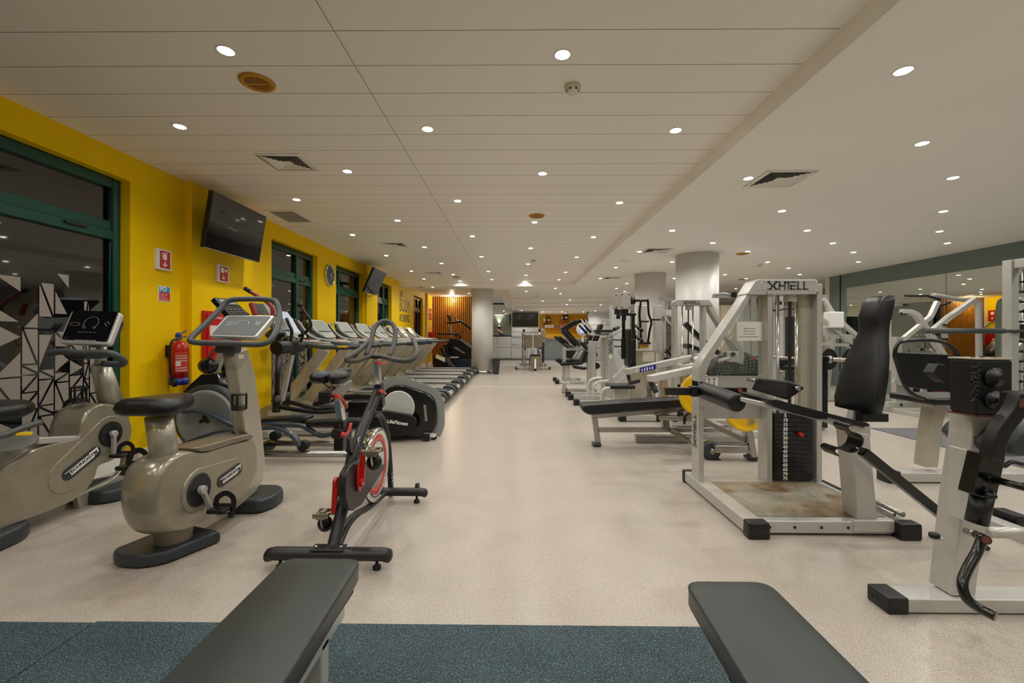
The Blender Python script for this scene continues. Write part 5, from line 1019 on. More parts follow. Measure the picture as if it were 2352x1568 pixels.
# ================================================================ machine with long sloping bench and two lever arms
def c6(x, y): return (1270 + x / 3.733, 640 + y / 3.733)
t = thing('bench_press_machine', 'silver lever press machine with long sloping black bench, two arms and yellow plates', 'gym machine', (1.7, 4.8, 0))
S6 = lambda x, y, Y=4.75: PY(*c6(x, y), Y)
b = B(); b.pod(rpoly([S6(*p, 4.6) for p in ((250, 1105), (262, 1090), (640, 1062), (1230, 1030), (1230, 1090), (640, 1135), (330, 1168), (290, 1165), (255, 1140))], .02), (0, .28, 0), 7, .03); b.build('bench_pad', 'upholstery', t)
b = B(); b.bar(S6(330, 1178, 4.78), S6(1230, 1108, 4.78), .05, .05, hint=(0, 1, 0)); b.bar(S6(355, 1180, 4.78), S6(385, 1405, 4.78), .06, .05, hint=(0, 1, 0)); b.bar(S6(380, 1293, 4.78), S6(1440, 1293, 4.78), .05, .05, hint=(0, 1, 0)); b.build('bench_frame', 'steel', t, bev=.005)
b = B(); b.box(S6(372, 1414, 4.78), (.09, .12, .03)); b.build('foot_cap', 'dark_grey', t, bev=.008)
b = B(); b.bar(S6(945, 860, 5.0), S6(965, 1290, 4.9), .08, .08, hint=(0, 1, 0)); b.bar(S6(1100, 660, 5.0), S6(1160, 1180, 5.0), .07, .09, hint=(0, 1, 0)); b.bar((1.35, 4.95, .05), (2.6, 4.95, .05), .08, .07); b.build('upright', 'steel', t, bev=.006)
arm(t, [S6(628, 798, 4.25), S6(1060, 705, 4.35), S6(1245, 668, 4.45)], .06, .09, 'silver', 'lever_arm')
arm(t, [S6(1000, 722, 4.35), S6(1120, 752, 4.3), S6(1230, 738, 4.2)], .04, .05, 'silver_pale', 'link_bar')
arm(t, [S6(828, 858, 3.9), S6(1230, 772, 4.0)], .06, .105, 'silver_pale', 'lever_arm')
b = B(); b.cyl(S6(1210, 668, 4.4), S6(1262, 725, 4.1), .035); b.build('pivot', 'chrome', t)
p0, p1 = S6(745, 792, 4.205), S6(888, 752, 4.235); o = B().bar(p0, p1, .002, .085, hint=(0, 1, 0)) if False else None
b = B(); b.prism([S6(745, 765, 4.21), S6(886, 733, 4.24), S6(886, 773, 4.24), S6(745, 803, 4.21)], (0, .004, 0)); o = b.build('blue_sticker', 'blue_label', t)
b = B(); b.prism([S6(702, 775, 4.2), S6(742, 766, 4.2), S6(742, 800, 4.2), S6(702, 806, 4.2)], (0, .004, 0)); b.build('grey_sticker', 'light_grey', t)
b = B(); [b.box(S6(765 + 22 * i, 782 - 5 * i, 4.208), (.01, .002, .02 + .006 * (i % 3))) for i in range(5)]; b.build('sticker_print', 'white_print', o)
b = B(); b.tube([S6(645, 815, 4.25), S6(655, 870, 4.25), S6(672, 890, 4.2), S6(738, 876, 4.1)], .017); b.build('handle', 'rubber', t)
b = B(); b.tube([S6(838, 885, 3.9), S6(862, 930, 3.88), S6(885, 970, 3.85)], .022); b.build('handle', 'rubber', t)
b = B(); b.tube([S6(1075, 1200, 4.6), S6(1080, 1140, 4.6), S6(1120, 1118, 4.6), S6(1175, 1118, 4.6)], .013); b.tube([S6(1127, 1245, 4.5), S6(1130, 1185, 4.5), S6(1160, 1155, 4.5), S6(1210, 1150, 4.5)], .013); b.build('plate_horn', 'black_plastic', t)
P5 = lambda x, y, Y: PY(1540 + x / 5.809, 840 + y / 5.809, Y)
arm(t, [P5(-150, 680, 4.7), P5(440, 720, 4.5), P5(1000, 1000, 4.3)], .05, .09, 'steel', 'base_brace'); arm(t, [P5(40, 880, 4.7), P5(280, 1010, 4.4), P5(600, 1160, 4.25)], .05, .08, 'steel', 'base_brace')
arm(t, [P5(1010, 800, 4.25), P5(1090, 1210, 4.25)], .06, .1, 'steel', 'rear_leg'); b = B(); b.b2(P5(600, 1165, 4.2), P5(1040, 1165, 4.2) + V((0, .09, .07))); b.build('rear_beam', 'steel', t, bev=.006)
cap(t, P5(1090, 1232, 4.25) + V((0, 0, .01)), (.12, .12, .03)); cap(t, P5(560, 1240, 4.3), (.12, .12, .03))
for c_, lab, th_ in ((P5(1010, 560, 4.2), 'yellow twenty-kilo plate hanging low on the lever press machine', 0), (PY(1606, 906, 4.4), 'yellow plate at the far side of the lever press, seen left of the weight tower', 0)):
    tp = thing('weight_plate', lab, 'weight plate', c_, group='yellow plates on the lever press'); plate(tp, c_, (.15, -1, .0), .225 if c_.x > 2.1 else .21, 'yellow_plate', .045, 'disc')
    if c_.x > 2.1: text('plate_lettering', '20', .07, 'mid_grey', tp, c_ + V((.04, -.026, -.13)), (1, .15, 0), (0, 0, 1), .001, bold=.002); text('plate_lettering', 'KG', .05, 'mid_grey', tp, c_ + V((.11, -.03, -.12)), (1, .15, 0), (0, 0, 1), .001)
b = B(); b.lathe(P5(520, 1120, 4.3), (0, -1, 0), [(0, .09), (.05, .09), (.055, .07)], 24); o = b.build('pulley_cover', 'dark_grey', t); B().prism([P5(425, 970, 4.22), P5(470, 990, 4.22), P5(425, 1025, 4.22)], (0, .003, 0)).build('warning_sticker', 'yellow_plate', t)
# ================================================================ second weight tower, mirrored, behind
def tower(label, name, X0, Y, w_, ztop, mirror=1, strut=True, stack=True):
    """X0 = outer edge of post 1; strut goes towards +x (mirror=1) or -x"""
    t = thing(name, label, 'gym machine', (X0, Y, 0)); d = .13; s = mirror
    def bx(a, c, n_, m='silver', bv=.005): b = B(); b.b2((X0 + s * a[0], Y + a[1], a[2]), (X0 + s * c[0], Y + c[1], c[2])); return b.build(n_, m, t, bev=bv)
    b = B()
    for x in (0, w_ - .04): b.b2((X0 + s * x, Y, .06), (X0 + s * (x + .042), Y + d, ztop - .06))
    b.build('tower_post', 'silver', t, bev=.005)
    if strut:
        q = [(w_ + .0, ztop - .06), (w_ + .06, ztop - .06), (w_ + .52, .86), (w_ + .52, .06), (w_ + .475, .06), (w_ + .475, .85)]
        B().prism([V((X0 + s * x, Y, z)) for x, z in q], (0, d, 0)).build('sloping_strut', 'silver', t, bev=.005)
        bx((0, .0, .01), (w_ + .55, .12, .09), 'base_frame'); bx((w_ + .0, -.3, .01), (w_ + .1, .0, .09), 'base_frame'); bx((w_ + .45, -.3, .01), (w_ + .55, .0, .09), 'base_frame')
    hd = [(-.005, ztop - .075), (-.005, ztop - .02), (.02, ztop), (w_ + .03, ztop), (w_ + .085, ztop - .075)]
    h = B().prism(rpoly([V((X0 + s * x, Y - .015, z)) for x, z in hd], .015), (0, d + .03, 0)).build('header', 'silver', t, bev=.007)
    logo('header_lettering', 'dark_print', h, (X0 + s * w_ * .52, Y - .018, ztop - .037), (1, 0, 0), (0, 0, 1), .04)
    b = B(); [b.cyl((X0 + s * x, Y + .07, .1), (X0 + s * x, Y + .07, ztop - .07), .01) for x in (w_ * .3, w_ * .64)]; b.build('guide_rod', 'chrome', t)
    b = B(); b.b2((X0 + s * (w_ * .46), Y + .05, .6), (X0 + s * (w_ * .5), Y + .055, ztop - .07)); b.build('lift_belt', 'rubber', t); bx((w_ * .42, .02, ztop - .13), (w_ * .56, .1, ztop - .075), 'pulley_block')
    if stack:
        for i in range(12): z1 = .56 - i * .038; bx((.06, .02, z1 - .035), (w_ - .06, .12, z1), 'stack_plate', 'gloss_black', .002)
    return t
t = tower('silver weight tower with maker name header, behind the bench press machine', 'weight_tower', 2.10, 5.8, .42, 1.685)
arm(t, [PY(1572, 742, 6.3), PY(1611, 780, 6.3), PY(1650, 812, 6.3)], .06, .1, 'black_plastic', 'lever_bar'); cushion(t, PY(1572, 792, 6.2), PY(1608, 806, 6.2), .3, .06)
b = B(); b.box(PY(1593, 805, 6.1), (.1, .08, .13)); b.build('pivot_box', 'silver', t, bev=.006)
# ================================================================ pec machine with grey motor boxes and hanging foam arms
t = thing('pec_fly_machine', 'machine with two grey square boxes and hanging black foam rollers beside a tall black pad', 'gym machine', (1.7, 6.4, 0))
b = B(); b.b2((1.02, 7.55, .01), (2.2, 7.67, .085)); b.b2((1.7, 6.2, .01), (1.8, 7.6, .085)); b.b2((1.5, 6.14, .01), (2.05, 6.26, .085)); b.build('base_frame', 'silver', t, bev=.006)
cap(t, (1.05, 7.61, .05), (.1, .14, .1)); cap(t, (2.03, 6.2, .05), (.12, .14, .1)); cap(t, (1.5, 6.2, .05), (.1, .14, .1))
for px, Y in ((1420, 6.7), (1433, 6.1)):
    p = PY(px, 692, Y); b = B(); b.box(p, (.14, .2, .23)); o = b.build('pivot_box', 'silver', t, bev=.012); b = B(); [b.cyl(p + V((sx * .05, -.1, sz * .09)), p + V((sx * .05, -.104, sz * .09)), .01) for sx in (-1, 1) for sz in (-1, 1)]; b.build('screw', 'dark_grey', o)
    b = B(); b.box(p + V((0, 0, -.155)), (.1, .12, .09)); b.cyl(p + V((0, 0, -.2)), p + V((0, 0, -.27)), .03); b.build('pivot_hub', 'black_plastic', t, bev=.006)
for px, Y, y1, y2 in ((1432, 6.55, 775, 824), (1454, 6.1, 778, 833)):
    a = PY(px, 722, Y); b = B(); b.bar(a + V((-.1, 0, .0)), a + V((.04, 0, .0)), .05, .04); b.bar(a, PY(px, 800, Y), .045, .045, hint=(0, 1, 0)); b.build('swing_arm', 'gloss_black', t, bev=.008)
    roller(t, PY(px, y1, Y), PY(px, y2, Y), .036)
cushion(t, PY(1447, 755, 6.4), PY(1447, 843, 6.4), .3, .11, 'back_pad', hint=(1, 0, 0))
b = B(); b.cyl(PY(1448, 690, 6.2), PY(1488, 690, 6.2), .018); b.cyl(PY(1445, 690, 6.2), PY(1458, 690, 6.2), .055); b.build('drive_shaft', 'gloss_black', t)
b = B()
for A_ in (((1488,686),(1490,720),(1496,740),(1492,760),(1488,788)), ((1472,692),(1469,720),(1471,750),(1473,790))): b.tube([PY(x, y, 6.2) for x, y in A_], .016, n=10)
b.cyl(PY(1470, 738, 6.2), PY(1490, 738, 6.2), .012); b.cyl(PY(1496, 734, 6.2), PY(1517, 734, 6.0), .012)
for y_ in (747, 771): b.cyl(PY(1458, y_, 6.2), PY(1475, y_ + 12, 6.0), .02)
b.build('linkage', 'gloss_black', t); b = B(); b.box(PY(1481, 788, 6.2), (.14, .1, .03)); b.build('link_plate', 'gloss_black', t)
b = B(); b.box(PY(1478, 795, 6.25), (.12, .1, .05)); b.build('link_block', 'gold', t)
cushion(t, PY(1396, 886, 6.25), PY(1452, 886, 6.25), .36, .05)
b = B(); b.tube([PY(x, y, 6.1) for x, y in ((1380, 928), (1381, 905), (1388, 893), (1402, 890))], .018); b.build('seat_rail', 'silver_pale', t); b = B(); b.bar(PY(1425, 892, 6.3), PY(1425, 940, 6.3), .2, .12, hint=(0, 1, 0)); b.build('seat_post', 'silver_pale', t)
b = B(); b.b2(PY(1449, 803, 6.35), V((2.03, 6.55, .05))); sh = b.build('weight_shroud', 'champagne_pale', t, bev=.01); B().b2(PY(1475, 808, 6.345), PY(1503, 830, 6.34)).build('instruction_sheet', 'paper', sh)
logo('shroud_lettering', 'dark_print', sh, PY(1492, 897, 6.34), (0, 0, 1), (-1, 0, 0), .055)
for x0, x1 in ((1468, 1486), (1504, 1520)): b = B(); b.b2(PY(x0, 701, 6.45), PY(x1, 812, 6.45) + V((0, .1, 0))); b.build('tower_post', 'silver_pale', t, bev=.006)
# ---- machine with "15" sign
t = thing('pulley_machine', 'silver machine carrying a number 15 on its cross beam between the two towers', 'gym machine', (2.4, 7.0, 0))
b = B(); b.b2(PY(1515, 711, 6.9), PY(1550, 727, 6.9) + V((0, .08, 0))); o = b.build('number_beam', 'silver', t, bev=.005); text('number', '15', .085, 'white_print', o, PY(1536, 719, 6.895), (1, 0, 0), (0, 0, 1), .001, bold=.002)
arm(t, [PY(1527, 728, 6.9), PY(1545, 750, 6.9), PY(1545, 720, 6.9)], .03, .03, 'silver_pale', 'brace'); b = B(); b.bar(PY(1524, 712, 6.9) + V((0, .1, 0)), V((PY(1524, 712, 6.9).x, 7.0, .05)), .09, .09, hint=(0, 1, 0)); b.b2((2.2, 6.8, .01), (3.1, 6.92, .08)); b.build('post', 'silver', t, bev=.006)
b = B(); p = PY(1531, 685, 7.0); b.bar(p + V((-.12, 0, 0)), p + V((.12, 0, -.02)), .05, .05); b.bar(p, V((p.x, 7.0, 1.6)), .04, .04, hint=(0, 1, 0)); b.build('top_bar', 'mid_grey', t); b = B(); b.tube([PY(x, y, 6.9) for x, y in ((1528, 810), (1538, 800), (1545, 790))], .02); b.tube([PY(x, y, 6.9) for x, y in ((1530, 800), (1540, 815), (1546, 806))], .02); b.cyl(PY(1525, 823, 6.9), PY(1550, 823, 6.9), .02); b.build('handle', 'black_plastic', t)
# ---- machine marked 8
t = thing('back_extension_machine', 'silver machine with number 8 and maker name on its upright, black arm pads on top', 'gym machine', (1.6, 8.0, 0))
SY = lambda x, y, Y=8.0: PY(x, y, Y)
b = B(); b.b2(SY(1397, 766, 7.9), V((SY(1409, 900, 7.9).x, 8.02, .05))); ps_ = b.build('upright', 'silver', t, bev=.006); b = B(); b.b2(SY(1382, 775, 8.1), V((SY(1393, 900, 8.1).x, 8.2, .05))); b.build('upright', 'silver', t, bev=.006)
logo('upright_lettering', 'dark_print', ps_, SY(1402.5, 791, 7.895), (0, 0, 1), (-1, 0, 0), .058); text('number', '8', .1, 'white_print', ps_, SY(1402.5, 819.5, 7.895), (1, 0, 0), (0, 0, 1), .001, bold=.003)
cushion(t, SY(1366, 760), SY(1405, 760), .3, .05, 'arm_pad'); b = B(); b.tube([SY(x, y) for x, y in ((1349, 762), (1360, 768), (1400, 768), (1412, 768), (1425, 758), (1432, 755))], .02); b.build('top_tube', 'silver_pale', t)
b = B(); b.tube([SY(1330, 746), SY(1348, 766)], .024); b.build('grip', 'rubber', t); b = B(); b.tube([SY(1342, 746), SY(1357, 764)], .024); b.build('grip', 'rubber', t); roller(t, SY(1411, 756, 7.9), SY(1420, 752, 8.1), .035)
b = B(); b.tube([SY(x, y, 7.6) for x, y in ((1350, 915), (1351, 885), (1360, 871), (1383, 867))], .022); b.tube([SY(x, y, 7.5) for x, y in ((1362, 915), (1363, 892), (1372, 878), (1398, 874))], .022); b.build('foot_rail', 'silver_pale', t)
b = B(); b.b2((1.0, 8.2, .01), (2.2, 8.31, .085)); b.b2((1.0, 7.62, .01), (1.02, 7.66, .02)); b.b2((1.6, 7.75, .01), (1.7, 8.25, .085)); b.build('base_frame', 'silver', t, bev=.006); cap(t, (1.03, 8.255, .05), (.1, .14, .1))
b = B(); b.b2(SY(1404, 702, 8.5), V((SY(1447, 880, 8.5).x, 8.7, .08))); b.build('weight_shroud', 'light_grey', t, bev=.01); arm(t, [SY(1409, 870, 7.7), SY(1440, 838, 7.7)], .05, .06, 'silver_pale', 'brace'); arm(t, [SY(1409, 888, 7.7), SY(1440, 855, 7.7)], .05, .06, 'silver_pale', 'brace')
b = B(); b.tube([SY(x, y, 8.2) for x, y in ((1422, 800), (1424, 812), (1434, 828))], .02); b.build('guide_tube', 'silver_pale', t)
b = B(); b.tube([SY(x, y, 7.9) for x, y in ((1408, 780), (1425, 781), (1428, 784), (1426, 795), (1410, 795))], .012); b.build('handle', 'black_plastic', t)
# ---- machine with angled black panel and roller pads (two)
def seated(label, Y, dx, seed):
    t = thing('leg_extension_machine', label, 'gym machine', (1.5, Y, 0))
    s = lambda x, y, YY=Y: PY(x + dx, y, YY)
    b = B(); b.b2((1.0, Y - .35, .01), (1.72, Y - .24, .085)); b.b2((1.0, Y + .3, .01), (1.72, Y + .41, .085)); b.b2((1.45, Y - .3, .01), (1.55, Y + .35, .085)); b.build('base_frame', 'silver', t, bev=.006); cap(t, (1.03, Y - .295, .05), (.1, .14, .1)); cap(t, (1.03, Y + .355, .05), (.1, .14, .1))
    b = B(); b.bar(s(1296, 797), V((s(1296, 797).x, Y, .05)), .07, .08, hint=(0, 1, 0)); b.bar(s(1354, 790), V((s(1354, 790).x, Y, .05)), .09, .1, hint=(0, 1, 0)); b.bar(s(1352, 787), s(1384, 787), .06, .06, hint=(0, 1, 0)); b.bar(s(1298, 802), s(1352, 802), .05, .05, hint=(0, 1, 0)); b.build('upright', 'silver', t, bev=.006)
    arm(t, [s(1288, 757), s(1318, 740), s(1334, 737)], .07, .26, 'gloss_black', 'upper_panel', bev=.01); arm(t, [s(1291, 759), s(1321, 794)], .08, .26, 'gloss_black', 'lower_panel', bev=.01)
    b = B(); b.tube([s(1333, 735), s(1345, 748), s(1352, 762)], .03); b.build('panel_arm', 'silver_pale', t)
    cushion(t, s(1286, 835), s(1328, 833), .36, .07); roller(t, s(1281, 826, Y - .15), s(1288, 832, Y + .2), .05); roller(t, s(1304, 829, Y - .15), s(1324, 829, Y + .1), .045, 'thigh_roller')
    cushion(t, s(1331, 785), s(1348, 801), .2, .06, 'arm_pad'); cushion(t, s(1346, 805), s(1336, 832), .3, .08, 'back_pad', hint=(1, 0, 0)); cushion(t, s(1316, 842), s(1342, 846), .3, .05, 'leg_pad')
    b = B(); b.tube([s(1273, 773), s(1290, 787), s(1312, 803)], .02); b.tube([s(1277, 772), s(1296, 789)], .02); b.build('side_lever', 'rubber', t)
    b = B(); b.cyl(s(1308, 812, Y - .02), s(1308, 812, Y + .06), .1); b.build('cam', 'black_plastic', t); arm(t, [s(1316, 822), s(1326, 808)], .05, .07, 'silver', 'cam_arm')
    b = B(); b.tube([s(1290, 862, Y - .1), s(1287, 870, Y - .2), s(1293, 878, Y - .3), s(1310, 880, Y - .35)], .015); b.build('foot_bar', 'silver_pale', t)
seated('silver machine with angled black panel and roller pads, nearer of two by the far aisle', 8.95, 0, 1)
seated('silver machine with angled black panel, further of two before the reception counter', 11.3, 9, 2)
t = thing('rowing_machine', 'seated row machine with two black chest pads and a silver frame, behind the angled panels', 'gym machine', (2.4, 11.8, 0))
s = lambda x, y, Y=11.6: PY(x, y, Y)
cushion(t, s(1366, 785), s(1380, 745), .28, .12, 'chest_pad'); cushion(t, s(1353, 782), s(1358, 768), .2, .1, 'chest_pad')
b = B(); b.bar(s(1365, 800), s(1384, 738), .05, .07, hint=(0, 1, 0)); b.bar(s(1383, 736), s(1417, 735), .05, .06, hint=(0, 1, 0)); b.bar(s(1366, 800), V((s(1366, 800).x, 11.6, .05)), .08, .08, hint=(0, 1, 0)); b.b2((1.95, 11.75, .01), (3.0, 11.87, .08)); b.build('frame', 'silver', t, bev=.006)
b = B(); b.cyl(s(1371, 840, 11.4), s(1371, 840, 11.5), .08); b.build('pulley', 'black_plastic', t); b = B(); b.tube([s(1366, 802), s(1371, 818)], .03); b.build('handle', 'rubber', t)
# ================================================================ plate-loaded machines in front of the mirror
def c5(x, y): return (1960 + x / 6.72, 640 + y / 6.72)
t = thing('plate_loaded_machine', 'silver plate-loaded pulldown machine with long bent arms in front of the mirror', 'gym machine', (6.4, 7.1, 0))
R = lambda x, y, Y=6.9: PY(*c5(x, y), Y)
arm(t, [R(740, 505), R(850, 508), R(960, 550), R(1030, 640), R(1330, 1090), R(1500, 1400)], .07, .09, 'silver_pale', 'curved_arm', spl=True)
arm(t, [R(1300, 350), R(1190, 585), R(780, 920)], .06, .07, 'silver_pale', 'lever_arm'); arm(t, [R(1890, 310), R(1480, 590), R(1170, 850)], .07, .09, 'silver_pale', 'lever_arm')
b = B(); b.tube([R(*p, 7.3) for p in ((1800, 330), (1880, 330), (1925, 400), (1935, 600), (1940, 1300), (1940, 1900))], .045); b.tube([R(*p, 7.3) for p in ((1220, 250), (1400, 275), (1560, 310), (1700, 325), (1850, 330))], .035); b.build('rear_frame', 'silver', t)
b = B(); b.cyl(R(800, 262), R(1160, 262), .018); b.cyl(R(1150, 262), R(1290, 310), .02); b.build('handle_bar', 'rubber', t); b = B(); b.cyl(R(1330, 420), R(1500, 362), .018); b.build('handle_grip', 'rubber', t); b = B(); b.cyl(R(735, 535), R(820, 535), .022); b.build('handle_grip', 'rubber', t)
B().prism([R(1355, 690, 6.85), R(1430, 690, 6.85), R(1475, 910, 6.85), R(1400, 915, 6.85)], (0, .05, 0)).build('pivot_plate', 'silver', t, bev=.005)
b = B(); [b.cyl(R(1408, 712 + 75 * i, 6.85), R(1408, 712 + 75 * i, 6.83), .018) for i in (0, 1)]; b.build('bolt', 'seam_black', t)
b = B(); b.b2((5.95, 7.02, .07), (7.1, 7.12, .16)); b.b2((6.1, 7.05, .14), (6.2, 7.15, 1.2)); b.b2((6.8, 7.05, .14), (6.9, 7.15, .9)); b.bar((6.0, 7.0, .5), (7.0, 7.0, .25), .06, .08); b.b2((6.0, 6.4, .0), (6.1, 7.6, .07)); b.b2((6.95, 6.4, .0), (7.05, 7.6, .07)); b.build('base_frame', 'silver', t, bev=.006)
b = B(); [b.cyl((x, 7.02, .115), (x, 7.01, .115), .02) for x in (6.15, 6.5, 6.85)]; b.build('bolt', 'seam_black', t)
cushion(t, (6.2, 6.8, .5), (6.7, 6.8, .5), .35, .07); B().bar((6.3, 6.8, .1), (6.3, 6.8, .5), .06, .06).build('seat_post', 'silver', t)
for x, r, m, lab in ((6.72, .13, 'red_tub', 'small dark red plate low on the machine in front of the mirror'), (6.5, .19, 'iron_dark', 'black plate on the machine in front of the mirror'), (6.95, .13, 'red_tub', 'second dark red plate low on the machine in front of the mirror')):
    tp = thing('weight_plate', lab, 'weight plate', (x, 6.98, .36), group='plates before the mirror'); plate(tp, (x, 6.98, .36), (0, 1, 0), r, m, .03, 'disc')
t = thing('plate_loaded_machine', 'silver plate-loaded press with white counterweight box, right of the leg curl tower', 'gym machine', (6.2, 8.4, 0))
def cm(x, y): return (1740 + x / 5.227, 640 + y / 5.227)
R = lambda x, y, Y=8.2: PY(*cm(x, y), Y)
arm(t, [R(790, 240), R(920, 450), R(1150, 650), R(1400, 860)], .07, .08, 'silver_pale', 'lever_arm'); arm(t, [R(700, 430), R(1100, 760), R(1400, 1000)], .07, .08, 'silver', 'lever_arm')
b = B(); b.box(R(912, 495), (.26, .2, .3)); b.build('counterweight_box', 'white_plastic', t, bev=.02)
b = B(); b.b2(R(825, 580), R(1010, 680) + V((0, .1, 0))); b.bar(R(820, 692), R(1300, 692), .08, .05, hint=(0, 1, 0)); b.bar(R(700, 785), R(1150, 800), .06, .06, hint=(0, 1, 0)); b.bar(R(900, 700), R(820, 1400), .08, .08, hint=(0, 1, 0)); b.bar(R(1120, 700), R(1090, 900), .06, .06, hint=(0, 1, 0)); b.b2((5.4, 8.15, .01), (7.2, 8.3, .09)); b.bar(R(1120, 900), V((6.9, 8.2, .05)), .08, .08, hint=(0, 1, 0)); b.build('frame', 'silver', t, bev=.006)
for x, y, Y, r in ((855, 965, 7.8, .19), (1110, 960, 7.9, .19)): p = R(x, y, Y); tp = thing('weight_plate', 'black plate on the press, %s' % ('left one behind the barbell sleeve' if x < 900 else 'right one half behind the back pad'), 'weight plate', p, group='black plates behind the leg curl'); plate(tp, p, (.3, -1, 0), r, 'iron_dark', .03, 'disc'); bh = B(); bh.cyl(p, (p.x, 8.22, p.z), .025); bh.build('plate_horn', 'chrome', tp)
# barbell on its bench between the towers
Yb = 5.6; t = thing('barbell', 'steel barbell resting level behind the leg curl tower', 'barbell', PY(1890, 824, Yb)); a, c = PY(1745, 818.5, Yb + .1), PY(1905, 825, Yb)
b = B(); b.cyl(a, c, .014); b.build('bar', 'steel', t); d = (c - a).normalized(); b = B(); b.cyl(c, c + d * .38, .026); b.cyl(c - d * .02, c + d * .02, .045); b.build('sleeve', 'steel', t); b = B(); b.cyl(a, a - d * .3, .026); b.build('sleeve', 'steel', t)
t = thing('bench_rack', 'black and silver barbell bench behind the leg curl tower', 'bench', (3.4, 5.9, 0))
b = B(); b.bar((c.x - .07, Yb + .02, .04), (c.x - .07, Yb + .02, .95), .07, .09, hint=(0, 1, 0)); b.build('upright', 'gloss_black', t, bev=.005); b = B(); b.bar((a.x + .2, Yb + .12, .04), (a.x + .2, Yb + .12, .95), .07, .08, hint=(0, 1, 0)); b.b2((a.x + .15, 5.66, .01), (c.x, 5.76, .08)); b.build('upright', 'silver', t, bev=.005)
cushion(t, PY(1782, 842, 6.0), PY(1846, 848, 6.0), .3, .08, 'bench_pad'); B().bar((3.6, 6.0, .05), (3.6, 6.0, .72), .07, .07, hint=(0, 1, 0)).build('pad_post', 'silver', t); roller(t, PY(1768, 829, 5.9), PY(1806, 829, 5.9), .055)
# dark round guard with perforations behind the tinted pane
p = PY(1693, 872, 5.2); t = thing('fan_guard', 'black round perforated guard with red dots behind the tinted pane of the leg curl tower', 'gym machine', (p.x, 5.2, 0)); t.name = 'fan_bike'
b = B(); b.lathe(p, (0, -1, 0), [(-.12, .34), (0, .35), (.02, .32), (.03, .1), (.03, .01)], 48); o = b.build('fan_cover', 'gloss_black', t)
b = B(); rd = B()
for i in range(1, 7):
    for j in range(26):
        a = 2 * PI * j / 26 + i * .1
        if 1 < (a * 1.6) % 2.4: b.box(p + V((math.cos(a) * (.1 + .03 * i), -.033, math.sin(a) * (.1 + .03 * i))), (.009, .004, .009))
for j in range(9): a = 2 * PI * j / 9 + .3; rd.cyl(p + V((math.cos(a) * .3, -.03, math.sin(a) * .3)), p + V((math.cos(a) * .3, -.038, math.sin(a) * .3)), .026, n=16)
b.build('perforation', 'light_grey', o); rd.build('red_dot', 'red_tub', o)
b = B(); b.bar(p + V((0, .06, 0)), V((p.x, 5.26, .05)), .1, .1, hint=(0, 1, 0)); b.b2((p.x - .4, 5.2, .0), (p.x + .4, 5.32, .07)); b.build('stand', 'silver', t, bev=.006)
arm(t, [PY(1676, 775, 5.1), PY(1690, 790, 5.1), PY(1701, 810, 5.1), PY(1699, 835, 5.1)], .06, .05, 'silver', 'bent_arm', spl=True); b = B(); b.box(PY(1683, 819, 5.05), (.11, .08, .12)); o = b.build('arm_block', 'silver_pale', t, bev=.008); B().cyl(PY(1684, 813, 5.0), PY(1684, 813, 4.98), .026).build('knob', 'black_plastic', o)
b = B(); b.cyl(PY(1650, 829, 5.0), PY(1675, 822, 5.0), .02); b.build('short_handle', 'light_grey', t)
# cable station seen through the tower (black and silver verticals)
t = thing('cable_station', 'cable station with dark uprights and grips seen through the leg curl tower', 'gym machine', (4.4, 7.6, 0))
for px, w_, m in ((1768, .05, 'silver'), (1776, .03, 'silver'), (1790, .07, 'silver_pale'), (1712, .06, 'silver'), (1728, .07, 'silver')): x = PY(px, 700, 7.4).x; b = B(); b.b2((x, 7.4, .02), (x + w_, 7.46, 2.0)); b.build('upright', m, t)
b = B(); b.tube([PY(x, y, 7.3) for x, y in ((1767, 711), (1785, 713), (1805, 709), (1825, 709), (1845, 712), (1880, 700), (1890, 694))], .014); b.cyl(PY(1788, 690, 7.3), PY(1788, 700, 7.3), .05); b.build('pulldown_bar', 'black_plastic', t)
b = B(); b.tube([PY(x, y, 7.4) for x, y in ((1640, 677), (1665, 675), (1685, 683), (1705, 690))], .04, flat=.6); b.b2(PY(1640, 676, 7.5), PY(1900, 684, 7.5) + V((0, .08, 0))); b.build('top_beam', 'mid_grey', t); b = B(); b.cyl(PY(1686, 677, 7.35), PY(1686, 677, 7.3), .05); b.build('pulley', 'black_plastic', t)
b = B(); b.b2((3.4, 7.4, .0), (5.2, 7.55, .06)); b.build('base_frame', 'silver', t, bev=.006)
# smith rack at the right edge
t = thing('smith_rack', 'tall silver rack with rows of short black pegs at the right edge', 'rack', (5.7, 5.0, 0))
b = B(); b.b2((5.60, 4.98, .01), (5.685, 5.08, 2.08)); b.b2((5.60, 3.6, .01), (5.70, 3.68, 2.08)); b.b2((5.60, 3.6, .0), (5.70, 5.3, .08)); b.bar((5.66, 5.03, 2.03), (5.66, 3.64, 2.03), .08, .1); b.bar((5.66, 5.03, 2.03), (7.2, 5.03, 2.03), .08, .1); b.b2((7.1, 4.98, .01), (7.2, 5.08, 2.08)); b.build('frame', 'silver', t, bev=.006)
for i in range(15):
    z = 1.83 - i * .113; b = B(); b.cyl((5.685, 5.03, z), (5.75, 5.0, z), .013); b.cyl((5.75, 5.0, z), (5.753, 4.998, z), .014); b.build('peg', 'seam_black' if i % 2 else 'black_plastic', t)
b = B(); b.cyl((5.82, 5.05, .05), (5.82, 5.05, 2.0), .018); b.build('guide_rod', 'chrome', t)
b = B(); b.tube([(5.75, 5.0, 1.49), (5.8, 4.97, 1.53), (5.84, 4.97, 1.45), (5.86, 4.97, 1.3)], .025); b.box((5.85, 5.0, 1.27), (.14, .12, .16)); b.build('bar_hook', 'gloss_black', t, bev=.01)
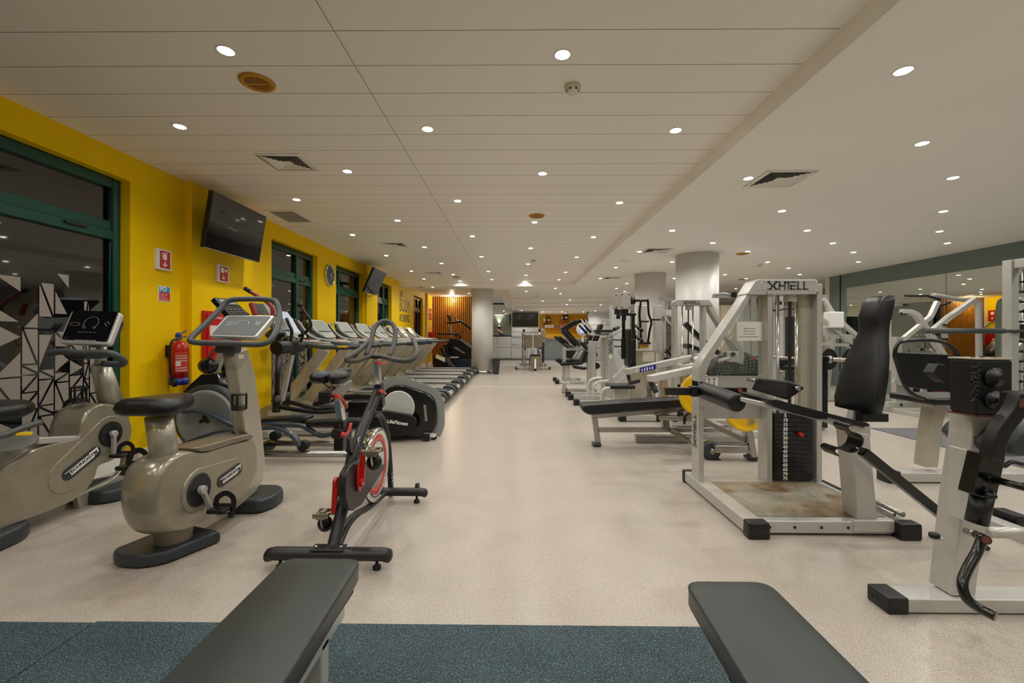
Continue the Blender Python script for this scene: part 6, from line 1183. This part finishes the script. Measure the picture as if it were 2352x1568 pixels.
b = B(); b.cyl((5.1, 4.97, 1.27), (5.8, 4.97, 1.27), .02); b.cyl((4.6, 4.97, 1.27), (5.5, 4.97, 1.27), .03); b.build('bar', 'slate_grip', t)
# ================================================================ far end: leg press, bin, stepper, reception
t = thing('leg_press_machine', 'leg press with split brown foot plates and low black seat at the aisle end', 'gym machine', (.6, 15.7, 0))
Q = lambda x, y, Y=15.7: PY(1170 + x / 12.06, 740 + y / 12.06, Y)
b = B(); b.b2(Q(165, 1290, 15.6) , Q(1140, 1235, 15.6) + V((0, .1, 0))); b.b2((-.02, 15.7, .04), (.12, 17.2, .14)); b.b2((1.1, 15.7, .04), (1.24, 17.2, .14)); b.b2((0, 17.0, .04), (1.2, 17.15, .14)); b.build('base_frame', 'silver', t, bev=.01)
for x in (185, 1118): b = B(); b.box(Q(x, 1265, 15.55), (.05, .1, .09)); b.build('foot_cap', 'black_plastic', t, bev=.008)
for x in (400, 830):
    b = B(); b.cyl(Q(x, 240, 16.4), Q(x, 350, 16.2), .03); b.cyl(Q(x + 25, 700, 16), Q(x + 30, 940, 15.9), .03); b.build('guide_post', 'chrome', t); b = B(); b.box(Q(x, 225, 16.4), (.08, .08, .09)); b.box(Q(x + 28, 735, 16), (.07, .07, .1)); b.build('post_bracket', 'gloss_black', t)
    b = B(); b.box(Q(x + 30, 975, 15.9), (.11, .11, .12)); b.cyl(Q(x + 30, 1030, 15.9), Q(x + 30, 1290, 15.9), .04); b.build('pulley_housing', 'mid_grey', t)
b = B(); b.b2(Q(345, 280, 16.6), V((Q(385, 280, 16.6).x, 16.7, .1))); b.b2(Q(770, 700, 16.6), V((Q(820, 280, 16.6).x, 16.7, .1))); b.b2(Q(430, 290, 16.4), Q(800, 305, 16.4) + V((0, .05, 0))); b.build('rear_frame', 'mid_grey', t)
for x0, x1 in ((395, 640), (675, 915)):
    b = B(); b.prism([Q(x0, 350, 16), Q(x1, 350, 16), Q(x1, 695, 15.7), Q(x0, 695, 15.7)], (0, .06, 0)); o = b.build('foot_plate', mat('brown_plate', '6E6048', .6, var=.15, vs_=6) if 'brown_plate' not in MATS else 'brown_plate', t, bev=.02)
    b = B(); [b.box(Q((x0 + x1) / 2, 520 + 35 * i, 15.78), (.09 - .01 * abs(i - 1), .01, .012)) for i in range(4)]; b.build('grip_slot', 'champagne_pale', o)
b = B(); [b.cyl(Q(*a, 16), Q(*c, 15.8), .014) for a, c in (((75, 420), (380, 440)), ((75, 615), (380, 645)), ((920, 430), (1185, 432)), ((920, 645), (1215, 610)))]; b.build('weight_horn', 'steel', t)
b = B(); [b.box(Q(x, y, 15.8), (.04, .05, .04)) for x, y in ((375, 445), (378, 645), (915, 648))]; b.build('horn_collar', 'black_plastic', t)
b = B(); b.prism(rpoly([Q(575, 890, 15.6), Q(870, 890, 15.6), Q(810, 1180, 15.2), Q(535, 1200, 15.2)], .03), (0, .1, 0)); b.build('back_pad', 'upholstery', t, bev=.03, seg=3); b = B(); b.prism(rpoly([Q(590, 945, 15.5), Q(860, 945, 15.5), Q(790, 1330, 15.0), Q(560, 1300, 15.0)], .05), (0, .05, 0)); b.build('seat_shell', 'brown_plate', t)
b = B(); b.bar(Q(715, 1030, 15.2), Q(715, 1290, 15.0), .06, .06, hint=(0, 1, 0)); b.build('seat_post', 'silver_pale', t); b = B(); b.cyl(Q(640, 700, 16), Q(640, 880, 15.8), .05); b.build('centre_post', 'silver_pale', t); b = B(); b.tube([Q(680, 960, 15.4), Q(690, 985, 15.4), Q(745, 985, 15.4), Q(760, 960, 15.4)], .008); b.bar(Q(400, 1100, 15.6), Q(405, 1230, 15.6), .02, .02); b.bar(Q(935, 1100, 15.6), Q(945, 1230, 15.6), .02, .02); b.build('yellow_handle', 'yellow_plate', t)
b = B(); b.box(Q(718, 1320, 15.0), (.07, .1, .06)); b.build('front_foot', 'black_plastic', t, bev=.01)
t = thing('safe_cabinet', 'grey-green dispenser box standing right of the leg press', 'dispenser', Q(935, 400, 17.5)); t.name = 'dispenser'
B().b2(Q(880, 210, 17.5), V((Q(995, 400, 17.5).x, 17.7, .95))).build('body', 'champagne_pale', t, bev=.015); B().b2((Q(900, 400, 17.5).x, 17.55, 0), (Q(970, 400, 17.5).x, 17.65, .96)).build('stand', 'dark_grey', t); B().b2(Q(885, 170, 17.5), Q(940, 210, 17.5) + V((0, .1, 0))).build('lid', 'white_plastic', t)
# waste bin
p = V((-.64, 13.75, 0)); t = thing('waste_bin', 'dark grey tapered waste bin beside the white column', 'bin', p)
b = B(); b.prism([p + V((-.09, -.09, .0)), p + V((.09, -.09, 0)), p + V((.09, .09, 0)), p + V((-.09, .09, 0))], (0, 0, .01)); loft(b, [[p + V((sx * w_, sy * w_, z)) for sx, sy in ((-1, -1), (1, -1), (1, 1), (-1, 1))] for z, w_ in ((.01, .09), (.42, .125), (.46, .13))], True); b.build('body', 'dark_grey', t, bev=.01); b = B(); [b.bar(p + V(a_), p + V(c_), .012, .014) for a_, c_ in (((-.13, -.13, .46), (.13, -.13, .46)), ((.13, -.13, .46), (.13, .13, .46)), ((.13, .13, .46), (-.13, .13, .46)), ((-.13, .13, .46), (-.13, -.13, .46)))]; b.build('rim', 'black_plastic', t)
# stepper and rower by the wood slats
G_ = lambda x, y, Y=16: PY(1000 + x / 9.8, 700 + y / 9.8, Y)
t = thing('stair_climber', 'black incline trainer with white script before the wood slats', 'cross trainer', (-1.9, 16.2, 0))
b = B(); b.pod(rpoly([G_(*p, 15.9) for p in ((240, 880), (330, 740), (560, 790), (900, 1050), (900, 1330), (330, 1250))], .05), (0, .6, 0), 6, .03); o = b.build('housing', 'gloss_black', t); B().bar(G_(560, 775, 15.95), G_(900, 1010, 15.95), .08, .05, hint=(0, 1, 0)).build('top_rail', 'mid_grey', t)
text('script_lettering', 'LifeFitness', .11, 'light_grey', o, G_(540, 1015, 15.88), (1, 0, -.55), (.5, 0, 1), .001, bold=.002)
b = B(); b.bar(G_(320, 420, 16.2), G_(375, 700, 16.2), .08, .06, hint=(0, 1, 0)); b.build('mast', 'silver_pale', t); b = B(); b.prism([G_(*p, 16.0) for p in ((262, 205), (300, 225), (345, 360), (300, 370))], (0, .4, 0)); b.build('console', 'black_plastic', t, bev=.01)
b = B(); b.tube([G_(*p, 16.0) for p in ((265, 400), (400, 405), (500, 380), (570, 375), (690, 460), (900, 610))], .035); b.build('handrail', 'black_plastic', t); b = B(); b.tube([G_(*p, 16.5) for p in ((450, 325), (520, 365), (600, 380), (700, 470), (900, 640))], .03); b.build('handrail', 'mid_grey', t)
b = B(); b.tube([G_(*p, 15.8) for p in ((50, 650), (300, 655), (440, 660), (480, 700), (495, 770))], .03); b.build('front_rail', 'black_plastic', t); b = B(); b.tube([G_(*p, 16.3) for p in ((400, 655), (500, 655), (545, 700), (560, 780))], .03); b.build('front_rail', 'black_plastic', t)
b = B(); b.b2(G_(330, 1220, 15.8), V((-1.25, 16.4, .0))); b.build('base', mat('navy_shell', '1B2A3C', .3), t, bev=.03); b = B(); b.b2(G_(330, 1165, 15.7), G_(515, 1200, 15.7) + V((0, .3, 0))); b.build('step', 'light_grey', t, bev=.01)
t = thing('step_trainer', 'low black step trainer with a cream nameplate beside the incline trainer', 'cross trainer', (-2.45, 15.1, 0))
b = B(); b.pod(rpoly([G_(*p, 14.9) for p in ((-40, 1160), (40, 1110), (220, 1190), (330, 1400), (-60, 1420))], .03), (0, .4, 0), 5, .02); b.build('body', 'gloss_black', t); b = B(); b.prism([G_(*p, 14.88) for p in ((20, 1115), (220, 1195), (215, 1290), (0, 1190))], (0, .02, 0)); o = b.build('nameplate', 'cream', t)
b = B(); b.bar(G_(120, 960, 15.4), G_(250, 1200, 15.4), .1, .12, hint=(0, 1, 0)); b.bar(G_(210, 900, 15.6), G_(310, 1170, 15.6), .1, .12, hint=(0, 1, 0)); b.build('step_arm', 'black_plastic', t, bev=.01); b = B(); b.bar(G_(170, 945, 15.3), G_(240, 1140, 15.3), .015, .02); b.bar(G_(250, 1200, 15.3), G_(430, 1400, 15.3), .06, .04, hint=(0, 1, 0)); b.build('linkage', 'steel', t)
b = B(); b.b2((-2.75, 14.9, 0), (-2.15, 15.3, .12)); b.build('base', 'black_plastic', t, bev=.01)
# reception counter, cabinets, television wall
YC = 21.6
t = thing('reception_cabinet', 'white panelled reception cabinet with dark top at the far left of the counter', 'cabinet', (-.7, YC, 0))
x0 = PY(1128, 800, YC).x; x1 = PY(1174.5, 800, YC).x; x2 = PY(1238, 800, YC).x
B().b2((x0 - .3, YC + .03, .1), (x1, YC + .6, 1.18)).build('body', 'cabinet_white', t); B().b2((x0 - .3, YC - .01, 1.18), (x1, YC + .62, 1.235)).build('top', 'seam_black', t, bev=.01); B().b2((x0 - .3, YC + .06, 0), (x1, YC + .5, .1)).build('plinth', 'mid_grey', t)
xm = PY(1142, 800, YC).x
for a, c in ((x0 - .28, xm - .01), (xm + .01, x1 - .01)):
    for z0, z1 in ((.12, .62), (.65, 1.17)): B().b2((a, YC, z0), (c, YC + .03, z1)).build('door', 'cabinet_white', t, bev=.006)
t = thing('media_unit', 'white panelled unit carrying the far television', 'cabinet', ((x1 + x2) / 2, YC, 0))
B().b2((x1 + .01, YC, .1), (x2, YC + .5, 2.41)).build('body', 'cabinet_white', t, bev=.01); B().b2((x1 + .01, YC + .04, 0), (x2, YC + .45, .1)).build('plinth', 'mid_grey', t)
b = B(); [b.b2((x1 + .01, YC - .003, z), (x2, YC, z + .015)) for z in (.62, 1.17, 1.4)]; b.b2(((x1 + x2) / 2 + .1, YC - .003, .1), ((x1 + x2) / 2 + .115, YC, 1.17)); b.build('panel_joint', 'seam_black', t)
a, c = PY(1177, 717.5, YC - .05), PY(1236, 750, YC - .05); t = thing('television', 'wide black television on the white unit at the far end', 'television', (a + c) / 2); B().b2(a, c + V((0, .044, 0))).build('casing', 'black_plastic', t); B().b2(a + V((.02, -.004, -.02)), c + V((-.02, 0, .03))).build('screen', 'screen_black', t)
a, c = PY(1170, 720, YC + .3), PY(1173.5, 744, YC + .3); t = thing('side_screen', 'small screen seen edge-on left of the far television', 'television', a); B().b2(a, c + V((0, .5, 0))).build('casing', 'black_plastic', t, bev=.01); B().b2((a.x - .004, a.y + .04, c.z + .04), (a.x, a.y + .46, a.z - .04)).build('screen', 'screen_black', t); B().b2((c.x, a.y + .2, a.z - .35), (x1 + .02, a.y + .3, a.z - .25)).build('bracket', 'black_plastic', t)
x3 = PY(1350, 800, YC).x - .03
t = thing('reception_desk', 'grey-blue fronted reception desk with a cream top', 'counter', ((x2 + x3) / 2, YC, 0))
B().b2((x2 + .01, YC + .05, 0), (x3, YC + .6, 1.04)).build('front', 'counter_grey', t, bev=.01); B().b2((x2 + .005, YC - .02, 1.04), (x3 + .02, YC + .7, 1.1)).build('top', mat('oak', 'C9A880', .4), t, bev=.008)
t = thing('tall_cupboard', 'tall white panelled cupboards right of the yellow alcove', 'cabinet', (4.2, YC, 0)); xa, xb = PY(1351, 800, YC).x, PY(1560, 800, YC).x
B().b2((xa, YC + .02, .0), (xb, YC + .5, 2.44)).build('carcass', 'seam_black', t)
for i in range(4):
    for z0, z1 in ((.02, .6), (.62, 1.35), (1.37, 1.75), (1.77, 2.43)): w_ = (xb - xa) / 4; B().b2((xa + i * w_ + .008, YC, z0), (xa + (i + 1) * w_ - .008, YC + .02, z1)).build('door', 'cabinet_white', t, bev=.004)
# lockers seen through the tower
t = thing('locker_row', 'row of tall cream lockers seen through the leg curl tower', 'lockers', (6.0, 12.5, 0))
for i in range(7):
    x = 5.0 + i * .42; b = B(); b.b2((x, 12.5, .05), (x + .41, 12.9, 2.1)); b.build('door', 'cream' if i % 3 else 'white_plastic', t, bev=.006)
t = thing('vending_cabinet', 'dark tall cabinet with lime sticker behind the guide rods of the leg curl tower', 'cabinet', (6.9, 10.8, 0)); a = PY(1826, 726, 10.8); c = PY(1850, 850, 10.8)
B().b2((a.x, 10.8, .05), (c.x + .3, 11.2, a.z)).build('body', 'black_plastic', t, bev=.01); B().b2((a.x + .12, 10.795, a.z - .12), (a.x + .3, 10.8, a.z - .05)).build('sticker', 'lime', t)
# alcove shelves and products
def tub(px0, py0, px1, py1, m, lab, cap_m='seam_black', Y=24.2):
    a, c = PY(px0, py0, Y), PY(px1, py1, Y); r = (c.x - a.x) / 2; h = a.z - c.z; o = V(((a.x + c.x) / 2, Y, c.z)); t = thing('supplement_tub', lab, 'tub', o, group='tubs on the yellow wall shelves')
    B().lathe(o, (0, 0, 1), [(0, r * .95), (.01, r), (h * .7, r), (h * .8, r * .75)], 20).build('jar', m, t); B().lathe(o, (0, 0, 1), [(h * .8, r * .72), (h, r * .72)], 20).build('lid', cap_m, t); B().b2((o.x - r * .6, o.y - r - .004, o.z + h * .2), (o.x + r * .6, o.y - r * .8, o.z + h * .55)).build('label', 'paper', t)
def shelf(px0, px1, py, lab, Y=24.2):
    a, c = PY(px0, py, Y), PY(px1, py, Y); t = thing('wall_shelf', lab, 'shelf', a, group='shelves on the yellow wall'); B().b2((a.x, Y - .15, a.z - .03), (c.x, Y + .2, a.z)).build('board', mat('orange_shelf', 'C8641E', .5) if 'orange_shelf' not in MATS else 'orange_shelf', t); b = B(); [b.b2((x, Y - .1, a.z - .14), (x + .02, Y + .2, a.z - .03)) for x in (a.x + .06, c.x - .08)]; b.build('bracket', 'mid_grey', t)
shelf(1246, 1265, 740.5, 'small shelf under the lime tub, upper left of the yellow wall'); tub(1247, 726, 1254.5, 740, 'lime', 'lime green tub on the upper left shelf', 'lime'); tub(1255.5, 726.5, 1264.5, 740, 'red_tub', 'dark red capped tub beside the lime tub', 'red_tub')
shelf(1286.5, 1307, 735.5, 'small shelf at the upper middle of the yellow wall'); tub(1288, 722, 1293.5, 735, 'gold', 'yellow box-like tub on the upper middle shelf', 'gold'); tub(1295, 719.5, 1304.5, 735, 'seam_black', 'black tub with red lid on the upper middle shelf', 'red_tub')
shelf(1240, 1345, 752.5, 'long shelf low on the yellow wall')
for px0, px1, py0, m, lab in ((1241, 1250.5, 748.5, 'red_tub', 'flat dark red box at the left end of the long shelf'), (1251, 1272, 745.5, 'paper', 'wide pale patterned box on the long shelf'), (1273, 1284.5, 748.5, 'seam_black', 'low black box on the long shelf'), (1285.5, 1292, 744, 'red_paint', 'red box standing on the long shelf'), (1299, 1309, 746, 'blue_plastic', 'blue box on the long shelf'), (1312, 1322, 746, 'gold', 'mustard box on the long shelf')):
    a, c = PY(px0, py0, 24.15), PY(px1, 752.4, 24.15); t = thing('product_box', lab, 'box', V((a.x, 24.15, c.z)), group='boxes on the long shelf'); B().b2(a, c + V((0, .14, 0))).build('carton', m, t, bev=.006); b = B(); [b.box(V((a.x + (c.x - a.x) * (.2 + .3 * i), 24.148, (a.z + c.z) / 2)), (.04, .004, .04)) for i in range(3)]; b.build('carton_print', 'red_tub' if m == 'paper' else 'light_grey', t)
# kiosk screen
p = PY(1339, 756, 18.5); t = thing('check_in_kiosk', 'round white kiosk with a lit screen in front of the alcove', 'kiosk', (p.x, 18.5, 0)); B().lathe(p + V((0, .1, 0)), (0, -1, 0), [(0, .26), (.06, .28), (.1, .26)], 36).build('head', 'white_plastic', t); B().box(p + V((.02, -.01, -.02)), (.26, .02, .26)).build('screen', mat('kiosk_screen', '8FA8D8', .3, emit=1.2), t); B().bar(p + V((0, .1, -.2)), V((p.x, 18.6, 0)), .1, .08, hint=(0, 1, 0)).build('stand', 'white_plastic', t)
# wall washer on the green wall and a seated man bending at the desk
p = PY(1146.5, 749, 25.9); t = thing('wall_lamp', 'small black up-light on the green reception wall', 'light', p); B().cyl(p, p + V((0, 0, -.14)), .07).build('housing', 'black_plastic', t); B().cyl(p + V((0, 0, .001)), p + V((0, 0, .008)), .05).build('bulb', 'lit_sconce', t)
ld = bpy.data.lights.new('bulb_light', 'SPOT'); ld.energy = 60; ld.spot_size = 1.1; ld.spot_blend = .8; ld.shadow_soft_size = .03; lo = bpy.data.objects.new('bulb_light', ld); C.objects.link(lo); lo.parent = t; lo.location = (0, 0, .03); lo.rotation_euler = (PI, 0, 0)
YP = 22.7; hp = PY(1143, 757, YP); sp = PY(1152, 765, YP)
t = thing('person', 'bald person in dark clothes leaning over behind the reception counter', 'person', (sp.x, YP, 0))
me = bpy.data.meshes.new('body'); o = bpy.data.objects.new('body', me); C.objects.link(o); o.parent = t
T_ = lambda p: tuple(V(p) - V((sp.x, YP, 0)))
jx = sp.x + .16
vs = [(jx + .05, YP, .92), (jx + .03, YP, 1.12), (sp.x + .02, YP, 1.31), (sp.x - .06, YP, 1.38), (sp.x - .11, YP, 1.42), (hp.x, YP - .02, hp.z), (hp.x - .05, YP - .03, hp.z - .04), (sp.x, YP - .17, 1.34), (sp.x - .06, YP - .24, 1.18), (sp.x - .22, YP - .3, 1.26), (sp.x, YP + .17, 1.34), (sp.x - .06, YP + .22, 1.16), (sp.x - .22, YP + .18, 1.26),
      (jx + .05, YP - .1, .85), (jx - .25, YP - .12, .55), (jx - .2, YP - .12, .045), (jx + .05, YP + .1, .85), (jx - .25, YP + .12, .55), (jx - .2, YP + .12, .045)]
ed = [(0, 1), (1, 2), (2, 3), (3, 4), (4, 5), (5, 6), (2, 7), (7, 8), (8, 9), (2, 10), (10, 11), (11, 12), (0, 13), (13, 14), (14, 15), (0, 16), (16, 17), (17, 18)]
rr = [.15, .16, .17, .09, .055, .1, .07, .06, .045, .032, .06, .045, .032, .09, .065, .045, .09, .065, .045]
me.from_pydata([T_(p) for p in vs], ed, []); sk = o.modifiers.new('skin', 'SKIN'); o.modifiers.new('sub', 'SUBSURF').levels = 2
for i, r in enumerate(rr): me.skin_vertices[0].data[i].radius = (r, r)
me.skin_vertices[0].data[0].use_root = True; me.materials.append(M('skin'))
b = B(); rings = []
for z, x, rx, ry in ((.86, jx + .06, .19, .2), (1.0, jx + .05, .18, .2), (1.15, jx + .03, .19, .22), (1.28, sp.x + .06, .18, .24), (1.36, sp.x, .13, .2), (1.41, sp.x - .04, .07, .08)): rings.append([V((x + math.cos(a) * rx, YP + math.sin(a) * ry, z)) for a in [2 * PI * i / 20 for i in range(20)]])
loft(b, rings)
for s_ in (-1, 1): b.tube([(sp.x, YP + s_ * .2, 1.34), (sp.x - .06, YP + s_ * .26, 1.18), (sp.x - .17, YP + s_ * .28, 1.23)], .065)
b.build('dark_shirt', 'navy_cloth', t)
b = B(); hh_ = hp; b.ell(hh_ + V((-.085, -.035, -.01)), (.012, .012, .012)); b.ell(hh_ + V((-.085, .005, -.01)), (.012, .012, .012)); b.build('eyes', 'seam_black', t); b = B(); b.ell(hh_ + V((-.1, -.02, -.045)), (.02, .014, .018)); b.ell(hh_ + V((.0, -.1, -.01)), (.022, .01, .028)); b.build('nose_and_ears', 'skin', t)
